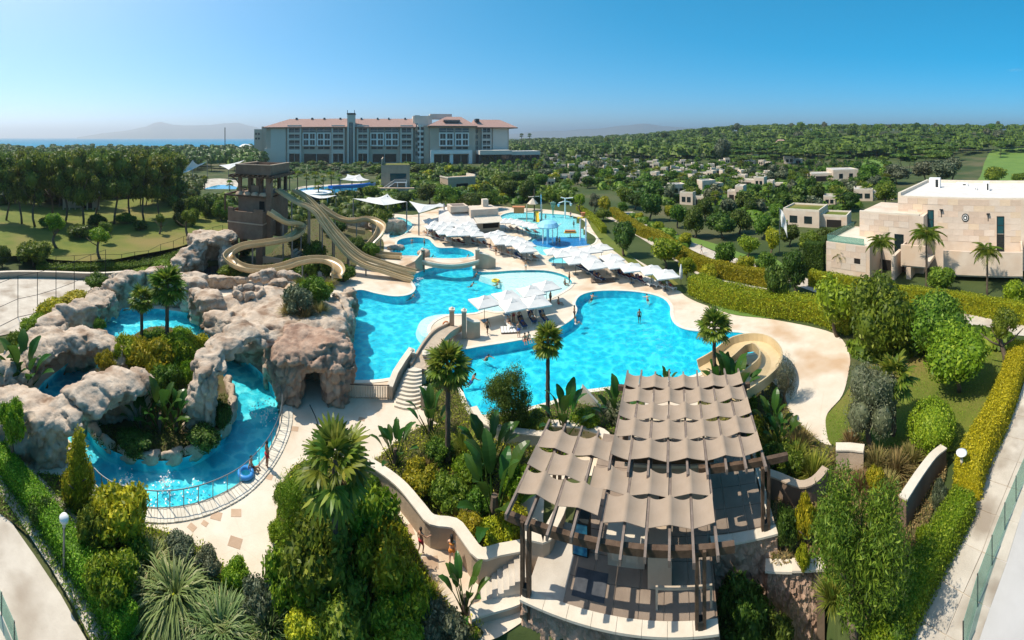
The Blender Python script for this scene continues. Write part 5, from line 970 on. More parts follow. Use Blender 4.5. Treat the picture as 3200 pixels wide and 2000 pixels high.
lrow([(1809, 838), (1832, 848), (1850, 858), (1862, 868), (1876, 874), (1820, 842)], ['navy'], 2.1, 'in the clump beside the pale pool beach', 'navy loungers beside the beach')
lrow([(1932, 858), (1945, 862), (1961, 867), (1978, 872), (1998, 879), (2010, 884)], ['navy', 'red', 'red', 'navy'], 2.1, 'under the parasol row by the lawn', 'loungers under the lawn parasols')
lrow([(1535, 782), (1549, 786), (1563, 790), (1577, 794), (1591, 798), (1605, 802), (1620, 806), (1637, 808), (1655, 812), (1672, 812)], ['cream', 'cream', 'cream', 'cream', 'cream', 'cream', 'navy'], 2.3, 'in the line facing the far footbridge', 'loungers facing the footbridge')
lrow([(1332, 735), (1345, 739), (1358, 743), (1372, 747), (1386, 752), (1402, 756), (1420, 760), (1440, 762), (1460, 764), (1480, 762), (1500, 766), (1520, 768)], ['cream', 'white', 'cream', 'red'], 2.3, 'in the line in front of the kiosk cluster', 'loungers in front of the kiosk cluster')
lrow([(1592, 1020), (1632, 1018), (1663, 1003), (1699, 1000)], ['white', 'navy', 'navy', 'navy'], 1.9, 'on the peninsula under the big parasols', 'loungers on the peninsula')
lrow([(1540, 706), (1580, 716), (1600, 718), (1620, 722), (1650, 726), (1675, 730)], ['cream', 'white'], 2.3, 'in the shade row right behind the kiosk', 'loungers behind the kiosk')
for i, (u, v, l) in enumerate(((1868, 880, 'low grey slatted platform beside the navy loungers'), (1900, 878, 'second low grey platform, right of the first, beside the navy loungers'), (1593, 1034, 'white low daybed edge at the peninsula front'))):
    o = thing('platform', l, 'platform', P(u, v), ang(u) + .1); 
    for k in range(6): link('slat', MB().bx(-1.0 + k * .34, -.72 + k * .34, -.7, .7, .16, .22).mesh('slat', M['white'] if i == 2 else M['wood2']), o)
    link('frame', MB().bx(-1.02, 1.0, -.68, .68, 0, .155).mesh('frame', M['wood']), o)
o = thing('canopy_swing', 'round cream daybed with arched canopy under the lawn parasols', 'daybed', P(1912, 855), ang(1912)); link('bed', MB().lathe([(1.0, 0), (1.0, .4), (.9, .5)], 14).mesh('bed', M['sand']), o); mb = MB()
for k in range(5): t = k * math.pi / 5; mb.tube([(math.cos(t) * math.cos(a) * 1.05, math.sin(t) * math.cos(a) * 1.05, .3 + 1.5 * math.sin(a)) for a in np.linspace(0, math.pi, 9)], .04, 5)
link('canopy_hoops', mb.mesh('canopy_hoops', M['sand']), o)
# ------------------------------------------------------------------ kiosk, sails, water toys
KF = Frame(P(1486, 728), P(1562, 722)); o = thing('kiosk', 'stone poolside kiosk with sloping pale roofs and a squat chimney', 'kiosk', KF.o, KF.rot); k = KF.L
link('wall', MB().bx(0, k, 0, 7, -.2, 2.4).mesh('wall', M['render']), o); link('serving_hatch', MB().bx(k * .3, k * .95, -.05, .1, .9, 2.1).mesh('serving_hatch', M['dark']), o)
link('roof', MB().add([(-9, -1.5, 2.2), (0, -1.2, 2.3), (0, 8, 4.6), (-7, 8.5, 4.4), (-9, -1.5, 2.05), (0, -1.2, 2.15), (0, 8, 4.45), (-7, 8.5, 4.25)], [(0, 1, 2, 3), (7, 6, 5, 4), (0, 4, 5, 1), (1, 5, 6, 2), (2, 6, 7, 3), (3, 7, 4, 0)]).mesh('roof', M['villaroof']), o)
link('roof', MB().add([(.05, -1.2, 2.45), (k + .6, -1.2, 2.45), (k + .6, 1.8, 3.4), (.05, 1.8, 3.4), (.05, -1.2, 2.3), (k + .6, -1.2, 2.3), (k + .6, 1.8, 3.2), (.05, 1.8, 3.2)], [(0, 1, 2, 3), (7, 6, 5, 4), (0, 4, 5, 1), (1, 5, 6, 2), (2, 6, 7, 3), (3, 7, 4, 0)]).mesh('roof', M['cap']), o)
link('upper_wall', MB().bx(-.6, k + .3, 1.85, 7.4, 2.41, 5.0).mesh('upper_wall', M['stone']), o); link('parapet', MB().bx(-5, -.65, 4, 8.2, 4.2, 5.6).mesh('parapet', M['stone']), o); link('roof_well', MB().bx(-4.4, -1.2, 4.5, 7.6, 5.6, 5.64).mesh('roof_well', M['wood2']), o); link('chimney', MB().bx(k - 2.6, k - 1.2, 5, 6.4, 5.0, 6.8).mesh('chimney', M['cap']), o)
def sail(name, label, pts, posts, m='cloth', sag=.12):
    o = thing(name, label, 'shade sail', (0, 0, 0)); w = [at(u, r, hgt(v, r)) for u, v, r in pts]; c = sum(w, Vector()) / len(w); n = len(w); N = 7; mb = MB()
    for i in range(n):
        a, b = w[i], w[(i + 1) % n]; vs = []
        for j in range(N + 1):
            e = a.lerp(b, j / N); e = e.lerp(c, .18 * 4 * (j / N) * (1 - j / N))
            for q in range(5): t = q / 4; p = e.lerp(c, t); p.z -= sag * 3 * math.sin(math.pi * (1 - t) * .5) * 4 * (j / N) * (1 - j / N); vs.append(p)
        mb.add(vs, [(j * 5 + q, j * 5 + q + 1, (j + 1) * 5 + q + 1, (j + 1) * 5 + q) for j in range(N) for q in range(4)])
    link('canvas', mb.mesh('canvas', M[m], True), o)
    for u, v, r in posts: p = at(u, r, 0); link('mast', MB().tube([(p.x, p.y, -.3), (p.x, p.y, hgt(v, r))], .16, 7).mesh('mast', M['metal']), o)
    return o
sail('shade_sail', 'wide white peaked sail tent behind the wavy slides', [(1102, 620, 100), (1150, 616, 108), (1211, 606, 106), (1272, 630, 100), (1200, 641, 92)], [(1211, 612, 104), (1104, 622, 100), (1271, 632, 99)])
sail('shade_sail', 'small white sail with drooping point right of the peaked tent', [(1278, 628, 98), (1388, 637, 96), (1309, 666, 88)], [(1388, 636, 96), (1309, 664, 88)])
sail('shade_sail', 'white pointed sail tent by the pines, left of the slide tower', [(549, 548, 190), (602, 500, 200), (630, 516, 205), (648, 504, 210), (590, 535, 195)], [(602, 503, 200), (549, 548, 190), (648, 506, 210)])
sail('shade_sail', 'pale swooping sail just above the slide tower roof, left side', [(684, 516, 215), (765, 500, 220), (714, 530, 205)], [(765, 502, 220), (714, 530, 205)])
sail('shade_sail', 'low arched white canopy near the blue tube slide', [(1062, 560, 150), (1085, 544, 160), (1125, 544, 165), (1155, 562, 158), (1120, 566, 150)], [(1064, 561, 150), (1153, 562, 158)])
sail('shade_sail', 'flat white cover under the blue funnel slide', [(955, 605, 120), (1052, 610, 118), (1000, 620, 112)], [(957, 606, 120), (1050, 611, 118)])
o = thing('funnel_slide', 'big blue and white funnel slide behind the wavy slides', 'water slide', at(985, 128, 0)); link('funnel', MB().lathe([(.5, 1.6), (2.5, 2.2), (5, 4.2), (5.2, 4.3), (5, 4.0), (2.5, 2.0)], 20).mesh('funnel', M['blue'], True), o); link('rim', MB().lathe([(5.0, 4.2), (5.5, 4.3), (5.5, 4.0)], 20).mesh('rim', M['white']), o)
for k in range(4): a = k * math.pi / 2; link('support_post', MB().tube([(4.5 * math.cos(a), 4.5 * math.sin(a), 0), (4.5 * math.cos(a), 4.5 * math.sin(a), 4.0)], .15).mesh('support_post', M['white']), o)
o = thing('tube_slide', 'blue open tube slide curving beneath the arched white canopy', 'water slide', (0, 0, 0)); c = cat_open([at(u, r, hgt(v, r)) for u, v, r in ((1032, 590, 135), (1060, 588, 138), (1100, 586, 142), (1150, 581, 146), (1165, 578, 150))], 6); link('trough', MB().sweep(c, [(-1.1, 1), (-.9, .1), (0, 0), (.9, .1), (1.1, 1), (1.2, 1), (1, -.1), (0, -.2), (-1, -.1), (-1.2, 1)], closed_prof=True, cap=True).mesh('trough', M['blue']), o)
for i in (3, 12, 20): p = c[i]; link('support_post', MB().tube([(p.x, p.y, 0), (p.x, p.y, p.z)], .2).mesh('support_post', M['white']), o)
for l, px in (('back_pool_water', [(640, 590), (690, 578), (740, 585), (738, 612), (700, 622), (650, 606)]), ('far_pool_water', [(935, 592), (1000, 584), (1160, 578), (1170, 590), (1080, 600), (960, 606)])): struct(l, sheet_mesh(l, gp(px), .06, mat(l, (.02, .22, .42), (.04, .32, .52), scale=.2, rough=.06, spec=.5, world=True)))
lay('back_terrace_path', [(600, 566), (690, 558), (752, 570), (748, 610), (720, 626), (640, 620), (606, 594)], .03, M['path']); lay('funnel_terrace_path', [(925, 588), (1000, 578), (1160, 572), (1180, 592), (1090, 606), (960, 612)], .03, M['path'])
# splash pool toys
def toy(name, label, cat, u, v, parts):
    o = thing(name, label, cat, P(u, v, -.3), ang(u))
    for pn, m, mb in parts: link(pn, mb.mesh(pn, M[m], False), o)
    return o
toy('mushroom_fountain', 'pale blue mushroom fountain standing in the dark blue pool', 'fountain', 1712, 762, [('cap', 'aqua', MB().lathe([(2.2, 3.6), (2.3, 3.8), (1.8, 4.5), (1.0, 4.9), (.1, 5.0)], 16)), ('stem', 'aqua', MB().lathe([(.3, 0), (.25, 3.6)], 10)), ('leg', 'white', MB().tube([(-1, 0, 0), (-1, 0, 3.6)], .12)), ('leg', 'white', MB().tube([(1, 0, 0), (1, 0, 3.6)], .12))])
toy('water_arch', 'white twin post water arch at the right end of the splash pool', 'fountain', 1822, 752, [('post', 'white', MB().tube([(-.6, 0, 0), (-.6, 0, 5.2)], .16)), ('post', 'white', MB().tube([(.6, 0, 0), (.6, 0, 5.0)], .16)), ('crossbar', 'yellow', MB().tube([(-1.2, 0, 4.9), (1.2, 0, 5.1)], .2)), ('bucket', 'orange', MB().lathe([(.3, 5.3), (.55, 6.1)], 8))])
toy('float_mat', 'oval ochre play board between mushroom fountain and water arch', 'water toy', 1782, 742, [('board', 'orange', MB().bx(-1.2, 1.2, -.5, .5, 1.2, 1.6)), ('rim', 'yellow', MB().bx(-1.4, 1.4, -.6, .6, 1.05, 1.19)), ('post', 'white', MB().tube([(0, 0, 0), (0, 0, 1.05)], .12))])
toy('spray_post', 'thin white spray post with bent head in the dark blue pool', 'fountain', 1742, 758, [('post', 'white', MB().tube([(0, 0, 0), (0, 0, 3), (.3, 0, 3.8), (.8, 0, 4.0)], .09)), ('base', 'white', MB().lathe([(.4, 0), (.3, .4)], 8))])
toy('pirate_playship', 'wooden pirate play structure with masts and a yellow slide', 'play structure', 1665, 690, [('hull', 'orange', MB().bx(-5.2, -2.4, 2, 4, 1.6, 3.0).bx(-5.6, -2.2, 1.9, 4.1, 3.0, 3.3)), ('mast', 'wood', MB().tube([(.4, 0, 0), (.4, 0, 8.5)], .16)), ('mast', 'aqua', MB().tube([(2.2, 0, 0), (2.2, 0, 7)], .13)), ('platform', 'wood3', MB().bx(-1.8, 2.6, -1, 2, 2.6, 2.8)), ('roof', 'stone', MB().lathe([(1.5, 4.6), (.1, 6.2)], 6)), ('slide', 'yellow', MB().sweep([(1, -1, 2.8), (1.1, -2.4, 1.4), (1.2, -3.6, .4)], [(-.5, .4), (-.4, 0), (.4, 0), (.5, .4)])), ('leg', 'wood3', MB().tube([(-1.6, -.8, 0), (-1.6, -.8, 4.6)], .14)), ('leg', 'wood3', MB().tube([(2.4, -.8, 0), (2.4, -.8, 4.6)], .14)), ('leg', 'wood3', MB().tube([(2.4, 1.8, 0), (2.4, 1.8, 4.6)], .14)), ('crossbar', 'stone', MB().tube([(-1.2, 0, 6.4), (1.8, 0, 6.6)], .12))])
toy('water_tree', 'white water tree with dangling buckets behind the splash pool', 'fountain', 1766, 682, [('trunk', 'white', MB().tube([(0, 0, 0), (0, 0, 5.6)], .22)), ('branch', 'white', MB().tube([(-1.8, 0, 4.2), (0, 0, 4.8), (1.6, 0, 4.4)], .14)), ('branch', 'white', MB().tube([(-1.2, 0, 5.8), (0, 0, 5.5), (2.2, 0, 5.7)], .14)), ('bucket', 'aqua', MB().lathe([(.2, 3.2), (.4, 3.9)], 8, -1.8)), ('bucket', 'white', MB().lathe([(.2, 3.4), (.4, 4.1)], 8, 1.6))])
toy('spray_fountain', 'low glass-blue jet fountain behind the splash pool', 'fountain', 1728, 678, [('jet', 'gglass', MB().lathe([(.15, 0), (.4, 2.5), (.9, 4.0), (.2, 4.4)], 10)), ('base', 'aqua', MB().lathe([(.5, 0), (.5, .4)], 10))])
# ------------------------------------------------------------------ fences, lamps, flag
def fence(name, label, pts, h, mesh_m='dkmetal', rails=(1.0, .5)):
    o = thing(name, label, 'fence', (0, 0, 0)); q = []
    for u, v in pts: p = P(u, v); p.z = terrain(p.x, p.y); q.append(p)
    for p in q: link('post', MB().tube([(p.x, p.y, p.z - .2), (p.x, p.y, p.z + h)], .045, 6).mesh('post', M[mesh_m]), o)
    for f in rails: link('rail', MB().tube([(p.x, p.y, p.z + h * f) for p in q], .03, 5).mesh('rail', M[mesh_m]), o)
    return o
fence('court_fence', 'tall thin green posts and rails fencing the tennis court', [(-20, 1030), (56, 992), (117, 978), (175, 958), (232, 934), (284, 906), (330, 886)], 5.2, rails=(.99, .45, .02))
fence('court_fence', 'long fence with green posts along the foot of the mounded lawn', [(0, 850), (60, 848), (118, 846), (175, 846), (232, 842), (284, 838), (380, 838), (421, 830), (464, 826), (502, 806), (542, 795), (574, 781), (636, 766), (665, 752), (696, 744)], 2.4, rails=(.99,))
def gfence(name, label, pts, h, m='gglass'):
    o = thing(name, label, 'fence', (0, 0, 0)); q = [P(u, v) for u, v in pts]
    for a, b in zip(q, q[1:]): a2, b2 = a.lerp(b, .02), a.lerp(b, .98); d = (b - a).normalized(); link('glass_panel', MB().box((a2.x + b2.x) / 2, (a2.y + b2.y) / 2, .1 + h / 2, (b2 - a2).length, .03, h - .1, math.atan2(d.y, d.x)).mesh('glass_panel', M[m]), o)
    for p in q: link('post', MB().tube([(p.x, p.y, 0), (p.x, p.y, h + .1)], .03, 6).mesh('post', M['dkmetal']), o)
    return o
gfence('glass_fence', 'greenish glass fence along the outer edge of the right walkway', [(3010, 2060), (3055, 1900), (3100, 1770), (3140, 1660), (3175, 1570), (3215, 1470)], 1.5)
gfence('glass_fence', 'glass fence corner at the bottom left edge of the side path', [(-40, 1850), (5, 1925), (45, 2020), (60, 2100)], 1.0)
lay('vent_grating_path', [(3030, 2000), (3090, 1850), (3150, 1680), (3215, 1540), (3260, 1540), (3260, 2200), (3030, 2200)], .05, M['road'], False)
def lamp(label, u, v, vt, globe):
    r = rad(v); h = hgt(vt, r); o = thing('garden_lamp', label, 'lamp', P(u, v)); link('pole', MB().lathe([(.07, -.1), (.06, h - .3)], 8).mesh('pole', M['metal']), o)
    link('lamp_head', (MB().lathe([(.08, h - .35), (.22, h - .25), (.25, h - .08), (.14, h + .06), (.02, h + .1)], 12) if globe else MB().lathe([(.06, h - .3), (.1, h - .1), (.34, h - .02), (.34, h + .04), (.2, h + .08), (.05, h + .1)], 14)).mesh('lamp_head', M['white'], True), o); link('collar', MB().lathe([(.09, h - .55), (.09, h - .36)], 8).mesh('collar', M['cap']), o)
lamp('white globe garden lamp on dark pole beside the left path hedge', 200, 1790, 1612, True); lamp('white disc garden lamp on grey pole beside the yellow hedge', 3005, 1545, 1415, False)
p = P(2436, 790); o = thing('flag', 'white flag with faint grey print hanging on a thin pole', 'flag', p, ang(2436)); k = rad(790) / F
link('pole', MB().tube([(0, 0, 0), (0, 0, 140 * k)], .06, 6).mesh('pole', M['metal']), o); vs = [(.1 + i * .17 + .35 * j * .1, .15 * math.sin(i * 1.1 + j * .8), 136 * k - j * .55 - i * i * .045) for j in range(7) for i in range(8)]; link('cloth', MB().add(vs, [(j * 8 + i, j * 8 + i + 1, (j + 1) * 8 + i + 1, (j + 1) * 8 + i) for j in range(6) for i in range(7)]).mesh('cloth', M['white'], True), o)
vs = [(.1 + i * .17 + .35 * j * .1, .15 * math.sin(i * 1.1 + j * .8) - .03, 136 * k - j * .55 - i * i * .045) for j in (2, 3, 4) for i in range(2, 6)]; link('flag_print', MB().add(vs, [(j * 4 + i, j * 4 + i + 1, (j + 1) * 4 + i + 1, (j + 1) * 4 + i) for j in range(2) for i in range(3)]).mesh('flag_print', M['hwall2'], True), o)
sail('shade_sail', 'closed orange parasol cloth leaning in the tree shade at the right', [(2638, 1020, 46), (2641, 1050, 45), (2635, 1052, 45)], [(2638, 1020, 46)], 'orange')
for q in bpy.data.objects:
    if q.get('label', '').startswith('closed orange'): q.name = 'closed_parasol'; q['category'] = 'parasol'
# ochre slide that ends in the right pool, behind the pergola
o = thing('loop_slide', 'tan spiral flume end wrapped round plants at the right end of the pool', 'water slide', (0, 0, 0)); c = cat_open([at(u, r, z) for u, r, z in ((2200, 35.5, .5), (2250, 36.5, .8), (2310, 38.5, 1.1), (2370, 38.5, 1.3), (2405, 36.5, 1.5), (2405, 34.0, 1.8), (2370, 32.0, 2.0), (2330, 30.6, 2.2), (2290, 29.6, 2.3))], 6)
link('trough', MB().sweep(c, [(-.95, .9), (-.85, .2), (0, 0), (.85, .2), (.95, .9), (1.07, .9), (.95, .05), (0, -.15), (-.95, .05), (-1.07, .9)], closed_prof=True, cap=True).mesh('trough', M['slide']), o)
for i in (10, 22, 34): p = c[i]; link('support_post', MB().tube([(p.x, p.y, -.2), (p.x, p.y, p.z)], .12).mesh('support_post', M['metal']), o)
o = thing('slide_fin', 'pale triangular slide wall poking into the pool left of the pergola', 'slide wall', P(1850, 1262), ang(1850)); link('fin', MB().add([(-1.2, 0, -.2), (1.0, -.6, -.2), (-.8, 0, 1.4), (-1.2, .4, -.2), (1.0, -.2, -.2), (-.8, .4, 1.4)], [(0, 1, 2), (5, 4, 3), (0, 3, 4, 1), (1, 4, 5, 2), (2, 5, 3, 0)]).mesh('fin', M['cap']), o)
# ------------------------------------------------------------------ vegetation
G = {}
G['dark'] = leafmat('dark_green_leaves', (0.028, 0.060, 0.008), (0.086, 0.144, 0.017), (0.149, 0.218, 0.034))
G['green'] = leafmat('green_leaves', (0.052, 0.104, 0.009), (0.143, 0.227, 0.018), (0.260, 0.338, 0.039))
G['bright'] = leafmat('bright_green_leaves', (0.085, 0.169, 0.008), (0.208, 0.345, 0.016), (0.364, 0.468, 0.039))
G['yellow'] = leafmat('yellow_green_leaves', (0.150, 0.181, 0.009), (0.413, 0.413, 0.018), (0.650, 0.587, 0.037))
G['gold'] = leafmat('golden_hedge_leaves', (0.220, 0.220, 0.009), (0.550, 0.495, 0.018), (0.748, 0.638, 0.033), hue=.01, val=.05)
G['olive'] = leafmat('grey_olive_leaves', (0.053, 0.068, 0.032), (0.147, 0.168, 0.089), (0.231, 0.242, 0.147), trans=.2)
G['pine'] = leafmat('pine_needles', (.05, .085, .013), (.16, .215, .026), (.25, .29, .045), trans=.4)
G['pine2'] = leafmat('umbrella_pine_needles', (0.038, 0.074, 0.012), (0.102, 0.168, 0.022), (0.156, 0.228, 0.030), trans=.2, hue=.02)
G['palm'] = leafmat('palm_fronds', (0.063, 0.105, 0.011), (0.168, 0.221, 0.021), (0.294, 0.304, 0.042), rough=.4)
G['dry'] = leafmat('dry_fronds', (.16, .11, .05), (.34, .26, .14), rough=.8)
G['banana'] = leafmat('paddle_leaves', (.025, .075, .012), (.065, .145, .022), rough=.3)
G['reed'] = leafmat('grey_green_blades', (.11, .13, .045), (.30, .33, .14), (.45, .42, .22), rough=.6)
G['straw'] = leafmat('straw_blades', (.2, .14, .045), (.45, .34, .14), (.14, .16, .03), rough=.8)
G['grass'] = leafmat('green_blades', (0.077, 0.121, 0.013), (0.242, 0.286, 0.033), (0.396, 0.374, 0.066), rough=.7)
G['reed'] = leafmat('soft_green_blades', (.10, .14, .035), (.27, .34, .10), (.46, .44, .22), rough=.6)
def nrm(a): return a / np.maximum(np.linalg.norm(a, axis=1, keepdims=True), 1e-9)
def leaves(C, N, size, rng, asp=.5, jit=.8, droop=.25):
    n = len(C); N = nrm(N + rng.normal(0, jit * .85, (n, 3))); t = rng.normal(0, 1, (n, 3)); t[:, 2] -= droop * 2; t = nrm(t - N * (t * N).sum(1, keepdims=True)); b = np.cross(N, t)
    s = size * rng.uniform(.6, 1.35, (n, 1)); V = np.stack([C - t * s * .5, C + b * s * asp * .5 - t * s * .08, C + t * s * .5, C - b * s * asp * .5 - t * s * .08], 1).reshape(-1, 3)
    return V
def lobed(n, lobes, size, seed, asp=.5, jit=.8, core=True, name='crown', shell=.26, up=.12, lump=0.16):
    """leaf-sized faces through the outer shell of a set of lobes (x,y,z,rx,ry,rz), plus a lumpy inner body"""
    rng = np.random.default_rng(seed); L = np.array(lobes, float); a = L[:, 3] * L[:, 4] + L[:, 4] * L[:, 5] + L[:, 3] * L[:, 5]; k = rng.choice(len(L), n, p=a / a.sum())
    d = nrm(rng.normal(0, 1, (n, 3))); d[:, 2] += up * rng.random(n); d = nrm(d)
    rr = 1 - shell * rng.random((n, 1)) ** 1.6 + rng.normal(0, .05, (n, 1)); rr *= 1 + lump * (np.sin(d[:, :1] * 7 + seed) * np.sin(d[:, 1:2] * 8 + k[:, None]) + np.sin(d[:, 2:3] * 9 + k[:, None] * 2)) * .5
    C = L[k, :3] + d * L[k, 3:6] * rr
    keep = np.ones(n, bool)
    for j in range(len(L)):
        q = (C - L[j, :3]) / L[j, 3:6]; keep &= ~(((q ** 2).sum(1) < .42) & (k != j))
    C, d = C[keep], d[keep]; V = leaves(C, d, size, rng, asp, jit); Q = np.arange(len(V)).reshape(-1, 4)
    if core:
        vs, fs = CS2; cv = []; cf = []; o = 0
        for j in range(len(L)): cv.append(L[j, :3] + vs * L[j, 3:6] * .76 * (1 + .12 * np.sin(vs[:, :1] * 6 + j) * np.sin(vs[:, 1:2] * 5 + seed))); cf.append(fs + o); o += len(vs)
        cv = np.concatenate(cv); cf = np.concatenate(cf) + len(V); V = np.concatenate([V, cv]); Q = np.concatenate([Q, np.concatenate([cf, cf[:, 2:3]], 1)]) if False else (Q, cf)
        me = bpy.data.meshes.new(name); nv = len(V); lq, lt = Q[0], Q[1]
        me.vertices.add(nv); me.vertices.foreach_set('co', V.astype(np.float32).ravel()); li = np.concatenate([lq.ravel(), lt.ravel()]).astype(np.int32); me.loops.add(len(li)); me.loops.foreach_set('vertex_index', li)
        ls = np.concatenate([np.arange(len(lq)) * 4, len(lq) * 4 + np.arange(len(lt)) * 3]).astype(np.int32); me.polygons.add(len(ls)); me.polygons.foreach_set('loop_start', ls); me.update(calc_edges=True); me.materials.append(G['green']); return me
    return npmesh(name, V, Q, G['green'])
bm = bmesh.new(); bmesh.ops.create_icosphere(bm, subdivisions=2, radius=1); CS2 = (np.array([v.co[:] for v in bm.verts]), np.array([[v.index for v in f.verts] for f in bm.faces])); bm.free()
def rlobes(seed, n, spread=(.55, .55, .45), rad_=(.38, .55), flat=1.0, zc=0.0):
    r = random.Random(seed); out = []
    for i in range(n):
        a = 2 * math.pi * (i + r.random() * .6) / n * 1.618 * 2; q = math.sqrt((i + .5) / n); s = r.uniform(*rad_)
        out.append((spread[0] * q * math.cos(a), spread[1] * q * math.sin(a), zc + spread[2] * r.uniform(-1, 1) * (1 - .4 * q), s, s, s * flat))
    return out
CR = {}
CR['hero'] = [lobed(9000, rlobes(s, 13), .105, s) for s in (1, 2, 3)]
CR['mid'] = [lobed(2600, rlobes(s, 9), .17, s) for s in (11, 12, 13, 14)]
CR['far'] = [lobed(650, rlobes(s, 6), .30, s, asp=.6) for s in (21, 22, 23, 24)]
CR['fine'] = [lobed(26000, rlobes(s, 18, (.68, .68, .62), (.26, .42)), .075, s, asp=.26, core=False, shell=.8, up=-.2, lump=.3) for s in (31, 32)]
CR['olive'] = [lobed(12000, rlobes(s, 15, (.6, .6, .5), (.3, .45)), .07, s, asp=.35, shell=.45) for s in (41, 42)]
CR['ball'] = [lobed(6000, [(0, 0, 0, .93, .93, .93)], .085, s, shell=.06, lump=.03) for s in (51,)]
CR['ballfar'] = [lobed(900, [(0, 0, 0, .9, .9, .9)], .2, s, shell=.1, lump=.05) for s in (52,)]
CR['pine'] = [lobed(4200, rlobes(s, 16, (.62, .62, .66), (.24, .38), .8), .12, s, asp=.42, jit=1.1, shell=.5, lump=.3) for s in (61, 62, 63, 64)]
CR['umb'] = [lobed(1100, rlobes(s, 9, (.66, .66, .16), (.34, .46), .62, .0), .22, s, asp=.5, jit=1.0) for s in (71, 72, 73)]
CR['cone'] = [lobed(5200, [(0, 0, -.55, .62, .62, .5), (.08, 0, -.15, .56, .56, .5), (-.06, .05, .25, .46, .46, .45), (.03, 0, .62, .3, .3, .42), (.3, .1, -.4, .4, .4, .4), (-.35, -.1, -.45, .42, .42, .42)], .12, s, asp=.4, jit=1.0) for s in (81,)]
CR['bush'] = [lobed(5200, rlobes(s, 11, (.68, .68, .34), (.32, .46), 1.05, -.05), .165, s, asp=.42, jit=1.1, shell=.4, lump=.25) for s in (91, 92, 93, 94)]
CR['weep'] = [lobed(6000, [(0, 0, .3, .7, .7, .6), (.35, .1, -.1, .45, .45, .7), (-.35, .15, -.2, .45, .45, .7), (.05, -.35, -.2, .45, .45, .75), (0, .3, -.1, .5, .4, .6)], .13, s, asp=.16, jit=.4, core=False, shell=.6, up=-.4) for s in (101,)]
def unit_trunk(seed, limbs=4, r0=.035, bend=.05):
    rg = random.Random(seed); mb = MB(); pts = [(bend * math.sin(i * 1.3 + seed), bend * math.cos(i * .9 + seed) - bend * math.cos(seed), i / 6) for i in range(7)]; mb.tube(pts, [r0 * (1.25 - .75 * i / 6) for i in range(7)], 7)
    for k in range(limbs):
        a = 2 * math.pi * k / limbs + rg.random(); i = rg.choice((3, 4)); b = Vector(pts[i]); l = rg.uniform(.2, .34); mb.tube([b, b + Vector((math.cos(a) * l * .5, math.sin(a) * l * .5, .12)), b + Vector((math.cos(a) * l, math.sin(a) * l, .32))], [r0 * .55, r0 * .4, r0 * .2], 5)
    return mb.mesh('trunk', M['bark'], True)
TR = [unit_trunk(s) for s in (1, 2, 3)]; TRP = [unit_trunk(s, 3, .011, .02) for s in (4, 5, 6)]
def omat(o, m):
    o.material_slots[0].link = 'OBJECT'; o.material_slots[0].material = G[m]; return o
_vr = random.Random(77); NV = {}
def plant(kind, leaf, label, u, vb, vt, w, name='tree', cat='tree', group=None, trunk=.35, zb=0.0, r=None, hfix=None, wm=None, sq=1.0):
    """u, ground row, top row and width in photo pixels"""
    if r is None: r = F * (H - zb) / (vb - 430.0)
    z0 = zb; h = hfix or max(.5, hgt(vt, r) - z0); rx = wm or w * r / F / 2; p = at(u, r, z0); o = thing(name, label, cat, p, _vr.uniform(0, 6.28), group)
    ms = CR[kind]; i = NV[kind] = (NV.get(kind, -1) + 1) % len(ms); ch = h * (1 - trunk); rz = ch / 2 * 1.06
    pn = 'crown' if name.endswith(('tree', 'pine')) else 'foliage'
    c = omat(link(pn, ms[i], o, (0, 0, h - rz * .96), (0, 0, _vr.uniform(0, 6.28)), (rx * sq, rx, rz)), leaf)
    tl = max(.3, h * (trunk + (1 - trunk) * .55)); s = h * (1.15 if trunk > .15 else .8)
    link('trunk' if pn == 'crown' else 'stem', (TRP if 'pine' in kind or kind == 'umb' else TR)[_vr.randrange(3)], o, (0, 0, -.15), _vr.uniform(0, 6.28), (s, s, tl))
    return o
# --- fan palms
def fan_frond(seed, n=17, R_=1.0, pet=.95, drp=.35):
    mb = MB(); rg = random.Random(seed); mb.tube([(0, 0, 0), (pet * .5, 0, .1), (pet, 0, .12)], [.022, .018, .014], 4)
    for k in range(n):
        a = math.radians(-118 + 236 * k / (n - 1)); l = R_ * (1 - .18 * abs(k / (n - 1) - .5) * 2) * rg.uniform(.9, 1.06); ca, sa = math.cos(a), math.sin(a); w = .085 * R_; hub = Vector((pet - .03, 0, .12)); px_ = Vector((-sa, ca, 0)); dv = Vector((ca, sa, .06)); fold = .03 * (1 if k % 2 else -1)
        pts = []
        for j, (f, ww) in enumerate(((.05, .25), (.5, 1.0), (.8, .7), (1.0, .08))): c = hub + dv * l * f + Vector((0, 0, -drp * f * f * l + .08 * math.cos(a) * f)); pts += [c - px_ * w * ww + Vector((0, 0, fold)), c + px_ * w * ww - Vector((0, 0, fold))]
        mb.add(pts, [(0, 1, 3, 2), (2, 3, 5, 4), (4, 5, 7, 6)])
    return mb.mesh('frond', G['palm'])
FF = [fan_frond(s) for s in (1, 2, 3)]; FD = [fan_frond(s, 11, .8, .8, .8) for s in (5, 6)]
def palm_trunk(seed, skirt=True):
    mb = MB(); rg = random.Random(seed); n = 14; pts, rd = [], []
    for i in range(n + 1): f = i / n; pts.append((.04 * math.sin(f * 3 + seed), .04 * math.cos(f * 2.4 + seed), f)); rd.append((1.0 - .25 * f) * (1.12 if i % 2 else .94) * (1.25 if i == 0 else 1))
    mb.tube(pts, rd, 9); return mb.mesh('trunk', M['palmbark'], False)
PT = [palm_trunk(s) for s in (1, 2)]
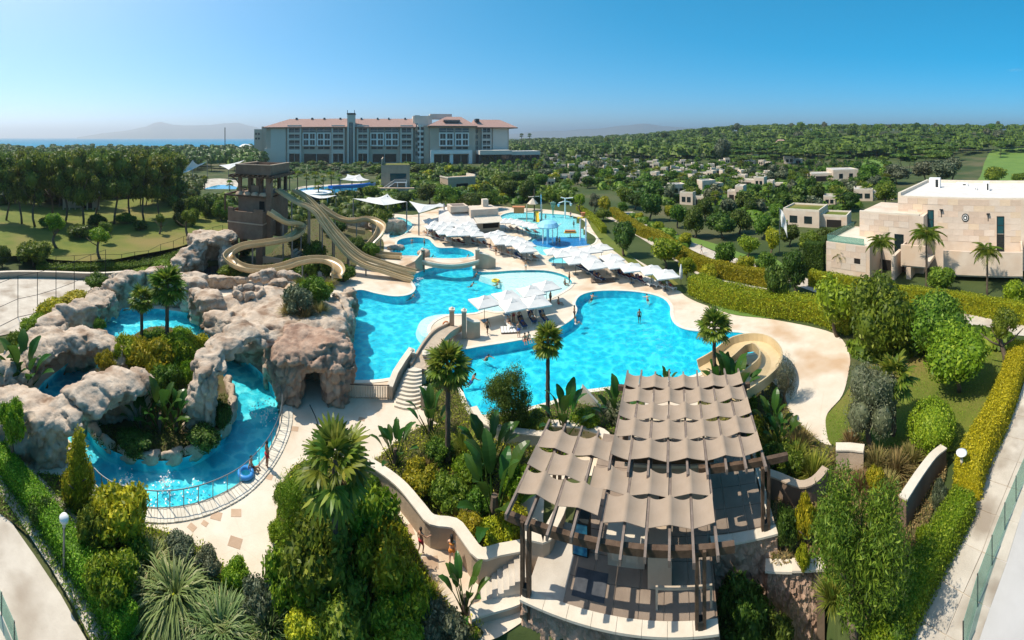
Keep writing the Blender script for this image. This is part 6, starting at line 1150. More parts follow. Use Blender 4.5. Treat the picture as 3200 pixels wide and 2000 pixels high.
def fan_palm(label, u, vb, vt, w, group=None, n=34, zb=0.0, dead=8, leaf='palm'):
    r = F * (H - zb) / (vb - 430.0); h = hgt(vt, r) - zb; s = w * r / F / 2 / 1.75; th_ = max(.4, h - 1.1 * s); o = thing('fan_palm', label, 'palm tree', at(u, r, zb), _vr.uniform(0, 6), group)
    tr = .20 * s ** .5; link('trunk', PT[n % 2], o, (0, 0, -.1), 0, (tr, tr, th_ + .1)); rg = random.Random(int(u))
    for i in range(n):
        f = i / (n - 1); el = math.radians(82 - 118 * f ** .8 + rg.uniform(-7, 7)); az = i * 2.39996; ss = s * rg.uniform(.85, 1.12) * (1 - .1 * f)
        omat(link('frond', FF[i % 3], o, (.05 * math.cos(az), .05 * math.sin(az), th_ - .05 - .25 * f * s), (rg.uniform(-.25, .25), -el, az), ss), leaf)
    for i in range(dead):
        az = i * 2.39996 + 1; omat(link('dead_frond', FD[i % 2], o, (.12 * math.cos(az), .12 * math.sin(az), th_ - .35 * s), (0, math.radians(62 + rg.uniform(-8, 12)), az), s * .85), 'dry')
    return o
def palm_far(seed, feather=False):
    mb = MB(); rg = random.Random(seed)
    for i in range(16 if not feather else 15):
        az = i * 2.39996; el = math.radians(75 - 105 * (i / 15)); q = Quaternion((0, 0, 1), az) @ Quaternion((0, 1, 0), -el); L_ = 1.0
        for k in range(-3, 4):
            a = k * .36 if not feather else 0; b = q @ Vector((.3, 0, 0)); e = q @ Vector((.3 + .7 * math.cos(a), .7 * math.sin(a), 0)); e.z -= .16; m_ = (b + e) / 2; sd = (q @ Vector((-math.sin(a), math.cos(a), 0))) * .07
            mb.add([b, m_ + sd, e, m_ - sd], [(0, 1, 2, 3)])
    return mb.mesh('crown', G['palm'])
PF = [palm_far(s) for s in (1, 2, 3)]
def small_palm(label, u, vb, vt, w, group=None, leaf='palm'):
    r = rad(vb); h = hgt(vt, r); s = w * r / F / 2; o = thing('palm_tree', label, 'palm tree', P(u, vb), _vr.uniform(0, 6), group)
    link('trunk', PT[0], o, (0, 0, -.1), 0, (.22, .22, h - s * .6)); omat(link('crown', PF[_vr.randrange(3)], o, (0, 0, h - s * .75), _vr.uniform(0, 6), s), leaf); return o
def feather_frond(seed):
    mb = MB(); rg = random.Random(seed); pts = [Vector((1.0 * f * (1.05 - .25 * f), 0, .52 * f - .95 * f * f)) for f in np.linspace(0, 1, 11)]; mb.tube(pts, [.016] * 5 + [.01] * 6, 4)
    for i in range(1, 11):
        for q in (0, .5):
            p = pts[i].lerp(pts[max(i - 1, 0)], q); l = .34 * math.sin(math.pi * (.18 + .8 * i / 10)) + .06
            for sd in (-1, 1): e = p + Vector((.14, sd * l * .8, -.20 - .1 * rg.random())); m_ = p.lerp(e, .5) + Vector((0, 0, .03)); d = Vector((.028, 0, 0)); mb.add([p, m_ - d, e, m_ + d], [(0, 1, 2, 3)])
    return mb.mesh('frond', G['palm'])
FE = [feather_frond(s) for s in (1, 2)]
def feather_palm(label, u, vb, vt, w, group=None, n=20, trunkc=True):
    r = rad(vb); h = hgt(vt, r); s = w * r / F / 2 * 1.15; o = thing('feather_palm', label, 'palm tree', P(u, vb), _vr.uniform(0, 6), group); tr = .16; link('trunk', PT[1], o, (0, 0, -.1), 0, (tr, tr, h - s * .35))
    for i in range(n): az = i * 2.39996; el = math.radians(62 - 75 * (i / (n - 1))); omat(link('frond', FE[i % 2], o, (0, 0, h - s * .4), (0, -el, az), s * _vr.uniform(.85, 1.1)), 'palm')
    return o
# --- paddle-leaved plants
def paddle(seed):
    mb = MB(); rg = random.Random(seed); mb.tube([(0, 0, 0), (.04, 0, .5), (.10, 0, .95)], [.035, .028, .016], 5); vs, fs = [], []; n = 9
    for i in range(n + 1):
        f = i / n; c = Vector((.10 + .35 * f * f, 0, .95 + 1.05 * f - .30 * f * f)); w = .19 * math.sin(math.pi * (.07 + .9 * f)) ** .7 * (1 - .25 * f); w *= 1 + .14 * rg.uniform(-1, 1)
        vs += [c + Vector((-.06 * w, -w, .28 * w)), c, c + Vector((-.06 * w, w, .28 * w))]
    for i in range(n): fs += [(i * 3, i * 3 + 1, i * 3 + 4, i * 3 + 3), (i * 3 + 1, i * 3 + 2, i * 3 + 5, i * 3 + 4)]
    mb.add(vs, fs); return mb.mesh('leaf', G['banana'])
PD = [paddle(s) for s in (1, 2, 3)]
def banana(label, u, vb, vt, w=None, n=11, zb=0.0, leaf='banana', group=None):
    r = F * (H - zb) / (vb - 430.0); h = hgt(vt, r) - zb; s = h / 1.75; o = thing('strelitzia_plant', label, 'plant', at(u, r, zb), _vr.uniform(0, 6), group); rg = random.Random(int(u * 7 + vb))
    for i in range(n): az = i * 2.39996; f = i / n; omat(link('leaf', PD[i % 3], o, (.12 * s * math.cos(az) * f, .12 * s * math.sin(az) * f, 0), (rg.uniform(-.2, .2), .04 + .62 * f + rg.uniform(-.08, .08), az), s * (1.0 - .32 * f) * rg.uniform(.9, 1.08)), leaf)
    link('stem', MB().lathe([(.14, -.1), (.11, .3), (.07, .62)], 7).mesh('stem', M['palmbark']), o, (0, 0, 0), 0, s); return o
# --- grass tussocks
def tussock(n, seed, lift=.95, spread=.9, curl=.75):
    rg = np.random.default_rng(seed); V = np.zeros((n, 8, 3)); az = rg.uniform(0, 6.283, n); el = lift * rg.uniform(.25, 1, n); L_ = rg.uniform(.65, 1.1, n); b = rg.uniform(0, .14, n); w = rg.uniform(.009, .017, n); cu = curl * rg.uniform(.5, 1.3, n)
    for j, f in enumerate((0, .4, .75, 1.0)):
        rr = b + L_ * f * np.cos(el * 1.4) * spread * (1 + .15 * f); z = L_ * (f * np.sin(el * 1.45 + .12) - cu * f ** 2.4 * .62); c = np.stack([rr * np.cos(az), rr * np.sin(az), np.maximum(z, .01)], 1); s = np.stack([-np.sin(az), np.cos(az), 0 * az], 1) * (w * (1, 1.2, .8, .12)[j])[:, None]; V[:, j * 2] = c - s; V[:, j * 2 + 1] = c + s
    Q = np.concatenate([np.arange(n)[:, None] * 8 + np.array([[a, a + 1, a + 3, a + 2]]) for a in (0, 2, 4)]); return npmesh('blades', V.reshape(-1, 3), Q, G['reed'])
TS = {'pampas': [tussock(1900, s, .95, 1.05, 1.55) for s in (1, 2)], 'tuft': [tussock(420, s, 1.05, .7, .45) for s in (3, 4, 5)]}
def tuss(kind, leaf, label, u, vb, h, zb=0.0, group=None, name='grass_clump', wide=1.0):
    r = F * (H - zb) / (vb - 430.0); o = link(name, TS[kind][_vr.randrange(len(TS[kind]))], None, at(u, r, zb), _vr.uniform(0, 6), (h * wide, h * wide, h)); tag(o, label, 'grass clump', group); omat(o, leaf); return o
# --- hedges
def hedge(label, pts, w, h, leaf, dens=260, size=.16, group=None, px=True, k=4, lean=0.0, cat='hedge', asp=.5, uneven=.06):
    c = cat_open([P(u, v) for u, v in pts], k); n = len(c); o0 = c[0].copy(); rg = np.random.default_rng(int(abs(pts[0][0] * 13 + pts[0][1]))); o = thing('hedge', label, cat, o0, 0, group); C_, N_ = [], []; L_, R_ = [], []
    for i, p in enumerate(c): d = (c[min(i + 1, n - 1)] - c[max(i - 1, 0)]).normalized(); s = Vector((-d.y, d.x, 0)); L_.append(np.array(p - o0 + s * w)); R_.append(np.array(p - o0))
    for i in range(n - 1):
        l = np.linalg.norm(R_[i + 1] - R_[i]); dd = (R_[i + 1] - R_[i]) / max(l, 1e-6); sd = np.array((-dd[1], dd[0], 0.0))
        for (A, B, up, nv, e) in ((R_, None, 1, -sd, h), (L_, None, 1, sd, h), (R_, L_, 0, np.array((0, 0, 1.0)), w)):
            m_ = int(dens * l * abs(e)) + 1; f = rg.random((m_, 1)); g_ = rg.random((m_, 1)); q = A[i] + (A[i + 1] - A[i]) * f
            if up: q = q + np.array((0, 0, h)) * g_
            else: q = q + (L_[i] + (L_[i + 1] - L_[i]) * f - q) * g_ + np.array((0, 0, h))
            q = q + nv * rg.normal(0, uneven, (m_, 1)) + np.array((0, 0, .10 * h)) * (np.sin(q[:, :1] * 1.1) * np.sin(q[:, 1:2] * 1.3)) * g_ * .6; C_.append(q); N_.append(np.repeat(nv[None], m_, 0))
    for e in (0, n - 1):
        m_ = int(dens * abs(w) * h) + 1; q = R_[e] + (L_[e] - R_[e]) * rg.random((m_, 1)) + np.array((0, 0, h)) * rg.random((m_, 1)); C_.append(q); d = (c[1] - c[0]) if e == 0 else (c[-1] - c[-2]); N_.append(np.repeat((np.array(d.normalized()) * (-1 if e == 0 else 1))[None], m_, 0))
    V = leaves(np.concatenate(C_), np.concatenate(N_), size, rg, asp, 1.2); omat(link('foliage', npmesh('foliage', V, np.arange(len(V)).reshape(-1, 4), G['green']), o), leaf)
    mb = MB(); sh = .1; vs = []
    for i in range(n): a = R_[i] + (L_[i] - R_[i]) * sh / abs(w); b = L_[i] + (R_[i] - L_[i]) * sh / abs(w); vs += [(a[0], a[1], 0), (a[0], a[1], h - sh), (b[0], b[1], h - sh), (b[0], b[1], 0)]
    mb.add(vs, [(i * 4 + q, (i + 1) * 4 + q, (i + 1) * 4 + (q + 1) % 4, i * 4 + (q + 1) % 4) for i in range(n - 1) for q in range(4)] + [(3, 2, 1, 0), tuple((n - 1) * 4 + q for q in range(4))]); core = omat(link('inner_branches', mb.mesh('inner_branches', G['green']), o), leaf); return o
def cover(name, px, n, size, leaf, z=.05, lift=.35, asp=.4, blades=False):
    """ground cover spread over an outline: nobody could count it"""
    lp = gp(px); xs = [p.x for p in lp]; ys = [p.y for p in lp]; rg = np.random.default_rng(n + int(px[0][0])); pts = []
    while len(pts) < n:
        q = np.stack([rg.uniform(min(xs), max(xs), 4000), rg.uniform(min(ys), max(ys), 4000)], 1); ok = [inside(p, lp) for p in q[:1500]]; pts += [q[i] for i in range(1500) if ok[i]]
        if not any(ok): break
    pts = np.array(pts[:n]); hgt_ = lift * (.35 + .65 * np.array([noise.noise(Vector((p[0] * .7, p[1] * .7, 1))) * .5 + .5 for p in pts])); C_ = np.concatenate([pts, (z + hgt_ * rg.random(len(pts)) ** .6)[:, None]], 1)
    N_ = rg.normal(0, .6, (len(pts), 3)); N_[:, 2] += .6 if not blades else 0; V = leaves(C_, N_, size, rg, asp, .6, -.6 if blades else .1); o = link(name, npmesh(name, V, np.arange(len(V)).reshape(-1, 4), G['green'])); omat(o, leaf); return tag(o, kind='stuff')
# ------------------------------------------------------------------ planting plan (photo pixels)
# left pines
front = [(20, 690, 452, 100), (68, 700, 455, 96), (108, 708, 448, 104), (160, 690, 452, 100), (205, 700, 445, 110), (258, 712, 446, 116), (300, 690, 452, 104), (357, 700, 443, 130), (408, 690, 449, 110), (452, 690, 452, 110), (498, 680, 462, 104)]
for i, (u, vb, vt, w) in enumerate(front): plant('pine', 'pine', f'tall pine with bare trunk, {nth(i, len(front))} in the front row above the mounded lawn', u, vb, vt, w * 1.3, 'pine_tree', 'pine tree', 'front row of pines', .16, zb=1.1)
rng = random.Random(3)
for i in range(56):
    u = -30 + i * 10.4 + rng.uniform(-8, 8); plant('pine', 'pine', 'tall pine in the dense stand behind the front row of pines', u, rng.uniform(560, 660), rng.uniform(440, 470), rng.uniform(70, 150), 'pine_tree', 'pine tree', 'pines behind the front row', .12)
small = [(172, 775, 660, 72, 'round young tree on a thin trunk, largest on the mounded lawn, left'), (312, 808, 701, 72, 'round bright young tree in the middle of the mounded lawn near the fence'), (501, 732, 663, 36, 'smallest young tree standing in pine shade on the lawn'), (589, 744, 648, 54, 'round young tree near the right end of the lawn fence'), (330, 760, 690, 50, 'dark young tree in shade behind the middle lawn tree')]
for u, vb, vt, w, l in small: plant('mid', 'bright' if w > 60 else 'green', l, u, vb, vt, w, 'lawn_tree', 'tree', None, .42, zb=1.1)
plant('bush', 'green', 'wide dense shrub at the left below the lawn, beside the fence', 105, 832, 735, 118, 'shrub', 'shrub', None, 0); plant('bush', 'dark', 'brownish shrub at the left picture edge by the court', 8, 836, 756, 60, 'shrub', 'shrub', None, 0)
for i, (u, vb, vt, w) in enumerate([(545, 660, 600, 54), (575, 690, 610, 70), (610, 700, 598, 74), (650, 690, 600, 70), (692, 702, 612, 66), (560, 720, 655, 44), (604, 722, 640, 50), (705, 690, 640, 40), (520, 640, 590, 50)]): plant('mid', 'dark' if i % 2 else 'green', f'rounded dark tree, {nth(i, 9)} of the clump between pines and slide tower' if False else ['rounded dark tree nearest the pines, left of the slide tower', 'green round tree second from the pines, left of the slide tower', 'tallest dark tree in the clump left of the slide tower', 'broad green tree directly behind the grotto rocks left of the tower', 'dark tree touching the left side of the slide tower', 'low green shrubby tree at the lawn top by the clump', 'dark low tree over the end of the lawn kerb wall', 'yellowish small tree beside the tower post', 'dark tree half behind the last front pine'][i], u, vb, vt, w, 'round_tree', 'tree', None, .12)
# far woods as one mass each, and the nearer trees of the hill one by one
def woods(name, pts, leaf, kinds=('umb',), nleaf=70):
    rg = np.random.default_rng(len(pts)); VV, QQ, o = [], [], 0; vs, fs = CS2
    for (x, y, z, rx, rz) in pts:
        d = nrm(rg.normal(0, 1, (nleaf, 3))); d[:, 2] = np.abs(d[:, 2]) * .9 - .25; C_ = d * np.array((rx, rx, rz)) * rg.uniform(.85, 1.08, (nleaf, 1)) + np.array((x, y, z)); V = leaves(C_, d, rx * .5, rg, .7, .8); VV.append(V); QQ.append(np.arange(len(V)).reshape(-1, 4) + o); o += len(V)
        bx = np.array([(-1, -1, -.8), (1, -1, -.8), (1, 1, -.8), (-1, 1, -.8), (-.6, -.6, .75), (.6, -.6, .75), (.6, .6, .75), (-.6, .6, .75)]) * np.array((rx * .72, rx * .72, rz)) + np.array((x, y, z)); VV.append(bx); QQ.append(np.array([(4, 5, 6, 7), (0, 1, 5, 4), (1, 2, 6, 5), (2, 3, 7, 6), (3, 0, 4, 7)]) + o); o += 8
        tb_ = np.array([(-.3, 0, -rz * .5), (.3, 0, -rz * .5), (.3, 0, -rz * 2.6), (-.3, 0, -rz * 2.6)]) + np.array((x, y, z)); VV.append(tb_); QQ.append(np.arange(4)[None] + o); o += 4
    ob = link(name, npmesh(name, np.concatenate(VV), np.concatenate(QQ), G[leaf])); return tag(ob, kind='stuff')
rng = random.Random(9); pts = []
for i in range(1000):
    u = rng.uniform(-60, 1240); r = rng.uniform(150, 610) if u < 830 else rng.uniform(430, 620)
    if u > 520 and u < 1200 and r < 255: continue
    if r > 300 and 800 < u < 1240 and r < 420: continue
    p = at(u, r); h = rng.uniform(8, 13.2); rx = rng.uniform(3.6, 6.2); pts.append((p.x, p.y, h - rx * .55, rx, rx * .6))
woods('pine_forest', pts, 'pine2', nleaf=46)
pts = []
for i in range(1900):
    u = rng.uniform(1540, 3260); r = 340 + 860 * rng.random() ** 1.3; r += max(0, 2000 - u) * .35
    if (u > 2980 and r < 380) or (2640 < u < 2790 and r < 345): continue
    p = at(u, r); h = rng.uniform(9, 14); rx = rng.uniform(4.5, 8); pts.append((p.x, p.y, terrain(p.x, p.y) + h - rx * .5, rx, rx * .55))
woods('hill_forest', pts, 'pine2', nleaf=40)
k = 0
hill = []
while k < 170:
    u = rng.uniform(1700, 3230); r = rng.uniform(235, 520)
    if (u < 2300 and r < 330 + (2300 - u) * .25) or (2990 < u and 150 < r < 345) or (2650 < u < 2800 and 230 < r < 330): continue
    if any(abs(u - a) < 14 and abs(r - b) < 18 for a, b in hill): continue
    hill.append((u, r)); k += 1; p = at(u, r); z = terrain(p.x, p.y); plant('umb', 'pine2', 'broad umbrella pine among the many on the wooded hill', u, 0, 0, 0, 'umbrella_pine', 'pine tree', 'umbrella pines on the hill', .55, zb=z, r=r, hfix=rng.uniform(10, 15), wm=rng.uniform(5.5, 8.5))
for u, r, h, w, l in ((2950, 175, 13, 7.5, 'big brownish tree mass right behind the stone villa roof'), (2890, 190, 12, 7, 'olive brown tree directly behind the roof unit of the stone villa'), (2800, 185, 10, 7, 'green broad tree left of the brownish trees behind the stone villa'), (3105, 180, 10, 6, 'green tree alone on the golf fairway edge at the right'), (3190, 165, 8, 5, 'half visible green tree at the right edge behind the villa roof'), (2975, 195, 14, 6, 'tallest dark olive tree right of the fairway corner'), (2720, 200, 9, 5.5, 'small umbrella pine beside the pale meadow'), (2255, 330, 22, 8, 'tall brown-green tree rising above the flat woods'), (1995, 420, 20, 8, 'tall dark tree in the line behind the settlement')):
    p = at(u, r); plant('mid', 'olive' if 'brown' in l or 'olive' in l else 'green', l, u, 0, 0, 0, 'broad_tree', 'tree', None, .15, zb=terrain(p.x, p.y), r=r, hfix=h, wm=w)
# settlement trees
rng = random.Random(21); poly = [(1640, 545), (1690, 486), (2300, 472), (2760, 478), (2800, 590), (2650, 660), (2480, 672), (2330, 690), (2150, 650), (1950, 596), (1800, 586)]; got = []; n_ = 0; tries = 0
while n_ < 300 and tries < 9000:
    tries += 1; u, v = rng.uniform(1640, 2800), rng.uniform(476, 690)
    if not inside((u, v), poly): continue
    if any(abs(u - b[0]) < b[2] * .52 and -4 < v - b[1] < 10 + b[3] * .2 for b in big) : continue
    m_ = (v - 430) / 22; wpx = rng.uniform(5, 9) * m_
    if any(abs(u - a) < (wpx + w2) * .27 and abs(v - b) < 2.5 + (v - 470) * .06 for a, b, w2 in got): continue
    got.append((u, v, wpx)); n_ += 1
    if rng.random() < .3: small_palm('palm tree among the flat-roofed villas of the settlement', u, v, v - rng.uniform(5, 7.5) * m_, wpx * .9, 'palms in the settlement', 'palm' if rng.random() < .5 else 'green')
    else: plant('far', rng.choice(('dark', 'dark', 'green', 'olive')), 'dark bushy tree among the flat-roofed villas of the settlement', u, v, v - rng.uniform(4.2, 7.5) * m_, wpx, 'garden_tree', 'tree', 'trees in the settlement', .08)
# round trees between hotel and pools
RT = [(1340, 640, 566, 92, 'dark', 'large dark tree right of the brown stair house'), (1400, 655, 572, 100, 'green', 'broad green tree in front of the low stone garden building'), (1470, 660, 592, 90, 'dark', 'dark tree under the low stone garden building doorway'), (1525, 655, 588, 84, 'green', 'bright rounded tree right of the garden building'), (1590, 625, 552, 78, 'dark', 'dark round tree above the kiosk, left of two'), (1652, 632, 556, 74, 'dark', 'dark round tree above the water play area'), (1722, 636, 582, 52, 'green', 'green rounded tree just behind the water tree'), (1764, 636, 595, 42, 'green', 'small green round tree right of the spray fountain'), (1812, 668, 598, 38, 'bright', 'lollipop tree with bare trunk behind the splash pool'), (1858, 660, 600, 40, 'olive', 'olive brown clipped tree right of the lollipop tree'), (1892, 668, 603, 44, 'yellow', 'yellow-green clipped dome tree at the hedge corner'), (1954, 648, 576, 66, 'green', 'tall green tree left of the darkest round trees'), (2030, 690, 592, 80, 'dark', 'big dark tree in front of the flat-roofed villas'), (1947, 668, 628, 40, 'green', 'small green dome between the two clipped yellow trees'), (1884, 690, 645, 50, 'green', 'loose green shrub tree at the upper end of the lawn'),
      (1950, 800, 676, 84, 'dark', 'big dark tree standing alone at the top of the parasol row lawn'), (2080, 838, 732, 124, 'bright', 'big bright green round tree beside the last parasols'), (2000, 690, 662, 34, 'yellow', 'yellow ball tree at the start of the garden path'), (2061, 724, 686, 42, 'yellow', 'olive yellow ball tree on the edge of the garden path'), (2142, 768, 722, 50, 'yellow', 'golden egg-shaped clipped tree beside the path'), (2093, 690, 634, 46, 'yellow', 'pointed yellow-green tree left of the pale villa corner'), (2172, 742, 640, 84, 'dark', 'round dark tree in front of the grey-roofed villa'), (2258, 744, 652, 108, 'dark', 'largest dark round tree on the villa lawn'), (2340, 805, 728, 78, 'bright', 'bright green spreading bush on the villa lawn'), (2268, 850, 742, 76, 'green', 'green tree growing through the yellow hedge'), (2149, 870, 798, 62, 'yellow', 'yellowish tree beside the closed parasol'), (2215, 880, 815, 56, 'yellow', 'small yellow-green tree on the lower path'), (2414, 800, 700, 58, 'yellow', 'tall thin golden tree left of the flagpole'), (2425, 965, 808, 92, 'dark', 'dark tall tree standing in front of the lower hedge'), (2487, 920, 776, 92, 'dark', 'dark tree beside the villa hedge corner'), (1515, 640, 560, 60, 'dark', 'dark tree between garden building and kiosk trees'), (1260, 650, 590, 80, 'dark', 'dark round tree below the outside stair'), (1160, 630, 572, 70, 'green', 'green tree left of the brown stair house'), (1400, 590, 545, 60, 'dark', 'dark tree over the left corner of the garden building'), (1560, 590, 535, 70, 'green', 'green tree in front of the glass pavilion'), (1620, 580, 530, 74, 'dark', 'dark tree below the right end of the glass pavilion'), (1690, 590, 535, 60, 'green', 'green tree right of the glass pavilion'), (1190, 720, 650, 90, 'green', 'broad leafy tree between family slide and stream pool'), (1150, 700, 665, 50, 'yellow', 'yellow-green bush under the family slide loop')]
for u, vb, vt, w, lf, l in RT: plant('mid', lf, l, u, vb, vt, w, 'round_tree', 'tree', None, .3 if 'trunk' in l else .08)
rng = random.Random(8)
for i in range(60):
    u = rng.uniform(1130, 1780); v = rng.uniform(535, 600) if u < 1560 else rng.uniform(560, 630); plant('far', rng.choice(('dark', 'green', 'yellow', 'dark')), 'low shrub in the planting between hotel and pools', u, v, v - rng.uniform(16, 30), rng.uniform(34, 56), 'shrub', 'shrub', 'shrubs below the hotel', 0)
for i in range(34):
    u = rng.uniform(830, 1290); v = rng.uniform(516, 548); plant('far', rng.choice(('dark', 'green', 'olive', 'dark')), 'leafy shrub along the foot of the hotel front', u, v, v - rng.uniform(10, 20), rng.uniform(26, 44), 'shrub', 'shrub', 'shrubs along the hotel foot', 0)
hp = [(905, 598, 536, 40), (930, 604, 530, 44), (958, 596, 540, 36), (985, 606, 534, 42), (1010, 596, 545, 34), (1035, 606, 533, 44), (1060, 592, 542, 36), (1100, 592, 538, 38), (1128, 590, 540, 34), (995, 640, 565, 44), (875, 590, 545, 34), (640, 600, 548, 34), (718, 606, 560, 34), (860, 600, 550, 34)]
for i, (u, vb, vt, w) in enumerate(sorted(hp)): small_palm(f'palm with thin dark trunk, {nth(i, len(hp))} along the back pools', u, vb, vt, w, 'palms along the back pools', 'green' if i % 3 else 'palm')
for i, (u, v) in enumerate(((1560, 520), (1590, 522), (1618, 516), (1640, 520), (1670, 514), (1690, 518))): small_palm(f'slim palm, {nth(i, 6)} in front of the glass pavilion', u, v + 26, v - 22, 26, 'palms by the pavilion', 'green')
for u, l in ((1630, 'left of two far palms on the skyline right of the hotel'), (1655, 'right of two far palms on the skyline right of the hotel')): p = at(u, 500); o = thing('palm_tree', l, 'palm tree', p); link('trunk', PT[0], o, (0, 0, 0), 0, (.4, .4, 25)); omat(link('crown', PF[0], o, (0, 0, 25), 0, 4), 'dark')
# hedges and right-hand gardens
hedge('long clipped yellow-green hedge beside the garden path', [(1905, 672), (1991, 735), (2047, 758), (2143, 832), (2232, 866), (2310, 882), (2378, 896), (2440, 908)], 1.7, 2.2, 'yellow', 150, .22)
hedge('thick leafy yellow hedge behind the paved sweep of deck', [(2150, 917), (2200, 942), (2260, 962), (2330, 978), (2400, 992), (2480, 1000), (2540, 1010), (2600, 1030), (2650, 1050)], 2.6, 2.3, 'yellow', 210, .2, uneven=.16)
hedge('olive hedge along the foot of the big stone villa', [(2525, 895), (2620, 915), (2720, 935), (2840, 958), (2940, 970), (3020, 982), (3130, 1005), (3240, 1025)], 1.2, 2.3, 'yellow', 150, .18)
hedge('tall dark green hedge block left of the villa terrace', [(2510, 846), (2545, 850), (2572, 852)], 2.0, 4.6, 'dark', 130, .2); hedge('dark hedge running back beside the villa terrace', [(2575, 790), (2600, 770), (2660, 745)], 2, 2.5, 'dark', 120, .22)
hedge('bright yellow hedge leaning along the right walkway', [(2985, 1560), (2998, 1500), (3030, 1430), (3075, 1350), (3120, 1250), (3150, 1160), (3160, 1120)], -1.5, 1.9, 'gold', 520, .13, uneven=.09)
hedge('low green hedge continuing down the right walkway to the bottom', [(2700, 2060), (2760, 1960), (2830, 1840), (2890, 1740), (2950, 1640), (2985, 1580)], -1.3, 1.3, 'bright', 620, .11, uneven=.1)
hedge('long clipped green hedge along the left path', [(372, 2040), (300, 1930), (225, 1815), (160, 1720), (95, 1620), (30, 1530), (-30, 1450)], -1.1, 1.1, 'bright', 620, .11, uneven=.09)
hedge('low shrub band under the lawn fence', [(120, 838), (200, 842), (300, 838), (400, 836), (470, 826), (540, 805), (600, 782)], -1.8, .9, 'green', 90, .26, uneven=.2); hedge('clipped low hedge along the splash pool edge', [(1800, 655), (1845, 690), (1880, 730)], 1.2, 1.6, 'yellow', 110, .22)
VT = [('mid', 2612, 1050, 855, 136, 'bright', 'bright round tree at the corner of the paved deck sweep', .16), ('hero', 2747, 1120, 832, 190, 'green', 'largest dark green tree, in the middle of the right garden', .08), ('mid', 2942, 925, 826, 92, 'green', 'dense round tree in front of the villa balcony', .1), ('hero', 2920, 1110, 905, 190, 'green', 'leafy tree right of the largest garden tree', .1), ('hero', 2990, 1225, 1010, 186, 'bright', 'bright leafy tree with bare foot on the right lawn', .24), ('mid', 3172, 975, 872, 78, 'bright', 'bright tree at the right edge before the villa', .1), ('mid', 3137, 1155, 955, 96, 'green', 'slim tree with long pale bare trunk near the yellow hedge', .5), ('olive', 2722, 1400, 1098, 215, 'olive', 'large grey olive tree on the lawn tip', .10), ('ball', 2912, 1402, 1262, 160, 'bright', 'big clipped green ball shrub by the brown wall', 0), ('weep', 2455, 1260, 1112, 88, 'olive', 'small weeping tree at the end of the spiral flume', .2),
      ('fine', 2688, 1985, 1450, 360, 'green', 'big feathery tree in front of the brown wall at bottom right', .2), ('fine', 1588, 1345, 1135, 175, 'dark', 'feathery dark green tree standing before the pool edge', .06)]
VT = [(kd, u, vb, vt - 6, w * (1.22 if kd in ('mid', 'hero') and 'slim' not in l else 1), lf, l, tk * (.5 if 'slim' not in l else 1)) for kd, u, vb, vt, w, lf, l, tk in VT]
for kd, u, vb, vt, w, lf, l, tk in VT: plant(kd, lf, l, u, vb, vt, w, 'shrub' if kd == 'ball' else 'garden_tree', 'shrub' if kd == 'ball' else 'tree', None, tk)
fan_palm('bright yellow-green fan palm growing out of the olive tree', 2793, 1360, 1128, 150, n=22, dead=5)
fan_palm('tall fan palm with shaggy skirt between stairs and pool', 1400, 1452, 1096, 150, n=40, dead=14)
fan_palm('slender fan palm silhouetted against the pool, left of the pergola', 1712, 1312, 1028, 112, n=28, dead=9)
fan_palm('fan palm at the far right corner of the pergola by the flume', 2232, 1230, 985, 112, n=30, dead=5)
fan_palm('tallest fan palm on the river island', 522, 1108, 852, 128, zb=.3, n=36, dead=10, leaf='green'); fan_palm('shorter fan palm left of the tallest on the river island', 443, 1092, 905, 92, zb=.3, n=26, dead=3)
fan_palm('big fan palm rising from the shrub mass at the bottom centre', 1048, 1880, 1376, 250, n=22, dead=9)
for u, vb, vt, w, l in ((2895, 905, 714, 96, 'arching feather palm before the stone villa doors'), (2755, 905, 742, 84, 'feather palm beside the slit window of the villa'), (3085, 920, 768, 84, 'feather palm before the right end of the villa balcony'), (2632, 852, 785, 50, 'short bushy feather palm by the villa terrace wall')): feather_palm(l, u, vb, vt, w)
BN = [(1235, 1452, 1310, 'strelitzia clump at the left tip of the bed by the plaza'), (1530, 1480, 1290, 'tall strelitzia clump behind the channel wall'), (1545, 1640, 1380, 'tall dark strelitzia left of the pergola'), (1762, 1370, 1205, 'spreading strelitzia in front of the pool, left of the pergola'), (1932, 1330, 1190, 'strelitzia by the far left pergola corner'), (2262, 1262, 1120, 'strelitzia beside the spiral flume'), (2290, 1290, 1110, 'strelitzia inside the flume loop'), (2412, 1360, 1235, 'strelitzia right of the pergola among grasses'), (2445, 1410, 1290, 'arching strelitzia near the pale wall'), (1452, 1915, 1762, 'bright banana plant at the ramp foot, bottom centre'), (1345, 1360, 1220, 'strelitzia low behind the tall palm'), (2080, 1215, 1150, 'spiky plant behind the far pergola beam')]
for u, vb, vt, l in BN: banana(l, u, vb, vt, n=12)
for u, vb, vt, zb, l in ((76, 1225, 1035, 0, 'grey-leaved strelitzia left of the shaded river gap'), (500, 1345, 1190, .1, 'strelitzia on the island under the overhang rock'), (550, 1350, 1225, .1, 'pale tipped strelitzia beside the island rock pillar'), (440, 1340, 1225, .1, 'low strelitzia at the foot of the overhang rock'), (30, 1250, 1120, 0, 'strelitzia at the left picture edge by the mound rock')): banana(l, u, vb, vt, zb=zb, n=13)
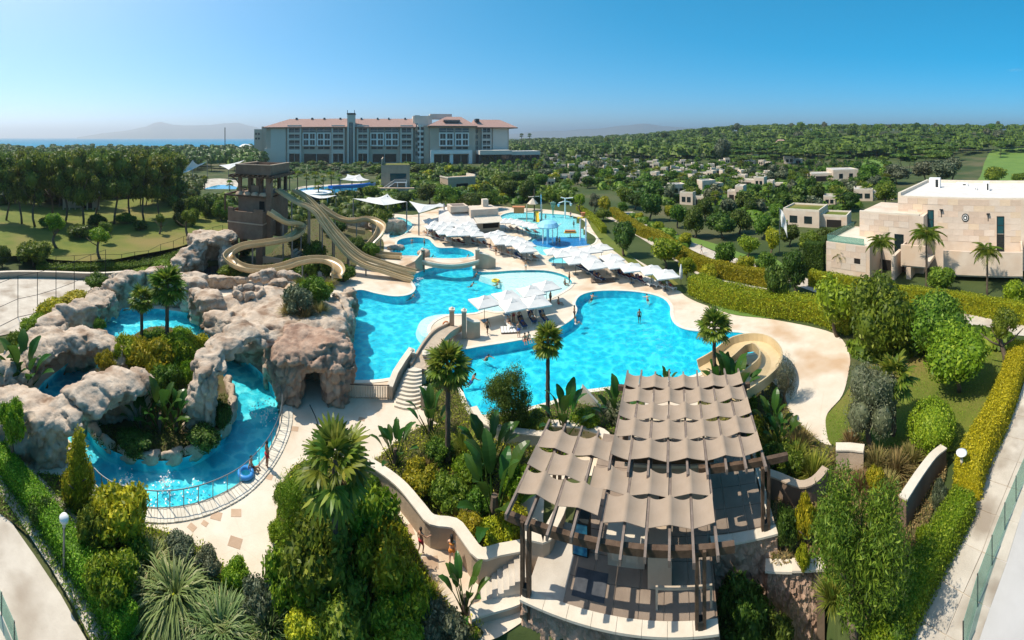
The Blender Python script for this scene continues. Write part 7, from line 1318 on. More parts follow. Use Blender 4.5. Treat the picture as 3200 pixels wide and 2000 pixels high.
SH = [(395, 1165, 1040, 110, 'yellow', .3, 'yellow-green bush at the foot of the shorter island palm'), (470, 1190, 1020, 150, 'yellow', .3, 'widest yellow-green bush on the river island'), (560, 1165, 1010, 130, 'yellow', .3, 'yellow-green bush right of the tallest island palm'), (520, 1255, 1120, 120, 'green', .2, 'green bush on the front slope of the island mound'), (600, 1230, 1110, 80, 'bright', .3, 'bright bush beside the rock pillar on the island'),
      (695, 1345, 1220, 70, 'dark', .1, 'dark creeping shrub inside the river bend'), (640, 1400, 1320, 110, 'dark', .1, 'low dark shrub along the island kerb'), (420, 1400, 1350, 120, 'dark', .1, 'low shrub under the overhang rock'),
      (40, 1400, 1225, 95, 'bright', 1.5, 'bright green shrub on the left cliff rock'), (110, 1050, 965, 110, 'bright', .5, 'bright green shrub by the tennis court corner'), (160, 1010, 920, 110, 'yellow', .5, 'yellow-green shrub along the court fence'), (240, 960, 905, 110, 'yellow', 1.0, 'low yellow shrub on top of the left rocks'), (300, 905, 850, 90, 'green', 1.0, 'green shrub at the far end of the court fence'), (55, 1100, 1020, 80, 'green', .3, 'green shrub at the left edge below the court'),
      (440, 870, 832, 80, 'bright', .6, 'bright low shrub on the rocks below the lawn'), (510, 850, 806, 76, 'bright', .6, 'bright mounded shrub left of the grotto'), (570, 835, 795, 60, 'green', .8, 'green shrub at the grotto shoulder'), (565, 900, 830, 60, 'dark', .8, 'dark tangled shrub below the grotto'), (720, 870, 820, 80, 'green', .3, 'green shrub under the curly slide loop'), (760, 800, 750, 80, 'dark', .3, 'dark shrub beneath the slide tower'),
      (330, 1175, 1085, 70, 'yellow', 1.2, 'yellow tufted shrub on the rock slab'), (205, 1110, 1070, 50, 'dark', .5, 'small dark shrub in the river gap'), (310, 1040, 985, 44, 'green', .4, 'narrow shrub clinging to the rock wall'),
      (930, 985, 880, 110, 'olive', 3.8, 'dry olive shrub on the plateau planting'), (985, 960, 850, 110, 'green', 3.4, 'green shrub at the back of the plateau planting'), (1010, 930, 860, 80, 'yellow', 3.0, 'yellowish shrub over the plateau planting edge'),
      (245, 1570, 1345, 145, 'yellow', 0, 'tall pointed golden-green conifer beside the left cliff rock'), (375, 1700, 1482, 190, 'yellow', 0, 'big yellow-leaved bush by the river railing'), (300, 1740, 1570, 130, 'green', 0, 'green bush under the yellow-leaved bush'), (350, 1890, 1715, 170, 'bright', 0, 'bright leafy bush beside the globe lamp'), (130, 1640, 1540, 90, 'dark', 0, 'dark shrub under the left cliff rock'), (430, 1770, 1670, 90, 'green', 0, 'green shrub at the corner of the plaza, bottom left'), (560, 1760, 1675, 110, 'olive', 0, 'brownish shrub at the plaza edge above the pampas'), (650, 1800, 1715, 90, 'olive', 0, 'brown-green shrub right of the big pampas'), (740, 1830, 1740, 90, 'bright', 0, 'bright grassy shrub at the plaza corner'),
      (960, 1740, 1450, 200, 'bright', 0, 'bright dense shrub mass left of the big bottom palm'), (1140, 1750, 1450, 220, 'bright', 0, 'leafy shrub right of the big bottom palm'), (1000, 1880, 1580, 260, 'green', 0, 'dark leafy shrub below the big bottom palm'), (1200, 1880, 1620, 200, 'yellow', 0, 'yellow-green shrub hanging beside the ramp'), (1290, 1950, 1760, 170, 'yellow', 0, 'yellow-green shrub at the bottom beside the ramp'), (905, 1900, 1680, 170, 'bright', 0, 'loose green shrub at the bottom edge of the plaza'), (1080, 2010, 1800, 220, 'green', 0, 'dark shrub at the bottom centre'), (1240, 2050, 1880, 180, 'bright', 0, 'bright shrub at the bottom edge left of the stone wall'), (1380, 2040, 1890, 170, 'olive', 0, 'dry shrub at the bottom edge beside the red stone wall'), (810, 1930, 1800, 120, 'olive', 0, 'brownish shrub by the right pampas clump'), (960, 2030, 1900, 150, 'yellow', 0, 'yellow tipped shrub at the bottom edge'),
      (1310, 1545, 1440, 120, 'yellow', 0, 'yellow-green shrub above the ramp wall'), (1400, 1590, 1470, 130, 'green', 0, 'green shrub in the middle of the bed beside the ramp'), (1470, 1500, 1400, 110, 'bright', 0, 'bright shrub behind the ramp bed'), (1460, 1680, 1600, 100, 'yellow', 0, 'yellow shrub at the bend of the ramp wall'), (1560, 1720, 1620, 120, 'yellow', 0, 'golden shrub just left of the cooler wall'), (1620, 1560, 1420, 110, 'bright', 0, 'bright tall shrub at the left edge of the pergola'), (1600, 1690, 1560, 110, 'yellow', 0, 'yellow-green shrub below the left pergola edge'), (1690, 1740, 1640, 90, 'yellow', 0, 'yellow shrub behind the left pergola post'), (1370, 1450, 1370, 90, 'green', 0, 'green shrub on the bank behind the tall palm'), (1500, 1600, 1500, 100, 'green', 0, 'green shrub under the tall strelitzia'),
      (1830, 1350, 1270, 100, 'bright', 0, 'bright shrub left of the pergola far end'), (1920, 1320, 1245, 80, 'olive', 0, 'olive shrub beside the slide fin'), (1670, 1360, 1290, 110, 'green', 0, 'green shrub under the slender palm'), (2330, 1290, 1200, 80, 'green', 0, 'green shrub behind the right pergola edge'), (2350, 1380, 1290, 90, 'yellow', 0, 'yellow-green shrub at the right pergola edge'), (2460, 1480, 1390, 120, 'green', 0, 'green shrub behind the curved brown wall'), (2400, 1470, 1380, 80, 'dark', 0, 'dark shrub beside the right pergola post'),
      (2520, 1700, 1500, 76, 'yellow', 0, 'tall yellow bamboo-like shrub left of the feathery tree'), (2460, 1720, 1560, 80, 'dark', 0, 'dark shrub right of the pergola terrace corner'), (2735, 1540, 1445, 60, 'yellow', 0, 'small yellow shrub above the feathery tree'), (2510, 1790, 1690, 50, 'yellow', 0, 'thin yellow shrub over the red retaining wall'), (2940, 1600, 1470, 60, 'olive', 0, 'thin olive shrub between brown wall and lamp'), (2890, 1720, 1630, 60, 'bright', 0, 'small bright shrub below the brown wall'), (2320, 2050, 1800, 190, 'dark', -3, 'dark leafy shrub in the pit below the red wall'), (2410, 2080, 1880, 140, 'dark', -3, 'darkest shrub at the bottom below the retaining wall'), (2790, 2060, 1900, 120, 'green', 0, 'green shrub at the bottom by the right hedge')]
for i, (u, vb, vt, w, lf, zb, l) in enumerate(SH):
    kd = 'cone' if 'pointed' in l else ('fine' if w > 190 and 'dense' in l else 'bush'); plant(kd, lf, l, u, vb, vt, w, 'conifer_shrub' if kd == 'cone' else 'shrub', 'shrub', None, 0, zb=zb)
PG = [(545, 1880, 2.5, 'largest grey-green pampas clump at the bottom left'), (470, 1790, 1.9, 'smaller pampas clump behind the largest'), (690, 2000, 2.2, 'pampas clump at the bottom edge right of the largest'), (620, 1960, 1.7, 'pampas clump between the two biggest'), (770, 2010, 1.6, 'pampas clump right at the bottom edge by dry shrubs')]
for u, v, h, l in PG: tuss('pampas', 'reed', l, u, v, h, wide=.95)
TU = [(105, 1345, 1.5, 'straw', 1.7, 'spiky dry tussock on the left cliff rock'), (330, 1195, 1.3, 'straw', 1.4, 'dry tussock in front of the yellow tufted shrub'), (340, 1160, 1.2, 'grass', 1.5, 'green tussock on the rock slab end'), (20, 1150, 1.5, 'grass', .5, 'tussock at the left edge under the mound rock'), (900, 985, 1.5, 'straw', 3.8, 'dry tussock at the left of the plateau planting'), (955, 1000, 1.6, 'straw', 3.8, 'dry tussock at the front of the plateau planting'), (1000, 985, 1.6, 'straw', 3.6, 'tussock hanging over the plateau edge'), (1030, 900, 1.5, 'straw', 2.8, 'dry tussock behind the poolside rock'), (940, 900, 1.5, 'grass', 3.5, 'green tussock at the back of the plateau planting'), (720, 865, 1.3, 'grass', .2, 'grass tuft under the curly slide'), (690, 880, 1.2, 'grass', .2, 'grass tuft beside the grotto water'),
      (1450, 1420, 1.6, 'grass', 0, 'green grass clump on the bank below the stairs'), (1380, 1420, 1.5, 'grass', 0, 'grass clump left of the tall palm foot'), (1330, 1480, 1.3, 'straw', 0, 'dry grass clump beside the plaza'), (1180, 1490, 1.1, 'straw', 0, 'dry grass clump at the ramp wall start'), (1430, 1640, 1.2, 'straw', 0, 'dry grass clump at the ramp wall bend'), (1620, 1700, 1.1, 'grass', 0, 'soft grass clump left of the pergola post'), (2480, 1470, 1.8, 'grass', 0, 'large soft grass clump right of the pergola'), (2540, 1500, 1.7, 'grass', 0, 'soft grass clump left of the pale wall'), (2420, 1420, 1.5, 'grass', 0, 'grass clump by the right pergola corner'), (2500, 1400, 1.5, 'straw', 0, 'pale grass clump at the deck edge'), (2660, 1400, 1.3, 'straw', 0, 'straw grass on the tip of the garden lawn'), (2740, 1470, 1.5, 'straw', 0, 'straw grass clump right of the pale wall'), (2800, 1480, 1.5, 'straw', 0, 'brown grass clump below the olive tree'), (2850, 1450, 1.4, 'straw', 0, 'tall straw grass by the clipped ball'), (2770, 1540, 1.3, 'straw', 0, 'straw grass clump beside the brown wall'), (2690, 1530, 1.2, 'straw', 0, 'brown grass behind the feathery tree'), (2600, 1880, 1.2, 'grass', 0, 'grass tuft below the red retaining wall'), (1160, 1960, 1.2, 'grass', 0, 'grass tuft between shrubs at bottom centre'), (840, 1980, 1.5, 'reed', 0, 'reedy clump at the bottom edge'), (1340, 1900, 1.1, 'straw', 0, 'dry tuft beside the banana plant')]
for u, v, h, lf, zb, l in TU: tuss('tuft', lf, l, u, v, h * 1.15, zb)
# ground cover in the beds
for q, n, lf in zip(SOIL, (9000, 3500, 4200, 6000, 13000, 9000, 9000), ('grass', 'grass', 'bright', 'grass', 'bright', 'green', 'straw')): cover('ground_cover', q, n, .17, lf, .05, .38)
cover('ground_cover', SOIL[0], 4500, .16, 'yellow', .05, .5); cover('ground_cover', SOIL[4], 6000, .16, 'yellow', .05, .7); cover('ground_cover', [(300, 1395), (390, 1425), (470, 1440), (560, 1434), (640, 1402), (694, 1356), (720, 1310), (700, 1240), (600, 1300), (450, 1350), (300, 1330)], 5000, .16, 'dark', .08, .45)
cover('lawn_grass', [(2590, 1380), (2580, 1310), (2600, 1280), (2640, 1235), (2700, 1150), (2850, 1100), (3010, 1130), (3130, 1090), (3150, 1130), (3080, 1290), (3000, 1400), (2930, 1410), (2800, 1400)], 9000, .12, 'bright', .03, .08, .25, True)

# low undergrowth filling the gardens between the trees
def undergrowth(polys, n, lf, seed, hmax=2.6, rmax=2.6, avoid=True):
    rg_ = random.Random(seed); pts = []; tr_ = 0
    while len(pts) < n and tr_ < n * 40:
        tr_ += 1; pl = rg_.choice(polys); u = rg_.uniform(min(p[0] for p in pl), max(p[0] for p in pl)); v = rg_.uniform(min(p[1] for p in pl), max(p[1] for p in pl))
        if not inside((u, v), pl): continue
        if avoid and any(abs(u - b[0]) < b[2] * .54 and -6 < v - b[1] < 8 + b[3] * .15 for b in big): continue
        r = rad(v); rx = rg_.uniform(1.2, rmax); p = at(u, r); h = rg_.uniform(1.0, hmax); pts.append((p.x, p.y, terrain(p.x, p.y) + h * .5, rx, h * .6))
    woods('undergrowth', pts, lf, nleaf=38)
SETT = [(1640, 545), (1690, 486), (2300, 470), (2760, 474), (2800, 600), (2650, 662), (2480, 690), (2400, 720), (2330, 690), (2240, 672), (2150, 650), (1990, 630), (1950, 600), (1800, 586)]
MIDG = [(1110, 600), (1200, 540), (1300, 530), (1560, 520), (1700, 520), (1760, 560), (1800, 590), (1790, 640), (1700, 630), (1540, 640), (1480, 640), (1300, 625), (1240, 660), (1150, 640)]
undergrowth([SETT], 1500, 'dark', 1); undergrowth([SETT], 700, 'green', 2, 3.2, 2.4); undergrowth([MIDG], 420, 'green', 3, 3, 2.8); undergrowth([MIDG, [(830, 512), (1700, 512), (1700, 532), (830, 548)]], 420, 'dark', 4, 2.6, 2.6)
undergrowth([[(0, 590), (540, 580), (570, 640), (520, 628), (420, 628), (330, 636), (200, 652), (60, 636), (0, 656)], [(520, 560), (640, 556), (600, 640), (540, 640)]], 420, 'dark', 5, 3.5, 3.0, False); undergrowth([[(1880, 690), (1960, 660), (2010, 690), (2080, 720), (2150, 760), (2120, 800), (2040, 750), (1990, 725), (1940, 690), (1900, 672)]], 60, 'green', 6, 1.6, 1.4, False)
SLB = [(872, 720), (940, 690), (1000, 672), (1100, 700), (1180, 735), (1200, 770), (1180, 820), (1130, 815), (1100, 850), (1080, 880), (1040, 872), (960, 830), (880, 850), (830, 850), (760, 845), (760, 800), (850, 790)]
lay('slide_bed_soil', SLB, .035, M['soil']); cover('ground_cover', SLB, 5000, .22, 'green', .05, .7)
undergrowth([[(745, 598), (930, 606), (1100, 606), (1230, 640), (1226, 668), (1100, 690), (1000, 672), (880, 715), (745, 720)]], 260, 'dark', 7, 3.4, 2.6, False); undergrowth([[(600, 640), (720, 630), (720, 690), (640, 690), (560, 660)]], 60, 'green', 9, 3, 2.4, False)
undergrowth([[(2640, 1050), (2700, 1005), (2900, 1020), (3150, 1065), (3140, 1105), (2900, 1110), (2700, 1120)]], 70, 'green', 8, 1.6, 1.3, False)
for u, vb, vt, w, lf, l in ((930, 790, 705, 80, 'dark', 'dark shrub behind the upper loop of the curly slide'), (985, 830, 740, 90, 'green', 'green shrub between curly slide and wavy slides'), (1025, 870, 790, 80, 'dark', 'dark shrub under the near wavy slide'), (1075, 880, 812, 70, 'green', 'green shrub by the slide landing deck'), (960, 870, 800, 90, 'green', 'leafy shrub inside the last loop of the curly slide'), (1110, 800, 730, 70, 'dark', 'dark shrub between the far wavy slide and the family slide'), (1160, 805, 750, 60, 'green', 'green shrub under the end of the family slide'), (1040, 735, 665, 80, 'dark', 'dark tree-like shrub behind the wavy slides'), (905, 850, 800, 60, 'yellow', 'yellowish shrub at the tower plinth'), (840, 870, 815, 70, 'dark', 'dark shrub in front of the tower pillar')): plant('bush', lf, l, u, vb, vt, w, 'shrub', 'shrub', None, 0)
pav = bpy.data.objects['pavement']; M['inlay'] = mat('brown_stone_inlay', (.42, .28, .18), (.50, .35, .24), scale=2, rough=.8, bump=.3, rnd=.15)
for u, v, s_, a in ((676, 1612, .62, .5), (738, 1603, .6, .7), (640, 1636, .35, .2), (735, 1695, .7, .4), (700, 1572, .4, .9), (840, 1490, .5, .3), (1270, 1660, .8, .6), (1345, 1760, .8, .3), (600, 1648, .45, .1), (920, 1340, .6, .4), (1060, 1330, .7, .8), (1130, 1310, .5, .2)): p = P(u, v); link('stone', MB().box(p.x, p.y, .006, s_, s_ * .8, .012, a).mesh('stone', M['inlay']), pav)
dr = [P(u, v, .004) for u, v in ((968, 1265), (985, 1300), (1000, 1345))]; link('drain_channel', MB().tube(dr, .035, 4).mesh('drain_channel', M['dkmetal']), pav); link('drain_channel', MB().tube([P(u, v, .004) for u, v in ((1000, 1350), (975, 1420), (952, 1470))], .03, 4).mesh('drain_channel', M['dkmetal']), pav); p = P(1000, 1346); link('drain_cover', MB().lathe([(.14, 0), (.14, .02)], 10, p.x, p.y).mesh('drain_cover', M['dkmetal']), pav)

for u, vb, vt, w, lf, l in ((1985, 655, 596, 60, 'dark', 'dark tree behind the start of the garden path'), (2120, 712, 628, 70, 'green', 'green tree on the lawn edge left of the big round dark tree'), (2205, 690, 610, 72, 'dark', 'dark tree between the two nearest pale villas'), (2312, 730, 640, 80, 'dark', 'dark tree right of the largest round tree on the villa lawn'), (2385, 745, 660, 70, 'green', 'green tree just left of the flag'), (2470, 770, 690, 70, 'dark', 'dark tree in front of the grass-roofed stone villa, left'), (2530, 790, 715, 74, 'green', 'green tree in front of the grass-roofed stone villa, centre'), (2580, 770, 700, 60, 'dark', 'dark tree at the right corner of the grass-roofed villa'), (2350, 685, 610, 62, 'dark', 'dark tree behind the long low cream villa'), (2430, 700, 625, 60, 'green', 'green tree right behind the flagpole top'), (2480, 860, 775, 80, 'dark', 'dark bushy tree left of the tall hedge block'), (2390, 860, 775, 70, 'green', 'green tree behind the path left of the dark tall tree'), (2330, 870, 790, 60, 'yellow', 'yellow-green small tree on the path below the villa lawn'), (2660, 660, 590, 70, 'dark', 'dark tree beside the wide stepped cream villa'), (2770, 640, 560, 80, 'green', 'green tree left of the stone villa roof')): plant('mid', lf, l, u, vb, vt, w, 'round_tree', 'tree', None, .06)
for u, vb, vt, w, lf, l in ((880, 1590, 1510, 60, 'green', 'feathery shrub spilling onto the plaza left of the palm mass'), (862, 1690, 1620, 60, 'bright', 'light shrub at the plaza rim under the palm mass'), (868, 1800, 1720, 80, 'olive', 'thin dry shrub at the plaza rim near the bottom'), (1215, 1640, 1560, 70, 'bright', 'bright shrub overhanging the ramp left side'), (1255, 1740, 1650, 80, 'yellow', 'yellow-green shrub overhanging the ramp middle'), (1165, 1540, 1470, 60, 'green', 'green shrub at the top of the ramp opposite the wall')): plant('bush', lf, l, u, vb, vt, w, 'shrub', 'shrub', None, 0)

for u, vb, vt, w, lf, l in ((250, 745, 690, 90, 'dark', 'dark shrub in the shade under the front pines, middle'), (300, 712, 662, 70, 'dark', 'dark shrub beneath the pavilion between the pines'), (150, 715, 675, 60, 'green', 'green shrub at the foot of the pines near the left end'), (395, 700, 655, 70, 'green', 'green shrub below the right end of the front pines'), (440, 720, 680, 54, 'dark', 'dark low shrub on the upper lawn right of the thick pine')): plant('bush', lf, l, u, vb, vt, w, 'shrub', 'shrub', None, 0, zb=1.0)
rng = random.Random(31)
for i in range(30):
    u = rng.uniform(1620, 3180); r = rng.uniform(420, 760); p = at(u, r); plant('mid', rng.choice(('olive', 'dark', 'green')), 'tall uneven tree standing above the hill woods', u, 0, 0, 0, 'broad_tree', 'tree', 'tall trees above the hill woods', .1, zb=terrain(p.x, p.y), r=r, hfix=rng.uniform(15, 21), wm=rng.uniform(5, 9))
# slabs of the two outer paths
def slabs_along(par, pts, offs, step, m):
    c = cat_open([P(u, v) for u, v in pts], 10); acc = [c[0]]; d_ = 0
    for a, b in zip(c, c[1:]):
        d_ += (b - a).length
        if d_ >= step: acc.append(b); d_ = 0
    par = bpy.data.objects[par]; nn = []
    for i, p in enumerate(acc): d = (acc[min(i + 1, len(acc) - 1)] - acc[max(i - 1, 0)]).normalized(); nn.append(Vector((-d.y, d.x, 0)))
    for i in range(len(acc) - 1):
        for o0, o1 in zip(offs, offs[1:]):
            g = .02 * (1 if o1 > o0 else -1); q = [acc[i].lerp(acc[i + 1], .012) + nn[i] * (o0 + g), acc[i].lerp(acc[i + 1], .988) + nn[i + 1] * (o0 + g), acc[i].lerp(acc[i + 1], .988) + nn[i + 1] * (o1 - g), acc[i].lerp(acc[i + 1], .012) + nn[i] * (o1 - g)]
            link('slab', MB().prism([(p.x, p.y) for p in q], .034, .062 + .012 * ((i * 7 + int(o0 * 3)) % 3)).mesh('slab', m), par)
M['slab'] = mat('path_slab', (0.44, 0.385, 0.315), (0.57, 0.51, 0.43), scale=.5, rough=.85, bump=.3, bscale=8, c3=(.31, .255, .20), cscale=.4, rnd=.05, world=True, spec=.15)
slabs_along('side_path', [(-40, 1510), (30, 1600), (95, 1700), (160, 1800), (225, 1910), (300, 2060)], (.15, 1.55, 2.95), 1.9, M['slab'])
slabs_along('walkway_path', [(2800, 2100), (2850, 1960), (2920, 1820), (2990, 1690), (3050, 1560), (3110, 1440), (3165, 1320), (3195, 1230)], (-.1, -1.5, -2.9), 1.9, M['slab'])

for u, vb, vt, w, lf, l in ((400, 1130, 1030, 90, 'yellow', 'yellow bush at the back left of the river island'), (615, 1135, 1030, 84, 'yellow', 'yellow bush at the back right of the river island'), (485, 1100, 1010, 100, 'green', 'green bush between the two island palms'), (565, 1090, 1010, 80, 'bright', 'bright bush behind the tallest island palm'), (350, 1190, 1110, 70, 'green', 'green bush at the left shore of the river island'), (430, 1255, 1165, 90, 'yellow', 'yellow-green bush above the overhang rock on the island')): plant('bush', lf, l, u, vb, vt, w, 'shrub', 'shrub', None, 0, zb=.2)
cover('ground_cover', [(640, 1070), (668, 1112), (680, 1160), (640, 1240), (520, 1290), (380, 1270), (300, 1240), (270, 1215), (335, 1150), (395, 1085), (435, 1042), (500, 1024), (590, 1044)], 4500, .2, 'yellow', .07, .6)
# ------------------------------------------------------------------ people
SKIN = [mat('tanned_skin', (.42, .22, .13), rough=.55), mat('fair_skin', (.56, .34, .23), rough=.55), mat('brown_skin', (.25, .125, .07), rough=.55)]
HAIR = [mat('dark_hair', (.02, .014, .01), rough=.6), mat('brown_hair', (.10, .055, .03), rough=.6), mat('fair_hair', (.34, .24, .12), rough=.6)]
WEAR = {'red': mat('red_swimwear', (.45, .03, .04), rough=.7), 'black': mat('black_swimwear', (.015, .015, .02), rough=.7), 'blue': mat('blue_swimwear', (.03, .10, .38), rough=.7), 'white': mat('white_swimwear', (.75, .73, .7), rough=.7), 'orange': mat('orange_swimwear', (.6, .2, .03), rough=.7)}
def body(name, J, rot=None):
    """J: joints by name -> (x, y, z); y forward is -y. one skinned surface"""
    ch = [('pelvis', 'waist', .13), ('waist', 'chest', .115), ('chest', 'neck', .135), ('neck', 'head0', .055), ('head0', 'head1', .085)]
    rad_ = {'pelvis': (.15, .115), 'waist': (.125, .095), 'chest': (.165, .115), 'neck': (.058, .058), 'head0': (.085, .095), 'head1': (.075, .09)}
    ed = [('pelvis', 'waist'), ('waist', 'chest'), ('chest', 'neck'), ('neck', 'head0'), ('head0', 'head1')]
    for s in 'LR':
        ed += [('chest', 'sh' + s), ('sh' + s, 'el' + s), ('el' + s, 'wr' + s), ('wr' + s, 'hd' + s), ('pelvis', 'hip' + s), ('hip' + s, 'kn' + s), ('kn' + s, 'an' + s), ('an' + s, 'to' + s)]
        rad_.update({'sh' + s: (.06, .06), 'el' + s: (.042, .042), 'wr' + s: (.03, .03), 'hd' + s: (.034, .022), 'hip' + s: (.09, .09), 'kn' + s: (.058, .058), 'an' + s: (.037, .037), 'to' + s: (.04, .026)})
    names = ['pelvis'] + [n for n in J if n != 'pelvis']; me = bpy.data.meshes.new(name); me.from_pydata([J[n] for n in names], [(names.index(a), names.index(b)) for a, b in ed if a in J and b in J], []); ob = bpy.data.objects.new(name, me); COL.objects.link(ob)
    ob.modifiers.new('s', 'SKIN'); sk = me.skin_vertices[0].data
    for i, n in enumerate(names): sk[i].radius = rad_[n]; sk[i].use_root = (i == 0)
    sb = ob.modifiers.new('u', 'SUBSURF'); sb.levels = sb.render_levels = 1
    dg = bpy.context.evaluated_depsgraph_get(); ne = bpy.data.meshes.new_from_object(ob.evaluated_get(dg)); bpy.data.objects.remove(ob); ne.name = name
    ne.polygons.foreach_set('use_smooth', [True] * len(ne.polygons)); ne.materials.clear(); ne.materials.append(SKIN[0]); return ne
def J0():
    d = {'pelvis': (0, 0, .95), 'waist': (0, 0, 1.10), 'chest': (0, 0, 1.32), 'neck': (0, 0, 1.50), 'head0': (0, -.01, 1.60), 'head1': (0, -.02, 1.72)}
    for s, k in (('L', -1), ('R', 1)): d.update({'sh' + s: (k * .19, 0, 1.42), 'el' + s: (k * .25, .02, 1.14), 'wr' + s: (k * .27, -.04, .90), 'hd' + s: (k * .27, -.06, .80), 'hip' + s: (k * .10, 0, .90), 'kn' + s: (k * .10, -.02, .49), 'an' + s: (k * .10, .02, .08), 'to' + s: (k * .11, -.14, .04)})
    return d
def mod(**k): d = J0(); d.update(k); return d
POSE = {'stand': J0(), 'walk': mod(knL=(-.09, -.20, .52), anL=(-.09, -.24, .10), toL=(-.09, -.40, .07), knR=(.10, .08, .49), anR=(.10, .33, .13), toR=(.10, .22, .05), elL=(-.24, .16, 1.16), wrL=(-.24, .12, .94), hdL=(-.24, .09, .85), elR=(.24, -.12, 1.16), wrR=(.22, -.30, 1.02), hdR=(.22, -.37, .98)),
        'wave': mod(elL=(-.42, -.10, 1.30), wrL=(-.56, -.30, 1.38), hdL=(-.60, -.38, 1.40), knL=(-.12, -.15, .50), anL=(-.12, -.05, .12), toL=(-.12, -.2, .05), anR=(.12, .2, .10), toR=(.12, .06, .04)),
        'sit': mod(pelvis=(0, 0, .12), waist=(0, .03, .28), chest=(0, .06, .50), neck=(0, .04, .68), head0=(0, .02, .78), head1=(0, 0, .90), shL=(-.19, .05, .60), shR=(.19, .05, .60), elL=(-.26, .12, .34), elR=(.26, .12, .34), wrL=(-.26, -.02, .14), wrR=(.26, -.02, .14), hdL=(-.26, -.08, .08), hdR=(.26, -.08, .08), hipL=(-.10, -.03, .10), hipR=(.10, -.03, .10), knL=(-.12, -.42, .30), knR=(.12, -.42, .30), anL=(-.12, -.62, .04), anR=(.12, -.62, .04), toL=(-.12, -.76, .03), toR=(.12, -.76, .03)),
        'swim': mod(pelvis=(0, .30, -.30), waist=(0, .20, -.18), chest=(0, .08, .0), neck=(0, -.04, .14), head0=(0, -.10, .22), head1=(0, -.15, .33), shL=(-.19, .05, .08), shR=(.19, .05, .08), elL=(-.42, -.12, .0), elR=(.42, -.12, .0), wrL=(-.52, -.34, -.02), wrR=(.52, -.34, -.02), hdL=(-.53, -.44, -.02), hdR=(.53, -.44, -.02), hipL=(-.10, .36, -.34), hipR=(.10, .36, -.34), knL=(-.12, .60, -.55), knR=(.12, .60, -.55), anL=(-.12, .95, -.60), anR=(.12, .95, -.60), toL=(-.12, 1.05, -.6), toR=(.12, 1.05, -.6)),
        'lie': mod(pelvis=(0, 0, .52), waist=(0, .16, .55), chest=(0, .36, .66), neck=(0, .52, .78), head0=(0, .60, .84), head1=(0, .70, .92), shL=(-.19, .44, .72), shR=(.19, .44, .72), elL=(-.27, .22, .56), elR=(.27, .22, .56), wrL=(-.24, .0, .50), wrR=(.24, .0, .50), hdL=(-.22, -.09, .48), hdR=(.22, -.09, .48), hipL=(-.10, -.05, .50), hipR=(.10, -.05, .50), knL=(-.11, -.44, .56), knR=(.11, -.44, .48), anL=(-.11, -.84, .47), anR=(.11, -.84, .47), toL=(-.11, -.90, .58), toR=(.11, -.90, .58))}
BODY = {k: body('body', j) for k, j in POSE.items()}
def band(a, b, ra, rb, n=12):
    a, b = Vector(a), Vector(b); return MB().tube([a, b], [1, 1], n), a, b
def wear_mesh(j, c):
    """trunks round the hips, following the pelvis and both thighs"""
    mb = MB(); p, w = Vector(j['pelvis']), Vector(j['waist']); d = (w - p).normalized()
    mb.tube([p - d * .06, p + d * .02, p + d * .09], [.15, .172, .155], 12, True)
    for s in 'LR':
        h, k = Vector(j['hip' + s]), Vector(j['kn' + s]); mb.tube([h, h.lerp(k, .28)], [.105, .1], 10, True)
    return mb.mesh('swimwear', c, True)
def top_mesh(j, c):
    mb = MB(); p, w = Vector(j['chest']), Vector(j['waist']); d = (p - w).normalized(); mb.tube([p - d * .07, p, p + d * .05], [.15, .178, .165], 12, True); return mb.mesh('bikini_top', c, True)
def hair_mesh(j, m, long_=False):
    bm = bmesh.new(); bmesh.ops.create_icosphere(bm, subdivisions=2, radius=1); h0, h1 = Vector(j['head0']), Vector(j['head1']); c = h0.lerp(h1, .72); ax = (h1 - h0).normalized(); back = Vector((0, 1, 0)) - ax * ax.y; back = back.normalized() if back.length > .1 else Vector((0, 0, 1))
    for v in bm.verts:
        v.co = c + back * .022 + v.co * .108
        if (v.co - c).dot(back) < -.045 and (v.co - c).dot(ax) < .05: v.co += back * .07
        if long_ and (v.co - c).dot(ax) < -.02: v.co += -ax * .18 + back * .03
    me = bpy.data.meshes.new('hair'); bm.to_mesh(me); bm.free(); me.polygons.foreach_set('use_smooth', [True] * len(me.polygons)); me.materials.append(m); return me
PC = {}
def person(label, u, v, pose, face=0.0, skin=0, hair=0, wear='black', zb=0.0, s=1.0, top=False, long_=False, group=None, p=None):
    q = p or at(u, F * (H - zb) / (v - 430.0), zb); o = thing('person', label, 'person', q, ang(u) + face, group); o.scale = (s,) * 3
    b = link('body', BODY[pose], o); b.material_slots[0].link = 'OBJECT'; b.material_slots[0].material = SKIN[skin]
    for key, fn in ((('w', pose, wear), lambda: wear_mesh(POSE[pose], WEAR[wear])), (('h', pose, hair, long_), lambda: hair_mesh(POSE[pose], HAIR[hair], long_))) + (((('t', pose, wear), lambda: top_mesh(POSE[pose], WEAR[wear])),) if top else ()):
        if key not in PC: PC[key] = fn()
        link({'w': 'swimwear', 'h': 'hair', 't': 'bikini_top'}[key[0]], PC[key], o)
    return o
WZ = -.1
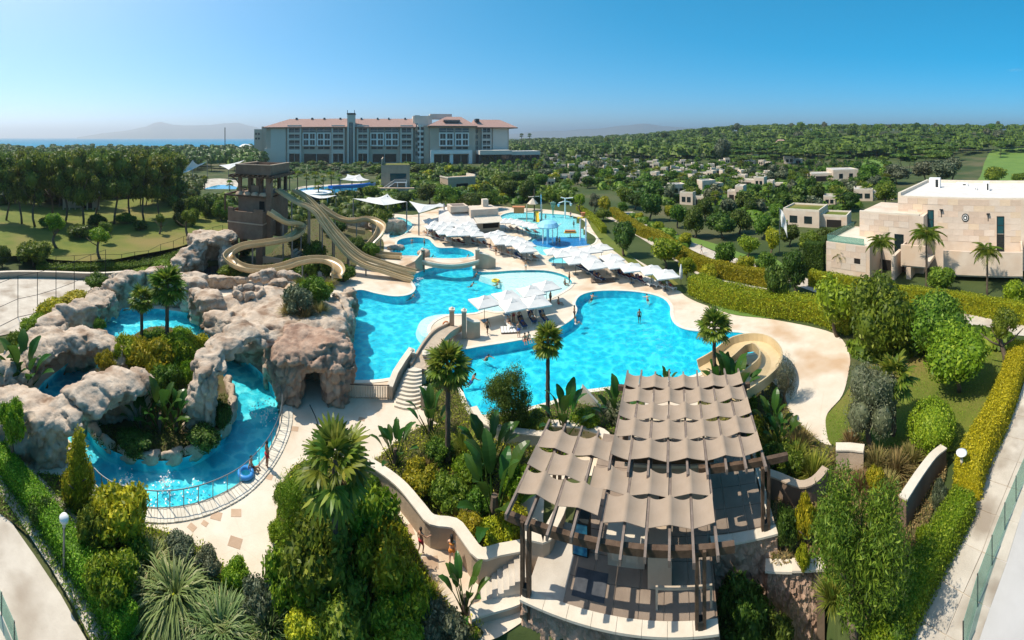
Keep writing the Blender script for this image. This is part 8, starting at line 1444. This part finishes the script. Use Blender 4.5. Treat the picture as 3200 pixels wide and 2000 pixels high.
PP = [('person in red swimwear standing at the outer side of the river railing', 834, 1462, 'stand', 2.0, 2, 0, 'red', 0, 1.0), ('person sitting low beside the river railing, left of the standing one', 786, 1470, 'sit', 1.2, 0, 0, 'black', 0, 1.0), ('bare-chested child in red trunks running on the ramp', 1315, 1732, 'wave', 2.4, 0, 0, 'red', 0, .80), ('person with long dark hair walking away on the ramp', 1412, 1766, 'walk', 3.0, 1, 0, 'orange', 0, .88, True, True),
      ('person standing on the peninsula beside the bridge wall', 1523, 1046, 'walk', .5, 2, 0, 'black'), ('person standing at the front edge of the peninsula', 1621, 1054, 'stand', .2, 0, 1, 'blue'), ('person sitting at the pool edge behind the slender palm, left of two', 1640, 1068, 'sit', .2, 0, 0, 'red'), ('person sitting at the pool edge behind the slender palm, right of two', 1652, 1064, 'sit', .4, 1, 0, 'black'), ('person standing at the curved waist of the right pool edge', 1795, 1000, 'stand', 1.8, 2, 0, 'black'), ('second person just below the one at the curved pool edge', 1800, 1015, 'sit', 1.8, 1, 1, 'white'),
      ('person in black standing waist-deep in the middle of the right pool', 1998, 1010, 'stand', 0, 2, 0, 'black', -1.0), ('person holding the top left rim of the right pool', 1852, 926, 'swim', 2.6, 0, 0, 'black', WZ), ('person holding the top right rim of the right pool', 2022, 928, 'swim', 3.4, 1, 0, 'red', WZ), ('swimmer in the left arm of the right pool, upper one', 1525, 1118, 'swim', .5, 0, 0, 'black', WZ), ('swimmer in the left arm of the right pool, lower one beside the feathery tree', 1482, 1180, 'swim', 2, 2, 0, 'blue', WZ),
      ('swimmer in the middle of the main pool', 1478, 888, 'swim', 1, 0, 0, 'black', WZ), ('swimmer near the pale beach below the right footbridge wall', 1490, 856, 'swim', 2, 2, 0, 'black', WZ), ('swimmer holding a yellow float by the pale beach', 1558, 884, 'swim', 1, 0, 0, 'orange', WZ), ('swimmer at the steps of the slide landing in the main pool', 1292, 924, 'swim', 1.6, 2, 0, 'black', WZ), ('swimmer at the far rim of the upper pool', 1288, 751, 'swim', 3, 0, 0, 'black', WZ), ('person standing in the upper pool by the left footbridge pillar', 1326, 770, 'stand', 1, 1, 0, 'red', -.9), ('swimmer in the shallow upper pool, left', 1352, 802, 'swim', 1, 0, 0, 'black', WZ), ('swimmer in the shallow upper pool, right', 1463, 800, 'swim', 1, 1, 0, 'blue', WZ),
      ('person standing on the paving above the pale beach', 1643, 846, 'stand', .3, 0, 0, 'white'), ('person sitting in the shallow water of the pale beach', 1766, 890, 'sit', 1, 2, 0, 'black', -.15), ('person standing at the right rim of the pale beach', 1779, 886, 'stand', 1.2, 2, 0, 'black'), ('person in dark trunks standing behind the big parasols', 1720, 950, 'stand', 1, 2, 0, 'black'), ('person sitting behind the big parasols near their right end', 1746, 950, 'sit', 1, 0, 0, 'red'), ('person under the big parasols, left end', 1605, 1008, 'stand', .6, 0, 0, 'red'), ('person under the big parasols, second from left', 1622, 1012, 'walk', 1, 0, 1, 'black'),
      ('person in black standing in the dark blue pool, left of two', 1740, 764, 'stand', .4, 2, 0, 'black', -.3), ('person in black standing in the dark blue pool, right of two', 1748, 767, 'stand', .2, 0, 0, 'black', -.3), ('person standing at the pale right side of the splash pool', 1793, 712, 'stand', .5, 2, 0, 'black', -.3), ('person standing in the splash pool behind the water arch', 1783, 678, 'stand', .5, 0, 0, 'blue', -.3), ('child beside the pirate play structure', 1705, 690, 'walk', 1, 1, 0, 'red', -.3), ('person standing on deck at the left rim of the kiosk cluster', 1334, 728, 'stand', .8, 2, 0, 'black'), ('person walking on deck left of the kiosk cluster', 1348, 734, 'walk', 2, 0, 0, 'blue'), ('person standing under the small white sail', 1385, 690, 'stand', 1, 1, 0, 'black'), ('person beside the small sail mast', 1378, 688, 'walk', 2, 0, 0, 'red'), ('person walking on the path behind the splash pool', 1485, 676, 'walk', 1.5, 1, 0, 'white'), ('person standing on the deck right of the footbridge wall', 1550, 798, 'stand', .5, 0, 0, 'black'), ('person at the round trees behind the kiosk', 1520, 655, 'stand', .5, 1, 0, 'black'), ('person walking on the garden path by the yellow hedge', 2192, 792, 'walk', 1.2, 1, 1, 'white'), ('person standing on the splash pool deck under the row behind the kiosk', 1660, 722, 'stand', .5, 2, 0, 'black')]
for q in PP: person(*q)
LG = [o for o in bpy.data.objects if o.name.startswith('sun_lounger') and o.type == 'EMPTY']; rng = random.Random(4); n_ = 0
for o in sorted(LG, key=lambda a: a.location.length):
    if rng.random() < .6 and n_ < 30:
        n_ += 1; lab = o['label']; wr = ['red', 'black', 'blue', 'white', 'orange'][n_ % 5]
        q = thing('person', f'sunbather in {wr} on the ' + ' '.join(lab.replace('sun ', '').replace(',', '').split()[:9]), 'person', o.location, o.rotation_euler.z - math.pi / 2)
        q['label'] = ' '.join(q['label'].split()[:16]); b = link('body', BODY['lie'], q); b.material_slots[0].link = 'OBJECT'; b.material_slots[0].material = SKIN[n_ % 3]
        for key, fn in ((('w', 'lie', wr), lambda: wear_mesh(POSE['lie'], WEAR[wr])), (('h', 'lie', n_ % 2, False), lambda: hair_mesh(POSE['lie'], HAIR[n_ % 2]))):
            if key not in PC: PC[key] = fn()
            link({'w': 'swimwear', 'h': 'hair'}[key[0]], PC[key], q)
def ring(name, label, u, v, R_, r_, m, zb=0.0, tilt=0.0):
    mb = MB(); n, k = 16, 8; vs = [((R_ + r_ * math.cos(b)) * math.cos(a), (R_ + r_ * math.cos(b)) * math.sin(a), r_ + r_ * math.sin(b)) for a in [2 * math.pi * i / n for i in range(n)] for b in [2 * math.pi * j / k for j in range(k)]]
    mb.add(vs, [(i * k + j, ((i + 1) % n) * k + j, ((i + 1) % n) * k + (j + 1) % k, i * k + (j + 1) % k) for i in range(n) for j in range(k)]); o = link(name, mb.mesh(name, M[m] if m in M else WEAR[m], True), None, at(u, F * (H - zb) / (v - 430), zb), (tilt, 0, ang(u))); return tag(o, label, 'float ring' if 'swim' in name else 'life ring')
ring('swim_ring', 'blue swim ring lying beside the river railing next to the sitting person', 768, 1484, .42, .14, 'blue', .1); ring('swim_ring', 'yellow swim ring floating by the pale beach', 1549, 880, .5, .16, 'yellow', -.18); ring('life_ring', 'orange life ring hanging beside the left island pillar', 1394, 1014, .34, .09, 'orange', .6, 1.4)
# splashing foam on the river and where the slides end
rg = np.random.default_rng(5)
def foam(u, v, n, sp, z):
    p = P(u, v); C_ = np.stack([p.x + rg.normal(0, sp, n), p.y + rg.normal(0, sp, n), z + np.abs(rg.normal(0, .06, n))], 1); V = leaves(C_, rg.normal(0, .5, (n, 3)) + np.array((0, 0, 1)), .14, rg, .7); o = link('foam', npmesh('foam', V, np.arange(len(V)).reshape(-1, 4), M['white'])); tag(o, kind='stuff')
for u, v, n, sp, z in ((520, 1502, 90, .32, -.18), (395, 1492, 80, .3, -.18), (835, 1270, 80, .5, -.18), (640, 1035, 60, .3, -.18), (825, 1300, 50, .5, -.18), (1300, 888, 60, .35, -.05), (1310, 870, 60, .35, -.05), (600, 1540, 60, .6, -.18), (490, 1560, 60, .6, -.18)): foam(u, v, n, sp, z)
# ------------------------------------------------------------------ small clouds and the air
def cloud(label, u, v, wpx, hpx, r=9000.0):
    mb = MB(); rgc = random.Random(int(u)); k = r / F; p = at(u, r, H - (v - 430) * k); vs0, fs0 = CS['e']
    for i in range(9): a, b = rgc.uniform(-1, 1), rgc.uniform(-.4, .5); s = rgc.uniform(.25, .5) * (1 - .5 * abs(a)); mb.add([(a * wpx * k * .34 + q.x * s * wpx * k * .35, q.y * s * wpx * k * .3, b * hpx * k * .22 + q.z * s * hpx * k * .55) for q in vs0], fs0)
    o = link('cloud', mb.mesh('cloud', M['cloud'], True), None, p, ang(u)); tag(o, label, 'cloud')
m_, t_ = _new('thin_cloud'); oo = _n(t_, 'ShaderNodeOutputMaterial'); vv = _n(t_, 'ShaderNodeVolumePrincipled', Density=.0006); vv.inputs['Color'].default_value = (1, 1, 1, 1); t_.links.new(vv.outputs[0], oo.inputs['Volume']); M['cloud'] = m_
for q in ((720, 320, 70, 12, 'small faint cloud above the sea end of the hotel roof'), (1795, 296, 26, 12, 'small white cloud puff high right of the hotel'), (1918, 324, 20, 8, 'tiny cloud puff lower right of the small white one'), (3172, 220, 60, 22, 'brightest little cloud near the right edge of the sky'), (1460, 316, 52, 8, 'thin flat cloud strip above the right hotel wing'), (2650, 310, 50, 6, 'faint thin cloud low over the right hill'), (1040, 316, 60, 8, 'faint flat cloud just left of the hotel stair tower')): cloud(*q[4:], *q[:4], 16500.0) if False else cloud(q[4], q[0], q[1], q[2], q[3], 21000.0)
mh, th_ = _new('thin_air_haze'); oo = _n(th_, 'ShaderNodeOutputMaterial'); vv = _n(th_, 'ShaderNodeVolumePrincipled', Density=0.00017, Anisotropy=0.5); vv.inputs['Color'].default_value = (.86, .93, 1.0, 1); th_.links.new(vv.outputs[0], oo.inputs['Volume'])
hz = link('haze', MB().bx(-19500, 19500, -19500, 19500, -20, 430).mesh('haze', mh)); tag(hz, kind='stuff')
